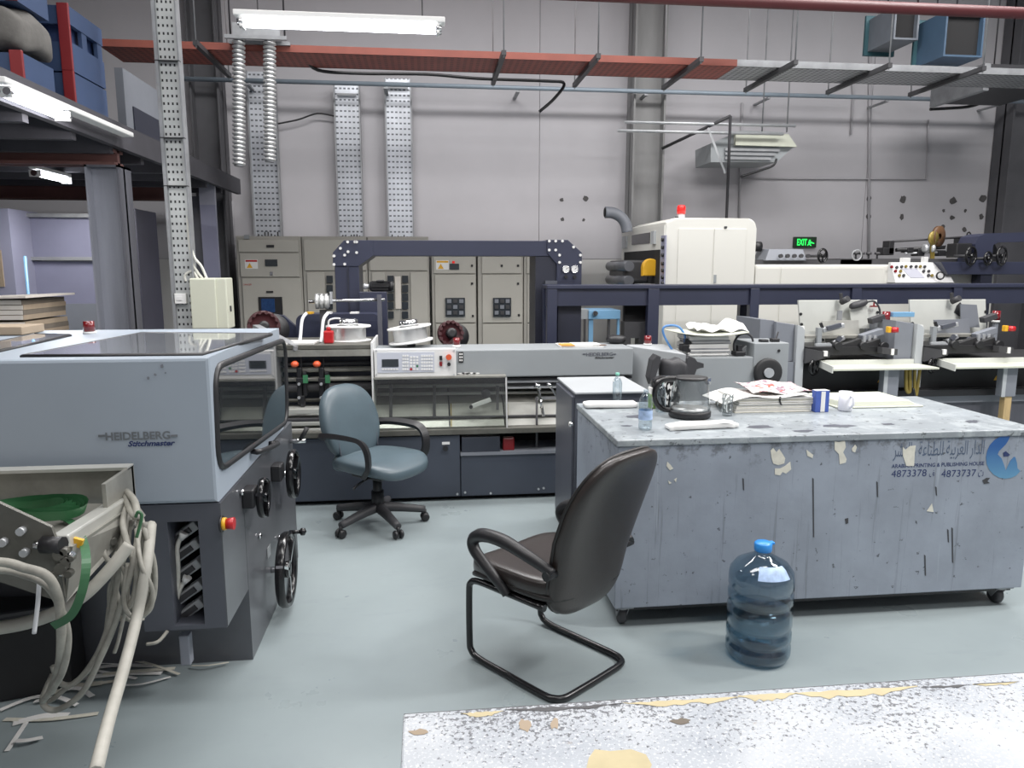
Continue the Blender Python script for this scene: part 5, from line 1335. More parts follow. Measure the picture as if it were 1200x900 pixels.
# steel mechanism on top
zt_ = ZL
MB().box(cx(893), cx(1040), CYF + .25, CYF + .6, zt_, zt_ + .05).build('table_plate', 'charcoal', t)
MB().hexa([(cx(908), CYF + .2, zt_ + .04), (cx(958), CYF + .2, zt_ + .04), (cx(958), CYF + .5, zt_ + .04), (cx(908), CYF + .5, zt_ + .04), (cx(915), CYF + .25, at(930, 292, Y=CYF + .2).z), (cx(956), CYF + .25, at(930, 292, Y=CYF + .2).z), (cx(956), CYF + .5, at(930, 291, Y=CYF + .2).z), (cx(915), CYF + .5, at(930, 291, Y=CYF + .2).z)], .005).build('film_cover', 'feeder_side', t)
for k in range(5):
    c = at(914 + k * 8, 300, Y=CYF + .19); MB().cyl(c, c - Vector((0, .03, 0)), .02, n=8).build('bolt_knob', 'charcoal', t)
def vwheel(px, py, Y, R, ax=(.45, -1, 0), m_='black_gloss', par=None):
    c = at(px, py, Y=Y); d = Vector(ax).normalized(); w_ = MB().use(m_); w_.torus(c, d, R, .012, 28, 8); w_.cyl(c - d * .03, c + d * .02, .02, n=10)
    u = d.cross(Vector((0, 0, 1))).normalized()
    for k in range(3):
        a = 2 * pi * k / 3 + .5; w_.bar(c, c + (u * cos(a) + Vector((0, 0, 1)) * sin(a)) * R, .012, .012)
    w_.use('charcoal').cyl(c, c - d * .16, .014, n=8); return w_.build('handwheel', None, par or t)
vwheel(964, 300, CYF + .05, .065)
for i in range(5):
    c = at(905 + i * 0, 300, Y=CYF + .3)
for px in (1003, 1010, 1018, 1028):
    c = at(px, 299, Y=CYF + .3); c.z = zt_ + .05
    m = MB().use('charcoal').cyl(c, c + Vector((0, 0, .06)), .01, n=8).cyl(c + Vector((0, 0, .05)), c + Vector((0, 0, .075)), .028, n=12); m.build('clamp_knob', None, t)
MB().torus(at(1004, 299, Y=CYF + .25), (0, 1, 0), .05, .008, 20, 6).build('ring', 'galv_dull', t)
MB().box(cx(1002), cx(1150), CYF + .25, CYF + .7, zt_ - .002, zt_ + .06).build('mechanism_bed', 'charcoal', t)
my = CYF + .4
for px0, py0, px1, py1, r_, m_ in ((1046, 283, 1128, 278, .012, 'charcoal'), (1050, 293, 1122, 289, .02, 'black'), (1060, 297, 1120, 295, .012, 'galv')):
    MB().cyl(at(px0, py0, Y=my), at(px1, py1, Y=my), r_, n=10).build('shaft', m_, t)
for a_, b_, c_, d_ in ((1042, 282, 1048, 298), (1035, 290, 1048, 299), (1064, 290, 1071, 296), (1126, 278, 1130, 300), (1076, 292, 1084, 300), (1100, 293, 1110, 300)):
    FB(a_, b_, c_, d_, my - .03, .12, .006).build('bearing_block', 'black', t)
for px in (1082, 1110, 1090): 
    c = at(px, 291, Y=my - .05); MB().lathe([(.03, 0), (.045, .01), (.045, .03), (.03, .04)], c, (1, 0, 0), 14).build('roller', 'galv', t)
c = at(1098, 277, Y=my - .02)
MB().lathe([(.03, 0), (.105, 0), (.105, .03), (.03, .03)], c, (.45, -1, 0), 30, False).build('disc', 'brown', t)
MB().bar(at(1092.5, 276, Y=my - .06), at(1092.5, 309, Y=my - .06), .045, .012, up=(0, 1, 0)).build('gold_arm', 'gold', t)
c = at(1093, 279, Y=my - .07); MB().lathe([(.001, 0), (.07, 0), (.07, .015), (.001, .015)], c, (.3, -1, 0), 20).build('gold_plate', 'gold', t)
MB().torus(at(1135, 277, Y=my), (.5, -1, 0), .042, .008, 20, 6).build('handwheel', 'black_gloss', t)
# navy bridge at the right
t = thing('navy_bridge', (5.5, 7.2, 0), 'navy bridge frame with three black handwheels at the right edge', 'machine')
zt = at(1150, 307, Y=CYF + .05).z; zb = at(1150, 321, Y=CYF + .05).z
P = [at(1090, 307, Y=CYF + .02), at(1290, 307, Y=CYF + .02), at(1290, 321.5, Y=CYF + .02), at(1098, 321.5, Y=CYF + .02)]
P[1].z = P[0].z; P[2].z = P[3].z
MB().prism([p - Vector((0, .16, 0)) for p in P], (0, .14, 0), .004).build('lower_beam', 'navy', t)
pts = [(1143, 307), (1143, 286), (1147, 277), (1156, 273.5), (1290, 270), (1290, 281), (1170, 284), (1164, 287), (1162, 307)]
MB().prism([at(a_, b_, Y=CYF - .02) for a_, b_ in pts], (0, .25, 0)).build('upper_beam', 'navy', t)
MB().prism([at(a_, b_, Y=CYF + .25) for a_, b_ in ((1160, 287), (1166, 286), (1174, 306), (1160, 306))], (0, .1, 0)).build('brace_plate', 'charcoal', t)
vwheel(1138, 300, CYF - .2, .085, par=t); vwheel(1158, 303, CYF - .2, .06, par=t); vwheel(1174, 300, CYF - .2, .085, par=t)
FB(1121, 285, 1139, 302, CYF - .02, .15, .01).build('gear_block', 'black', t)
P = [at(1128, 321, Y=CYF), at(1150, 321, Y=CYF)]
for px in (1145, 1250):
    x_ = at(px, 330, Y=CYF).x; MB().box(x_ - .06, x_ + .06, CYF + .02 - .14, CYF + .0, 0, zb).build('leg', 'navy_dark', t)
MB().torus(at(1102, 323, Y=CYF - .15), (.2, 1, 0), .035, .008, 18, 6).build('cable_loop', 'black', t)
# ================================================================== GREY FEEDER UNIT WITH PAPER STACK
FY0 = 4.88
fx = lambda px, Y=FY0: at(px, 420, Y=Y).x
fz = lambda py, px=830, Y=FY0: at(px, py, Y=Y).z
t = thing('paper_feeder', (fx(836), 5.2, 0), 'grey paper feeder with a black rubber handwheel, behind the glass kettle', 'machine')
xa, xb, xc = fx(797), fx(883), fx(924)
zT = fz(402, 900); zR = fz(419)
MB().box(xa, xb, FY0, 5.22, 0, zR, .006).build('body', 'feeder_grey', t)
MB().box(xb, xc, FY0, 5.22, 0, zT, .006).build('tower', 'feeder_grey', t)
MB().hexa([(fx(749), FY0 + .25, 0), (xa, FY0 - .12, 0), (xa, 5.22, 0), (fx(749), 5.22, 0), (fx(749), FY0 + .25, fz(405, 760, FY0 + .25)), (xa, FY0 - .12, fz(413, 790)), (xa, 5.22, fz(405, 760, FY0 + .25)), (fx(749), 5.22, fz(405, 760, FY0 + .25))], .005).build('angled_cover', 'feeder_light', t)
c = at(898, 436, Y=FY0); m = MB().use('black_soft').lathe([(.03, 0), (.09, 0), (.1, .012), (.1, .035), (.085, .045), (.035, .03)], c, (0, -1, 0), 36); m.use('galv').cyl(c - Vector((0, .02, 0)), c - Vector((0, .05, 0)), .034, n=20); m.build('handwheel', None, t)
for px, py in ((892, 398), (905, 397)): FB(px, py, px + 9, py + 5, FY0 + .05, .05, .004).build('knob', 'black', t)
MB().bar(at(909, 398, Y=FY0 + .06), at(912, 389, Y=FY0 + .08), .008).build('lever', 'black', t)
c = at(912.5, 411, Y=FY0); MB().cyl(c, c - Vector((0, .008, 0)), .01, n=8).build('screw', 'black', t)
c = Vector((at(759, 402, Y=FY0 + .29).x, FY0 + .29, fz(405, 760, FY0 + .25))); MB().use('white').cyl(c, c + Vector((0, 0, .012)), .03).use('red_beacon').cyl(c + Vector((0, 0, .012)), c + Vector((0, 0, .068)), .027, .025).build('beacon', None, t)
for pts, m_ in ((((789, 412), (779, 395), (777, 385), (784, 381.5), (795, 383), (802, 392), (803, 401)), 'blue_hose'), (((861, 417), (860, 403), (866, 393), (876, 391), (882, 398), (883, 416)), 'charcoal')):
    MB().tube([at(a, b, Y=FY0 + .1) for a, b in pts], .008, 8).build('hose', m_, t)
m = MB().use('black'); m.fbox(800, 404, 811, 412, FY0 + .06, .08, .005); m.fbox(803, 397, 808, 405, FY0 + .08, .04); m.build('paper_stop', None, t)
m = MB().use('black'); m.fbox(862, 412, 874, 417, FY0 + .03, .08, .005); m.fbox(865, 405, 870, 413, FY0 + .05, .04); m.build('paper_stop', None, t)
MB().prism([at(a, b, Y=FY0 + .12) for a, b in ((866, 414), (880, 400), (882, 402), (882, 417))], (0, .02, 0)).build('guide_plate', 'feeder_light', t)
# black gripper body hanging in front
m = MB().use('charcoal')
P = [at(a, b, Y=FY0 - .14) for a, b in ((764, 452), (761, 443), (765, 422), (770, 416), (775, 418), (774, 424), (767, 448))]
m.prism(P, (0, .1, 0), .006)
m.superell(at(789, 433, Y=FY0 - .09), (.095, .06, .075), .6, .7, 24, lambda p: Vector((p.x, p.y + .012 * sin(p.x * 60), p.z + .008 * sin(p.x * 70))))
P = [at(a, b, Y=FY0 - .14) for a, b in ((803, 446), (805, 420), (808, 417), (815, 420), (817, 425), (825, 426), (825, 431), (816, 432), (812, 446))]
m.prism(P, (0, .08, 0), .005)
m.build('gripper_cover', None, t)
# papers in the feeder
zz = zR + .002
names = ['lowest', 'second', 'third', 'fourth', 'topmost']
for i in range(5):
    s = random.uniform(-.01, .01); m = MB()
    for k in range(3):
        s2 = s + random.uniform(-.006, .006); m.use('paper' if k % 2 else 'galv_dull' if i in (1, 3) else 'paper'); m.box(fx(812) + s2, fx(858) + s2, FY0 + .05 + abs(s2), FY0 + .32, zz, zz + .0085, .0); zz += .009
    zz += .001
    tag(m.build('sheet_bundle'), '%s bundle of printed sheets stacked in the grey paper feeder' % (names[i] if i in (0, 4) else names[i] + ' from the bottom'), 'paper', 'sheet bundles in the paper feeder')
# curling cover sheet and crumpled white sheet
def sheet(x0, x1, y0, y1, zf, m_, name, label, cat='paper', n=14, th=.003):
    m = MB().use(m_); g = []
    for i in range(n + 1):
        g.append([m.bm.verts.new((x0 + (x1 - x0) * i / n, y0 + (y1 - y0) * j / n, zf(i / n, j / n))) for j in range(n + 1)])
    h = [[m.bm.verts.new(v.co + Vector((0, 0, th))) for v in r] for r in g]
    for i in range(n):
        for j in range(n):
            m.face([g[i][j], g[i][j + 1], g[i + 1][j + 1], g[i + 1][j]], True); m.face([h[i][j], h[i + 1][j], h[i + 1][j + 1], h[i][j + 1]], True)
    o = m.build(name); return tag(o, label, cat)
sheet(fx(795), fx(877), FY0 + .0, FY0 + .34, lambda u, v: zz + .004 + .03 * (1 - v) * abs(u - .5) ** 2 * 3 + .02 * v, 'tray_cream', 'cover_sheet', 'pale card sheet on top of the stack in the grey paper feeder')
sheet(fx(822), fx(884), FY0 + .1, FY0 + .34, lambda u, v: zz + .032 + .02 * v + .018 * sin(u * 9) * v + .012 * sin(u * 17 + v * 7) + .03 * u * v, 'paper', 'crumpled_sheet', 'crumpled white sheet lying on the card sheet in the grey paper feeder')
# ================================================================== GATHERING LINE, RIGHT
t = thing('gathering_line', (4.3, 5.3, 0), 'long dark machine base carrying the two feeding stations behind the bench', 'machine')
gy = 5.25
xa = fx(926); xe = 6.0
zb1 = at(1000, 440, Y=gy).z
zg1, zg2, zg3 = at(1000, 457, Y=gy).z, at(1000, 465, Y=gy).z, at(1000, 424, Y=gy).z
MB().box(xa + .02, xe, gy + .05, 5.9, zg2, zg3).build('dark_body', 'black_soft', t)
MB().box(xa + .02, xe, gy - .06, gy + .0, zg2, zg1, .004).build('black_rail', 'black', t)
MB().box(xa + .02, xe, gy + .02, 5.9, 0, zg2 - .001).build('lower_panel', 'steel_col_dark', t)
MB().box(xa + .02, xe, gy - .01, gy + .018, at(1000, 474, Y=gy).z, at(1000, 466, Y=gy).z).build('pale_strip', 'feeder_side', t)
MB().hexa([(fx(893, gy), gy + .06, zg3 + .002), (fx(910, gy) - .004, gy + .06, zg3 + .002), (fx(910, gy) - .004, gy + .5, zg3 + .002), (fx(893, gy), gy + .5, zg3 + .002)] + [(fx(893, gy), gy + .06, at(893, 375, Y=gy).z), (fx(910, gy) - .004, gy + .06, at(910, 376.5, Y=gy).z), (fx(910, gy) - .004, gy + .5, at(910, 376.5, Y=gy).z), (fx(893, gy), gy + .5, at(893, 375, Y=gy).z)]).build('end_cover', 'feeder_side', t)
# one station built in place, the second copied along the line
OX, OY = fx(905), gy
zq = lambda py, Y=gy, px=1000: at(px, py, Y=Y).z
def station():
    t = thing('feeding_station', (OX, gy, 0), 'feeding station nearest the grey paper feeder, white backboard and cream shelf', 'machine', 'feeding stations on the gathering line')
    X = lambda px, Y=gy: at(px, 400, Y=Y).x
    # side cover (grey, chamfered) at its left
    yb = 5.45
    zl = zq(423)
    P = [(X(910), zl), (X(932), zl), (X(932), zq(380)), (X(910), zq(376.5))]
    MB().prism([(a, gy + .02, b) for a, b in P], (0, .45, 0), .004).build('side_cover', 'feeder_side', t)
    MB().box(X(910), X(932), gy - .004, gy + .018, zq(455), zl - .001).build('side_cover', 'feeder_side', t)
    P = [(X(932.3), zq(455)), (X(942), zq(455)), (X(941), zq(386)), (X(938), zq(382)), (X(932.3), zq(380))]
    MB().prism([(a, gy - .02, b) for a, b in P], (0, .065, 0), .003).build('cover_edge', 'feeder_light', t)
    # white backboard, leaning slightly
    by = gy + .42
    P = [at(a, b, Y=by) for a, b in ((935.5, 352), (1028, 351), (1031, 402), (940, 408))]
    P[1].z = P[0].z; P[2].z = P[3].z
    bb = MB().prism([p + Vector((0, .0, 0)) for p in P], (0, .02, 0), .003).build('backboard', 'board_white', t)
    for px, py in ((938, 368), (939, 380), (1028, 366)):
        c = at(px, py, Y=by); MB().cyl(c, c - Vector((0, .01, 0)), .012, n=8).build('bolt', 'black', bb)
    MB().box(X(940), X(943.5), gy + .02, gy + .04, zq(395), zq(382)).build('white_tag', 'white', t)
    # hopper plates
    P = [at(a, b, Y=gy + .3) for a, b in ((963, 376), (1006, 375), (1008, 398), (968, 404))]
    MB().prism(P, (0, .01, 0)).build('hopper_plate', 'stainless', t)
    P = [at(a, b, Y=gy + .36) for a, b in ((996, 357), (1016, 358), (1020, 385), (998, 385))]
    MB().prism(P, (0, .01, 0)).build('hopper_plate', 'board_white', t)
    MB().fbox(982, 364, 987, 376, gy + .34, .02).build('sensor_stem', 'galv_dull', t)
    c = at(986, 354, Y=gy + .38); MB().cyl(c, c + Vector((.02, -.06, .03)), .025, n=12).bar(c + Vector((0, 0, .02)), c + Vector((-.01, 0, .07)), .02).build('sensor', 'charcoal', t)
    MB().superell(at(1006, 356.5, Y=gy + .34), (.075, .04, .028), .7, .9, 20, lambda p: p + Vector((0, 0, p.x * .25))).build('suction_cover', 'charcoal', t)
    MB().tube([at(a, b, Y=gy + .32) for a, b in ((1016, 354), (1024, 353), (1030, 360), (1031, 370), (1027, 380))], .008, 8).build('air_hose', 'charcoal', t)
    c = at(1024, 359, Y=gy + .38); MB().bar(c + Vector((-.03, 0, 0)), c + Vector((.03, 0, .0)), .012).bar(c, c + Vector((0, 0, .04)), .01).build('red_valve', 'red_dark', t)
    # guide arms
    for a, b, c_, d in ((963, 386, 988, 380), (975, 401, 988, 394)):
        MB().bar(at(a, b + 1, Y=gy + .2), at(c_, d + 1, Y=gy + .2), .05, .035, bev=.004).build('guide_arm', 'galv', t)
        MB().bar(at(a + 6, b - 1.2, Y=gy + .17), at(c_ - 3, d + .6, Y=gy + .17), .03, .03).build('guide_slot', 'base_grey', t)
    MB().bar(at(961.5, 378.5, Y=gy + .2), at(966, 389, Y=gy + .2), .018).bar(at(959, 394, Y=gy + .2), at(965, 399, Y=gy + .2), .018).build('stop_lever', 'black', t)
    MB().box(X(971), X(976), gy + .16, gy + .2, zq(409), zq(386)).build('post', 'feeder_grey', t)
    MB().prism([at(a, b, Y=gy + .12) for a, b in ((956, 403), (973, 402), (982, 410), (956, 410))], (0, .02, 0)).build('scale_plate', 'feeder_light', t)
    # black mechanism under the hopper
    m = MB().use('black'); m.box(X(950), X(1044), gy + .03, gy + .4, zq(416), zq(407)); m.build('mechanism_bed', None, t)
    m = MB().use('black_soft'); m.bar(at(984, 409, Y=gy + .08), at(1008, 401, Y=gy + .08), .05, .06); m.build('gripper', None, t)
    m = MB().use('black_soft'); m.bar(at(1010, 408, Y=gy + .08), at(1030, 401, Y=gy + .08), .05, .06); m.build('gripper', None, t)
    for px in (979, 1009, 1033):
        c = at(px, 405, Y=gy + .06); MB().cyl(c, c - Vector((0, .05, 0)), .03, n=14).build('gripper_wheel', 'black', t)
    MB().bar(at(1008, 396, Y=gy + .14), at(1033, 388, Y=gy + .14), .06, .05, bev=.005).build('arm_cover', 'feeder_side', t)
    MB().bar(at(1019, 376.5, Y=gy + .22), at(1035, 371, Y=gy + .22), .06, .045, bev=.005).build('arm_cover', 'charcoal', t)
    MB().box(X(958), X(1030), gy + .18, gy + .3, zq(399), zq(396)).build('feed_table', 'stain_dirty', t)
    for px in (1012, 1018, 1024): MB().fbox(px, 393, px + 3, 401, gy + .1, .03).build('bracket', 'galv', t)
    c = at(1046, 386.5, Y=gy - .04)
    m = MB().use('yellow').fbox(1041.5, 383, 1045, 390, gy - .05, .04, .004); c = at(1045, 386.5, Y=gy - .04); m.use('red').cyl(c, c + Vector((.04, -.02, 0)), .022, .019, 14); m.build('emergency_button', None, t)
    # front bracket, wheel, shelf
    P = [(X(941), zq(407)), (X(969), zq(412)), (X(969), zq(417)), (X(941), zq(424))]
    MB().prism([(a, gy - .05, b) for a, b in P], (0, .06, 0)).build('side_arm', 'charcoal', t)
    MB().fbox(966, 411.5, 970, 417.5, gy - .06, .02).build('arm_end', 'white', t)
    MB().prism([(a, gy - .05, b) for a, b in [(X(1030), zq(407)), (X(1048), zq(409)), (X(1048), zq(416)), (X(1030), zq(414))]], (0, .06, 0)).build('side_arm', 'charcoal', t)
    MB().fbox(1045, 409, 1048, 416, gy - .06, .02).build('arm_end', 'white', t)
    c = at(954, 430, Y=gy - .03); m = MB().use('black_gloss').torus(c, (.6, -1, 0), .055, .012, 24, 8); m.cyl(c + Vector((0, .05, 0)), c - Vector((0, .02, 0)), .018, n=10); m.bar(c - Vector((0, 0, .05)), c + Vector((0, 0, .05)), .014); m.build('handwheel', None, t)
    fy = 5.0
    p0, p1, p2, p3 = at(961, 426, Y=gy - .02), at(1077, 420, Y=gy - .02), at(1101, 430, Y=fy), at(976, 432, Y=fy)
    zs = at(1030, 432, Y=fy).z
    MB().hexa([(p3.x, fy, zs - .012), (p2.x, fy, zs - .012), (p1.x, gy - .0, zs - .012), (p0.x, gy - .0, zs - .012), (p3.x, fy, zs), (p2.x, fy, zs), (p1.x, gy - .0, zs), (p0.x, gy - .0, zs)]).build('shelf', 'tray_cream', t)
    MB().box(p0.x, p1.x, gy - .012, gy - .0, zs, zs + .035).build('shelf_lip', 'board_white', t)
    MB().bar((p0.x, gy - .01, zs + .01), (p3.x, fy, zs - .004), .008, .05).build('shelf_side', 'board_white', t)
    xs0, xs1 = at(1036, 440, Y=fy + .06).x, at(1054, 440, Y=fy + .06).x
    MB().box(xs0, xs1, fy + .06, fy + .12, zs - .24, zs - .012, .004).build('shelf_bracket', 'feeder_side', t); MB().box(xs0, xs0 + .03, fy + .055, fy + .06, zs - .24, zs - .012).build('bracket_edge', 'feeder_light', t)
    m = MB().use('yellow'); c = at(1031, 448, Y=gy - .06); m.prism([c + Vector((-.02, 0, 0)), c + Vector((.02, 0, 0)), c + Vector((0, 0, .035))], (0, -.002, 0)); m.build('warning_triangle', None, t)
    # beacon
    c = at(1038, 376, Y=gy + .3); m = MB().use('white').cyl(c - Vector((0, 0, .02)), c, .03); m.use('red_beacon').cyl(c, c + Vector((0, 0, .075)), .032, .03, 16); m.build('beacon', None, t)
    c = at(1038, 376, Y=gy + .3); MB().box(c.x - .015, c.x + .015, c.y - .015, c.y + .015, zq(406), c.z - .02).build('beacon_post', 'feeder_side', t)
    return t
S1 = station()
DX = at(1077, 347, Y=gy).x - at(936, 352, Y=gy).x
S2 = dup(S1, (OX + DX, gy, 0), label='feeding station nearest the right edge, its white backboard marked with a dark smudge')
for ch in list(S2.children):
    k_ = ch.name.split('.')[0]
    if k_ in ('suction_cover', 'air_hose', 'red_valve', 'sensor_stem'): bpy.data.objects.remove(ch)
    elif k_ == 'hopper_plate':
        ch.data = ch.data.copy(); ch.data.materials[0] = M['base_grey' if len(ch.data.vertices) and ch.data.vertices[0].co.x < .45 else 'feeder_side']
MB().prism([at(a_, b_, Y=gy + .416) for a_, b_ in ((1118, 366), (1121, 358), (1125, 354), (1129, 359), (1130, 368), (1124, 371))], (0, -.002, 0)).build('dark_smudge', 'charcoal', S2)
# third side cover between: belongs to the second station (copied). blue strip and panel seen between
o = FB(1047, 366, 1072, 371.5, gy + .25, .06, .003).build('blue_guard_strip', 'blue_frame'); tag(o, 'pale blue plastic strip between the two white backboards', 'strip')
MB_ = MB(); MB_.use('wood'); xw0, xw1 = at(1175, 480, Y=5.08).x, at(1183, 480, Y=5.08).x
MB_.box(xw0, xw1, 5.07, 5.12, 0, at(1180, 457, Y=5.08).z); tag(MB_.build('wooden_prop'), 'light wooden batten propped upright beneath the second cream shelf', 'batten')
m = MB().use('gold'); c = at(1067, 448, Y=5.1)
m.tube([at(1062, 431.5, Y=5.1), at(1062, 455, Y=5.1), at(1066, 458, Y=5.1), at(1066, 431.5, Y=5.1)], .014, 8); m.tube([at(1072, 431.5, Y=5.1), at(1072, 458, Y=5.1), at(1074, 462, Y=5.1), at(1078, 431.5, Y=5.1)], .012, 8); m.use('black').tube([at(1070, 455, Y=5.1), at(1074, 470, Y=5.1), at(1077, 480, Y=5.1)], .012, 8)
tag(m.build('rag_bundle'), 'yellow and black straps hanging below the first cream shelf', 'strap')
# ================================================================== SMALL GREY CABINET BEHIND THE BENCH
qx0, qx1 = .80, 1.215
t = thing('tool_cabinet', ((qx0 + qx1) / 2, 4.2, 0), 'small dark grey cabinet with a pale top, between bench and stitching line', 'cabinet')
zt = .897
MB().box(qx0 + .004, qx1, 3.97, 4.5, .03, zt - .012, .004).build('carcass', 'base_grey', t)
MB().box(qx0, qx1 + .01, 3.95, 4.52, zt - .012, zt, .003).build('top', 'feeder_light', t)
MB().box(qx0 - .012, qx0 + .004, 3.98, 4.49, .05, zt - .03, .003).build('side_door', 'base_grey', t)
c = at(671, 497, X=qx0 - .012); MB().cyl(c, c - Vector((.02, 0, 0)), .014, n=12).build('lock', 'chrome', t)
for yy in (4.0, 4.44):
    for xx in (qx0 + .03, qx1 - .07): MB().box(xx, xx + .04, yy, yy + .04, 0, .03).build('foot', 'black', t)
# ================================================================== BENCH
BX0, BX1, BY0, BY1, BZ = .79, 2.735, 2.975, 3.83, .858
t = BN = thing('work_bench', ((BX0 + BX1) / 2, (BY0 + BY1) / 2, 0), 'large scuffed grey metal bench on casters with a blue printed sign', 'bench')
m = MB(); m.box(BX0, BX1, BY0, BY1, .10, BZ - .03, .004); m.build('bench_body', 'bench_paint', t)
MB().box(BX0 - .006, BX1 + .006, BY0 - .006, BY1 + .006, BZ - .03, BZ, .005).build('bench_top', 'bench_top', t)
MB().box(BX0 + .02, BX1 - .02, BY0 + .04, BY1 - .02, .07, .10).build('underframe', 'black', t)
for cxp in (BX0 + .05, BX1 - .07):
    for cyp in (BY0 + .05, BY1 - .08):
        m = MB().use('galv_dull'); m.box(cxp - .04, cxp + .04, cyp - .04, cyp + .04, .092, .10); m.cyl((cxp, cyp, .08), (cxp, cyp, .092), .026, n=14)
        for s in (-.022, .022): m.prism([(cxp + s, cyp - .02, .085), (cxp + s, cyp + .03, .085), (cxp + s, cyp + .04, .04), (cxp + s, cyp + .02, .03)], (.004, 0, 0))
        f = m.build('caster', None, t)
        MB().use('charcoal').lathe([(.01, -.016), (.036, -.016), (.041, -.01), (.041, .01), (.036, .016), (.01, .016)], (cxp, cyp + .02, .041), (1, 0, 0), 24).build('wheel', None, f)
SYB = BY0 - .0006
def torn(px, py, pts, name='torn_sticker', m_='sticker', Y=SYB):
    P = [at(px + a, py + b, Y=Y) for a, b in pts]; MB().prism(P, (0, -.0012, 0)).build(name, m_, t)
torn(0, 0, [(903, 528), (906, 525), (910, 530), (913, 526), (917, 532), (920, 537), (919, 543), (912, 545), (906, 543), (904, 536)])
torn(0, 0, [(914, 549), (920, 546), (926, 541), (927, 550), (921, 555), (917, 553), (914, 557), (908, 556), (908, 549)])
torn(0, 0, [(978, 517), (983, 518), (990, 516), (991, 524), (988, 530), (992, 538), (991, 542), (984, 544), (983, 532), (978, 527)])
torn(0, 0, [(1058, 524), (1061, 527), (1066, 523), (1073, 522), (1072, 530), (1071, 546), (1062, 546), (1058, 534)])
torn(0, 0, [(945, 527), (949, 530), (953, 533), (952, 537), (946, 534)])
torn(0, 0, [(998, 526), (1002, 521), (1004, 524), (1002, 530), (999, 529)])
torn(0, 0, [(782, 541), (786, 545), (789, 549), (785, 551), (781, 546)])
torn(0, 0, [(790, 562), (793, 560), (792, 565)]); torn(0, 0, [(783, 563), (787, 566), (784, 567)])
torn(0, 0, [(1086, 599), (1092, 590), (1094, 600)])
# scratches and dark nicks
for a_, b_, c_, d_ in ((952, 560, 953.5, 630), (1027, 564, 1028.5, 583), (1096, 570, 1097.5, 581), (1115, 618, 1116.5, 660), (1110, 620, 1111.5, 636), (870, 560, 871.5, 575), (1083, 650, 1084.5, 675), (1073, 610, 1074, 614)):
    torn(0, 0, [(a_, b_), (c_, b_ + 1), (c_ + .6, d_), (a_ + .8, d_ - 1)], 'scratch', 'charcoal')
torn(0, 0, [(1151, 563), (1156, 560), (1160, 560), (1157, 564), (1160, 566), (1153, 567)], 'scuff', 'charcoal'); torn(0, 0, [(990, 608), (994, 607), (994, 613), (991, 614)], 'scuff', 'charcoal')
# printed sign
sg = bpy.data.objects.new('printed_sign', None); COL.objects.link(sg); sg.parent = t
def za(a, b): return at(1040 + a / 7.5, 490 + b / 7.5, Y=SYB)
P = [(1080, 150), (1035, 152), (985, 165), (940, 192), (900, 235), (875, 290), (865, 345), (872, 405), (895, 455), (935, 498), (980, 522), (1030, 532), (1085, 525), (1130, 505), (1167, 466), (1142, 440), (1138, 395), (1122, 340), (1108, 342), (1078, 375), (1055, 425), (1040, 460), (1024, 410), (1003, 355), (968, 318), (980, 290), (1010, 260), (1040, 230), (1065, 190)]
m = MB(); m.prism([za(*p) for p in P], (0, -.0008, 0)); m.build('emblem', 'logo_blue', t)
MB().prism([za(*p) for p in ((1015, 305), (1040, 290), (1078, 322), (1060, 335), (1020, 338))], (0, -.0008, 0)).build('emblem_nib', 'ink', t)
bpy.data.objects.remove(sg)
p, q = za(35, 440), za(850, 405)
text('ARABIAN PRINTING & PUBLISHING HOUSE', (p.x, SYB - .0003, p.z), (1, 0, 0), (0, 0, 1), q.x - p.x, .018, 'sign_lettering', 'ink', t, bold=.012)
for s_, a_, b_ in (('4873378', 32, 345), ('4873737', 470, 780)):
    p, q = za(a_, 520), za(b_, 470)
    text(s_, (p.x, SYB - .0003, p.z), (1, 0, 0), (0, 0, 1), q.x - p.x, .032, 'phone_number', 'ink', t)
for s_, a_, b_ in (('\u0641', 365, 415), ('\u062A', 795, 845)):
    p = za(a_, 518); q = za(b_, 470)
    text(s_, (p.x, SYB - .0003, p.z), (1, 0, 0), (0, 0, 1), q.x - p.x, .032, 'phone_sign', 'ink', t)
words_ = ['\uFE8D\uFEDF\uFEAA\uFE8D\uFEAD', '\uFE8D\uFEDF\uFECC\uFEAE\uFE91\uFEF4\uFE94', '\uFEDF\uFEE0\uFEC4\uFE92\uFE8E\uFECB\uFE94', '\uFEED\uFE8D\uFEDF\uFEE8\uFEB8\uFEAE']
line = ' '.join(w_[::-1] for w_ in words_[::-1])
p, q = za(45, 380), za(855, 225)
text(line, (p.x, SYB - .0003, p.z), (1, 0, 0), (0, 0, 1), q.x - p.x, .088, 'arabic_lettering', 'faded_ink', t)
# dark blots on the top
for px, py, rx, ry in ((743, 488, 9, 2.2), (735, 499, 7, 1.2), (890, 500, 18, 2.2), (985, 499, 20, 2), (1140, 494, 9, 1.6), (1040, 497, 8, 1.2), (940, 505, 14, 1.5)):
    P = []
    a0 = random.random() * 6
    for i in range(12):
        a = 2 * pi * i / 12; P.append(at(px + cos(a) * rx * random.uniform(.6, 1.2), py + sin(a) * ry * random.uniform(.6, 1.2), Z=BZ + .0008))
    MB().poly(P) if False else None
    m = MB(); m.poly(P); m.build('grease_blot', 'base_grey', t)
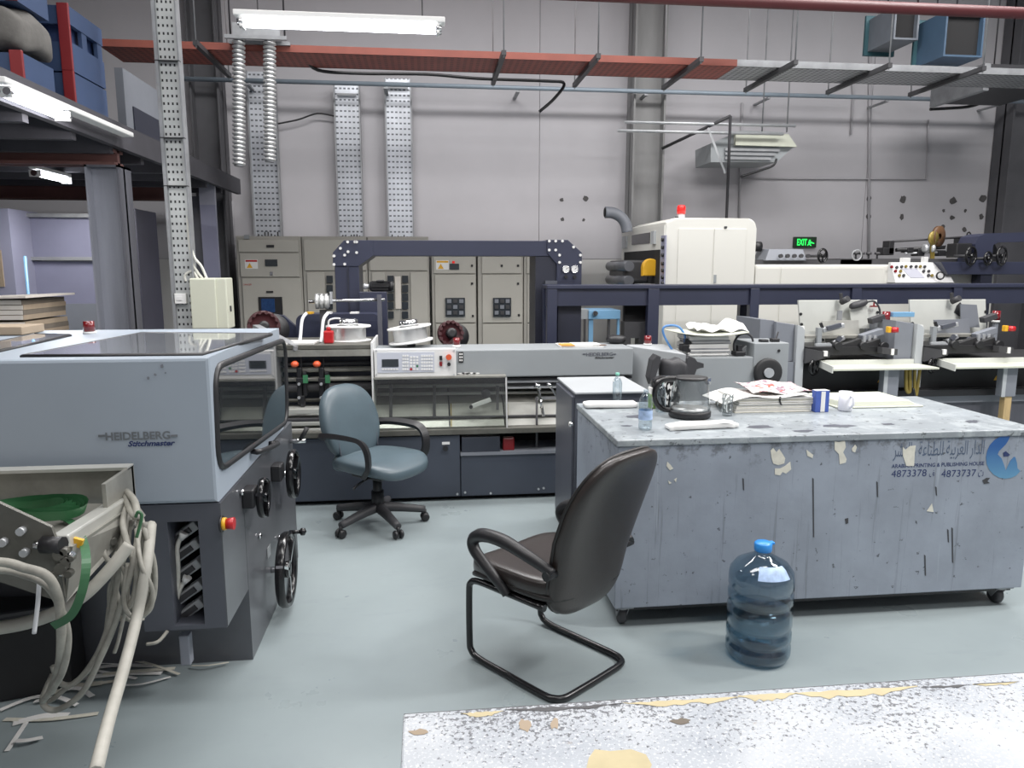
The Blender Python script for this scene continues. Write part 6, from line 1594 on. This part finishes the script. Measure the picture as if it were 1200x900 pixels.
# ------------------------------------------------------------------ things on the bench
TZB = BZ + .001
def onb(px, py): return at(px, py, Z=TZB)
def pet(px, py, h, r, capm, label, label_m=None, full=True):
    c = onb(px, py); s = thing('plastic_bottle', c, label, 'bottle')
    prof = [(r * .55, 0), (r * .95, .004), (r, .015), (r * .94, h * .18), (r, h * .2), (r * .94, h * .3), (r, h * .32), (r * .94, h * .42), (r, h * .45), (r, h * .62), (r * .88, h * .72), (r * .45, h * .86), (r * .36, h * .88), (r * .36, h * .93)]
    MB().lathe(prof, c, (0, 0, 1), 24, False).build('bottle_body', 'pet', s)
    if full: MB().lathe([(.001, .004), (r * .9, .006), (r * .9, h * .56), (.001, h * .56)], c, (0, 0, 1), 20).build('water', 'water', s) if False else None
    if capm: MB().lathe([(r * .42, h * .91), (r * .42, h), (r * .36, h * 1.005), (.001, h * 1.005)], c, (0, 0, 1), 18).build('cap', capm, s)
    if label_m: MB().lathe([(r * 1.015, h * .24), (r * 1.015, h * .46)], c, (0, 0, 1), 24, False).build('paper_label', label_m, s)
    return s
def hgt(px, py0, py1): return at(px, py0, Y=onb(px, py1).y).z - TZB
pet(723, 471, hgt(723, 437, 471), .026, 'teal_cap', 'clear bottle with a mint cap at the bench back edge, before the small cabinet')
pet(756, 503, hgt(756, 453, 503), .031, None, 'capless clear bottle with a pale blue label near the bench front', 'label_blue')
pet(774, 483, hgt(774, 446, 483), .026, 'teal_cap', 'clear bottle with a mint cap just left of the glass kettle')
c = onb(766, 479); s = thing('juice_carton', c, 'small green and white carton between two clear bottles', 'carton')
h = hgt(766, 455, 479); MB().box(c.x - .016, c.x + .016, c.y, c.y + .05, TZB, TZB + h, .003).build('carton_body', 'label_green', s)
MB().box(c.x - .017, c.x + .017, c.y - .001, c.y + .051, TZB + h * .7, TZB + h + .002, .002).build('carton_top', 'paper', s)
# black and white plastic bag
c = onb(783, 482); s = thing('carrier_bag', c, 'black carrier bag with white letters behind the glass kettle', 'bag')
hb = hgt(785, 442, 482)
m = MB().use('black_gloss'); m.superell((c.x + .01, c.y + .1, TZB + hb * .48), (.075, .06, hb * .47), .55, .6, 24, lambda p: Vector((p.x * (1 - .3 * (p.z > 0) * p.z / hb) + .006 * sin(p.z * 90), p.y + .006 * sin(p.x * 80 + p.z * 50), p.z)))
m.build('bag_body', None, s)
for i, (px, py, w_) in enumerate(((776, 449, 5), (782, 452, 6), (788, 454, 5), (779, 463, 5), (785, 460, 4), (779, 470, 4))):
    y_ = c.y + .036
    MB().prism([at(px + a, py + b, Y=y_) for a, b in ((0, 0), (w_ * .4, -3), (w_ * .6, 1), (w_, -1), (w_ * .8, 5), (w_ * .4, 3), (w_ * .1, 5))], (0, -.001, 0)).build('white_lettering', 'white', s)
# kettle
c = onb(808, 488); s = thing('glass_kettle', c, 'glass electric kettle with black base, lid and handle on the bench', 'kettle')
hk = hgt(808, 441, 488); rk = (at(833, 470, Y=c.y).x - at(785, 470, Y=c.y).x) / 2 - .002
MB().lathe([(rk * .9, 0), (rk, .006), (rk, .03), (rk * .95, .034), (.01, .034)], c, (0, 0, 1), 32).build('base_ring', 'black', s)
MB().lathe([(rk * .95, .034), (rk * .96, .05), (rk * .9, hk * .55), (rk * .8, hk * .88), (rk * .74, hk * .95)], c, (0, 0, 1), 36, False).build('glass_body', 'kettle_glass', s)
MB().lathe([(rk * .78, hk * .93), (rk * .78, hk * .985), (rk * .5, hk), (.001, hk)], c, (0, 0, 1), 32).build('lid', 'black', s)
MB().lathe([(rk * .84, .036), (rk * .84, .045), (.001, .046)], c, (0, 0, 1), 24, False).build('heater_plate', 'alu', s)
d = Vector((-1, .1, 0)).normalized()
MB().tube([c + d * rk * .7 + Vector((0, 0, hk * .95)), c + d * rk * 1.3 + Vector((0, 0, hk * .92)), c + d * rk * 1.68 + Vector((0, 0, hk * .72)), c + d * rk * 1.68 + Vector((0, 0, hk * .4)), c + d * rk * 1.35 + Vector((0, 0, hk * .2)), c + d * rk * .92 + Vector((0, 0, hk * .16))], .013, 10).build('handle', 'black_gloss', s)
MB().prism([c + Vector((rk * .74, -.02, hk * .95)), c + Vector((rk * .74, .02, hk * .95)), c + Vector((rk * 1.0, 0, hk * .95))], (0, 0, -.03)).build('spout', 'kettle_glass', s)
# glass mug
c = onb(852, 487); s = thing('glass_mug', c, 'clear glass mug with a handle between kettle and newspapers', 'mug')
hm = hgt(852, 462, 487); rm = .028
MB().lathe([(.001, 0), (rm * .85, 0), (rm * .9, .008), (rm, hm), (rm * .9, hm), (rm * .8, .014), (.001, .012)], c, (0, 0, 1), 24, False).build('glass_body', 'kettle_glass', s)
MB().tube([c + Vector((-rm * .9, 0, hm * .8)), c + Vector((-rm * 1.7, 0, hm * .75)), c + Vector((-rm * 1.8, 0, hm * .45)), c + Vector((-rm * 1.2, 0, hm * .2)), c + Vector((-rm * .85, 0, hm * .2))], .005, 8).build('handle', 'kettle_glass', s)
# newspapers
x0, x1 = onb(860, 482).x, onb(952, 482).x; y0 = onb(905, 483).y
zz = TZB
wd = ['lowest', 'second', 'third', 'topmost']
for i in range(4):
    m = MB(); dx = random.uniform(-.012, .012)
    for k in range(4):
        s2 = random.uniform(-.005, .005); m.use('paper' if k % 2 else 'paper_dirty'); m.box(x0 + dx + s2, x1 + dx + s2, y0 + s2, y0 + .26 + s2, zz, zz + .0042); zz += .0045
    zz += .0006
    tag(m.build('newspaper_bundle'), ('%s white newspaper bundle in the pile on the bench' if i in (0, 3) else '%s white newspaper bundle from the bench top') % wd[i], 'newspaper', 'newspaper bundles on the bench')
sheet(x0 - .07, x1 - .02, y0 - .01, y0 + .3, lambda u, v: max(zz - .036 * max(0, .33 - u) * 3 + .008 * sin(u * 8) - .002 + .006 * (1 - v), TZB + .004 + .04 * u) , 'paper', 'newspaper_sheet', 'white newspaper sheet curling over the left of the newspaper pile', 'newspaper')
m = MB()
o = sheet(x0 + .1, x1 + .03, y0 + .05, y0 + .30, lambda u, v: zz + .013 + .02 * v + .008 * sin(u * 9 + v * 3), 'news_ink', 'magazine', 'colour-printed newspaper with an orange picture on top of the newspaper pile', 'newspaper')
pic = sheet(x0 + .16, x0 + .25, y0 + .19, y0 + .285, lambda u, v: zz + .019 + .02 * (.56 + v * .38) + .008 * sin((.24 + u * .35) * 9 + (.56 + v * .38) * 3), 'news_orange', 'orange_picture', 'x', 'x', 6)
for k_ in ('label', 'category'): del pic[k_]
pic.parent = o; pic.location = (0, 0, 0); pic.matrix_parent_inverse = Matrix.Identity(4)
pic.data.transform(Matrix.Translation(Vector(((min(v.co.x for v in pic.data.vertices)), 0, 0)) * 0))
# black clip on the pile
c = at(914, 470, Y=y0 - .006); m = MB().use('black'); m.prism([c + Vector((-.006, 0, .02)), c + Vector((.006, 0, .024)), c + Vector((.004, 0, 0)), c + Vector((.014, 0, -.022)), c + Vector((.004, 0, -.02)), c + Vector((-.004, 0, .0))], (0, .004, 0)); tag(m.build('binder_clip'), 'black clip hanging on the front of the newspaper pile', 'clip')
# box, cup, tray
c = onb(963, 483); s = thing('tea_box', c, 'small blue and white box standing beside the newspaper pile', 'box')
h = hgt(963, 458, 483)
MB().box(c.x - .036, c.x + .036, c.y, c.y + .04, TZB, TZB + h, .002).build('box_body', 'blue_print', s)
MB().box(c.x - .008, c.x + .014, c.y - .0012, c.y, TZB + .002, TZB + h - .004).build('white_panel', 'white', s)
MB().box(c.x - .036, c.x + .036, c.y, c.y + .04, TZB + h, TZB + h + .001).build('top_flap', 'white', s)
c = onb(990, 481); s = thing('coffee_mug', c, 'white mug standing between the blue box and the cream tray', 'mug')
h = hgt(990, 459, 481); rm = .034
MB().lathe([(.001, 0), (rm * .9, 0), (rm, .006), (rm, h), (rm * .92, h), (rm * .9, .01), (.001, .01)], c, (0, 0, 1), 26, False).build('mug_body', 'mug_white', s)
MB().tube([c + Vector((.006, -rm, h * .8)), c + Vector((.008, -rm - .02, h * .76)), c + Vector((.008, -rm - .022, h * .4)), c + Vector((.006, -rm, h * .22))], .006, 8).build('handle', 'mug_white', s)
x0t, x1t = onb(975, 479).x, onb(1077, 476).x; yt = onb(1020, 478).y
s = thing('plastic_tray', ((x0t + x1t) / 2, yt + .12, TZB), 'cream plastic tray lying upside down on the bench beside the white mug', 'tray')
MB().hexa([(x0t + .05, yt, TZB), (x1t, yt, TZB), (x1t - .0, yt + .3, TZB), (x0t, yt + .3, TZB), (x0t + .06, yt + .015, TZB + .035), (x1t - .06, yt + .015, TZB + .035), (x1t - .06, yt + .28, TZB + .035), (x0t + .02, yt + .28, TZB + .035)], .005).build('tray_body', 'tray_cream', s)
MB().box(x0t + .03, x1t + .008, yt - .008, yt + .31, TZB, TZB + .008, .003).build('rim', 'tray_cream', s)
# folded white cloth-like bundles of paper
x0c, x1c = onb(685, 478).x, onb(748, 478).x; yc_ = onb(715, 478).y
m = MB(); m.use('paper').superell(((x0c + x1c) / 2, yc_ + .03, TZB + .014), ((x1c - x0c) / 2, .05, .012), .25, .2, 24, lambda p: p + Vector((0, 0, .002 * sin(p.x * 50)))); tag(m.build('paper_roll'), 'flat white folded paper at the bench back edge under the mint-capped bottle', 'paper')
x0c, x1c = onb(781, 503).x, onb(859, 498).x; yc_ = onb(820, 503).y
m = MB(); m.use('paper').superell(((x0c + x1c) / 2, yc_ + .025, TZB + .0125), ((x1c - x0c) / 2, .038, .0125), .3, .2, 36, lambda p: p + Vector((.006 * sin(p.y * 220), p.x * .08 + .004 * sin(p.x * 170), .0025 * sin(p.x * 60 + 1) + .001 * sin(p.x * 260 + p.y * 90)))); tag(m.build('paper_roll'), 'torn white paper roll lying in front of the glass kettle', 'paper')
# ================================================================== WATER JUG ON THE FLOOR
c = Vector((1.325, 2.705, 0)); s = thing('water_jug', c, 'large blue water cooler bottle standing on the floor before the bench', 'bottle')
R = .128
prof = [(.001, .004), (R * .7, 0), (R * .92, .008), (R, .03)]
for z0_ in (.075, .135, .235, .295):
    prof += [(R, z0_ - .014), (R * .93, z0_ - .005), (R * .93, z0_ + .005), (R, z0_ + .014)]
prof += [(R, .345), (R * .97, .372), (R * .8, .402), (R * .5, .424), (.042, .436), (.031, .446), (.03, .462)]
MB().lathe(prof, c, (0, 0, 1), 48, False).build('jug_body', 'jug', s)
MB().lathe([(.001, .006), (R * .9, .008), (R * .91, .03), (R * .91, .21), (.001, .21)], c, (0, 0, 1), 40, False).build('water', 'water', s)
MB().lathe([(.033, .452), (.035, .456), (.035, .482), (.03, .488), (.001, .489)], c, (0, 0, 1), 24).build('cap', 'blue_cap', s)
MB().box(c.x + .02, c.x + .045, c.y - .012, c.y + .012, .478, .488, .003).build('cap_tab', 'blue_cap', s)
m = MB().use('label_blue'); g = []
for i in range(9):
    a = -pi / 2 - .55 + 1.1 * i / 8; g.append([m.bm.verts.new(c + Vector((cos(a) * r_, sin(a) * r_, z_))) for r_, z_ in ((R * .985, .372), (R * .82, .404), (R * .68, .416))])
for i in range(8):
    for j in range(2): m.face([g[i][j], g[i + 1][j], g[i + 1][j + 1], g[i][j + 1]], True)
m.build('neck_label', None, s)
# ================================================================== BLUE SWIVEL CHAIR (built facing +X)
name_centre = False
s = BC = thing('office_chair', (0, 0, 0), 'blue-grey leather swivel chair with black arms in front of the stitching line', 'chair')
kw = dict(world=False)
def seatfn(p): return Vector((p.x, p.y * (1 - .12 * (p.x < 0) * (-p.x / .24)), p.z - .03 * max(0, (p.x - .1) / .14) ** 2 + .012 * (p.y / .24) ** 2))
MB().superell((.03, 0, .405), (.25, .245, .05), .55, .55, 36, seatfn).build('seat', 'leather_blue', s, **kw)
def backfn(p):
    w_ = 1 - .1 * max(0, p.z / .24) - .05 * max(0, -p.z / .24)
    return Vector((p.x - .06 * (p.z / .24) + .25 * p.y * p.y - .02, p.y * w_, p.z))
MB().superell((-.2, 0, .635), (.055, .235, .225), .75, .62, 40, backfn).build('backrest', 'leather_blue', s, **kw)
# seam lines of the back panel
pts = [(-.18, .17), (-.10, .17), (.0, .155), (.07, .16), (.09, .19)]
for sg in (1, -1):
    L_ = []
    for dz, yv in pts:
        p = Vector((0, yv * sg, dz)); q = backfn(p); th = .055 * max(0, 1 - (abs(yv) / .235) ** 2.6) ** .45 * max(.2, 1 - (abs(dz) / .225) ** 2.6) ** .3
        L_.append(Vector((-.2 + q.x + th + .001, q.y, .635 + q.z)))
    MB().tube(L_, .0035, 6).build('seam', 'base_grey', s, **kw)
MB().superell((-.17, 0, .40), (.06, .18, .06), .6, .6, 20).build('lumbar', 'leather_blue', s, **kw)
for sg in (1, -1):
    y_ = .265 * sg
    P = [(-.22, .2 * sg, .56), (-.2, .25 * sg, .585), (-.1, y_, .60), (.05, y_, .60), (.13, y_, .585), (.17, y_, .53), (.17, .26 * sg, .44), (.12, .245 * sg, .385)]
    MB().tube(P, 0, 4, 6, flat=(.045, .026)).build('armrest', 'black', s, **kw)
MB().box(-.12, .12, -.1, .1, .315, .36, .01).build('tilt_mechanism', 'black', s, **kw)
MB().cyl((0, 0, .12), (0, 0, .32), .028, n=16).cyl((0, 0, .1), (0, 0, .22), .038, n=16).build('gas_column', 'black', s, **kw)
MB().tube([(.02, -.08, .33), (.04, -.2, .32), (.04, -.25, .30)], .008, 8).build('height_lever', 'black', s, **kw)
for k in range(5):
    a = 2 * pi * k / 5 + .82
    d = Vector((cos(a), sin(a), 0)); e = d * .29
    m = MB().use('charcoal'); m.tube([d * .02 + Vector((0, 0, .115)), d * .12 + Vector((0, 0, .105)), e + Vector((0, 0, .075))], [.034, .03, .022], 8, 4)
    l_ = m.build('base_leg', None, s, **kw)
    n_ = d.cross(Vector((0, 0, 1)))
    m = MB().use('black')
    for o_ in (-.018, .018): m.lathe([(.004, -.011), (.02, -.011), (.027, -.004), (.027, .004), (.02, .011), (.004, .011)], e + n_ * o_ + Vector((0, 0, .028)), n_, 18)
    m.cyl(e + Vector((0, 0, .03)), e + Vector((0, 0, .075)), .01, n=8); m.build('caster', None, l_, **kw)
BC.location = (-.325, 4.46, 0); BC.rotation_euler = (0, 0, radians(-38))
# ================================================================== DARK CANTILEVER CHAIR (built facing +X)
s = DC = thing('visitor_chair', (0, 0, 0), 'dark brown leather cantilever chair with black loop arms, seen from behind', 'chair')
def seat2(p): return Vector((p.x, p.y, p.z - .03 * max(0, (p.x - .12) / .13) ** 2 + .015 * (p.y / .24) ** 2 - .1 * (p.x) * .3))
MB().superell((.03, 0, .41), (.255, .235, .045), .5, .5, 36, seat2).build('seat', 'leather_dark', s, **kw)
MB().superell((.03, 0, .375), (.25, .23, .02), .5, .4, 30, seat2).build('seat_shell', 'seam_dark', s, **kw)
def back2(p):
    u = p.z / .32            # -1..1
    w_ = 1 - .10 * max(0, u) ** 2 - .02 * max(0, -u) - .07 * math.exp(-((u + .35) / .3) ** 2)
    lean = -.10 * u - .05 * u * abs(u) * (1 if u > 0 else -.6)
    return Vector((p.x + lean + .18 * p.y * p.y, p.y * w_, p.z))
MB().superell((-.235, 0, .62), (.05, .225, .325), .55, .62, 44, back2).build('backrest', 'leather_dark', s, **kw)
# welt around the back edge
L_ = []
for i in range(40):
    a = 2 * pi * i / 40; sg_ = lambda x, e: math.copysign(abs(x) ** e, x)
    p = Vector((.012, .226 * sg_(cos(a), .62), .326 * sg_(sin(a), .55)))
    L_.append(Vector((-.235, 0, .62)) + back2(p))
MB().tube(L_, .007, 6, 1, closed=True).build('welt', 'seam_dark', s, **kw)
L2 = [p + Vector((.03, 0, 0)) for p in L_]
for sg in (1, -1):
    y_ = .255 * sg
    P = [(-.215, .225 * sg, .51), (-.12, y_, .555), (.0, y_ * 1.02, .58), (.11, y_ * 1.02, .575), (.175, y_, .54), (.165, y_, .495), (.08, y_, .435), (.03, .24 * sg, .385), (.01, .235 * sg, .36)]
    MB().tube(P, [.018, .022, .026, .027, .024, .023, .021, .019, .018], 10, 6).build('armrest', 'black', s, **kw)
    MB().cyl((-.2, .2 * sg, .50), (-.2, .25 * sg, .50), .018, n=10).build('arm_bolt', 'black', s, **kw)
P = [(-.16, .21, .355), (.05, .21, .35), (.2, .21, .345), (.245, .21, .325), (.255, .21, .28), (.255, .21, .08), (.245, .21, .035), (.2, .21, .016), (.05, .21, .014), (-.15, .21, .014), (-.2, .2, .014), (-.225, .17, .014), (-.23, .1, .014)]
P = P + [(x, -y, z) for x, y, z in P[::-1]]
MB().tube(P, .0135, 12, 4).build('cantilever_frame', 'black_paint', s, **kw)
MB().box(-.15, .18, -.2, .2, .352, .362).build('seat_support', 'black', s, **kw)
DC.location = (.47, 2.75, 0); DC.rotation_euler = (0, 0, radians(128))
name_centre = True
# ================================================================== NEAR TABLE
FX0, FX1, FY1, FZ = -.055, 1.95, 1.215, .80
name_centre = False
t = thing('work_table', (.9, .8, 0), 'flaking white-painted table top in the near corner of the picture', 'table')
m = MB(); m.box(FX0 - .9, FX1 - .9, .2 - .8, FY1 - .8, FZ - .03, FZ, .004); m.build('table_top', 'table_paint', t, world=False)
name_centre = True
MB().box(FX0 + .001, FX1, FY1 - .03, FY1 + .002, FZ - .034, FZ - .002).build('edge_strip', 'charcoal', t)
# bare yellowish patches along the far edge
def flake(pts, m_='flake_yellow'):
    P = [at(a, b, Z=FZ + .0008) for a, b in pts]; m = MB(); m.poly(P); m.build('bare_patch', m_, t)
def ragged(a, b, y0_, y1_, m_='flake_yellow', n_=14):
    up, lo = [], []
    for i in range(n_ + 1):
        x = a + (b - a) * i / n_; ya = y0_ - (x - a) * .055; k = min(1, 3 * min(i, n_ - i) / n_ + .15)
        up.append((x, ya + random.uniform(0, 1.5))); lo.append((x, ya + (y1_ - y0_) * k * random.uniform(.6, 1.1)))
    flake(up + lo[::-1], m_)
ragged(730, 870, 823, 830); ragged(865, 935, 814.5, 824); ragged(930, 1075, 811, 822); ragged(540, 590, 835, 841); ragged(1140, 1195, 801, 805)
ragged(590, 730, 831, 836, 'charcoal'); ragged(1080, 1140, 804, 808, 'charcoal')
flake([(690, 888), (697, 878), (715, 880), (740, 878), (757, 884), (764, 896), (758, 910), (740, 916), (705, 914), (686, 905)])
for px, py, rx, ry in ((798, 845, 12, 4), (492, 858, 14, 4), (615, 850, 8, 8), (650, 848, 6, 7)):
    flake([(px + cos(2 * pi * i / 12) * rx * random.uniform(.6, 1.2), py + sin(2 * pi * i / 12) * ry * random.uniform(.6, 1.2)) for i in range(12)], 'cardboard' if px != 798 else 'card_dark')
for xx in (FX0 + .04, FX1 - .09):
    for yy in (.25, FY1 - .09): MB().box(xx, xx + .05, yy, yy + .05, 0, FZ - .03).build('leg', 'steel_col_dark', t)
# ================================================================== LIGHT
def area(loc, sx, sy, power, rot=(0, 0, 0), col=(1, .98, .97)):
    l = bpy.data.lights.new('hall_light', 'AREA'); l.shape = 'RECTANGLE'; l.size = sx; l.size_y = sy; l.energy = power; l.color = col
    o = bpy.data.objects.new('hall_light', l); COL.objects.link(o); o.location = loc; o.rotation_euler = rot
    return o
for x, y, p in ((1.2, 2.0, 85), (-1.2, 2.4, 70), (2.2, 5.7, 150), (5.4, 5.8, 150), (-.6, 6.0, 120), (1.5, -1.2, 80), (-3.5, .8, 55)):
    area((x, y, 5.2), 2.4, .9, p)
for x, y, p in ((4.2, 1.6, 190), (4.4, 3.2, 110)):
    area((x, y, 4.4), 1.3, .3, p)
area((-.25, 4.4, 2.84), 1.1, .1, 22)
area((-3.0, 6.6, 2.2), .1, .6, 18); area((-1.9, 4.4, 2.36), .1, .7, 8, (0, radians(20), 0))
w = bpy.data.worlds.new('world'); SC.world = w; w.use_nodes = True
w.node_tree.nodes['Background'].inputs[0].default_value = (.8, .85, 1, 1); w.node_tree.nodes['Background'].inputs[1].default_value = .05
SC.view_settings.view_transform = 'Standard'; SC.view_settings.look = 'None'; SC.view_settings.exposure = 0; SC.view_settings.gamma = 1.1
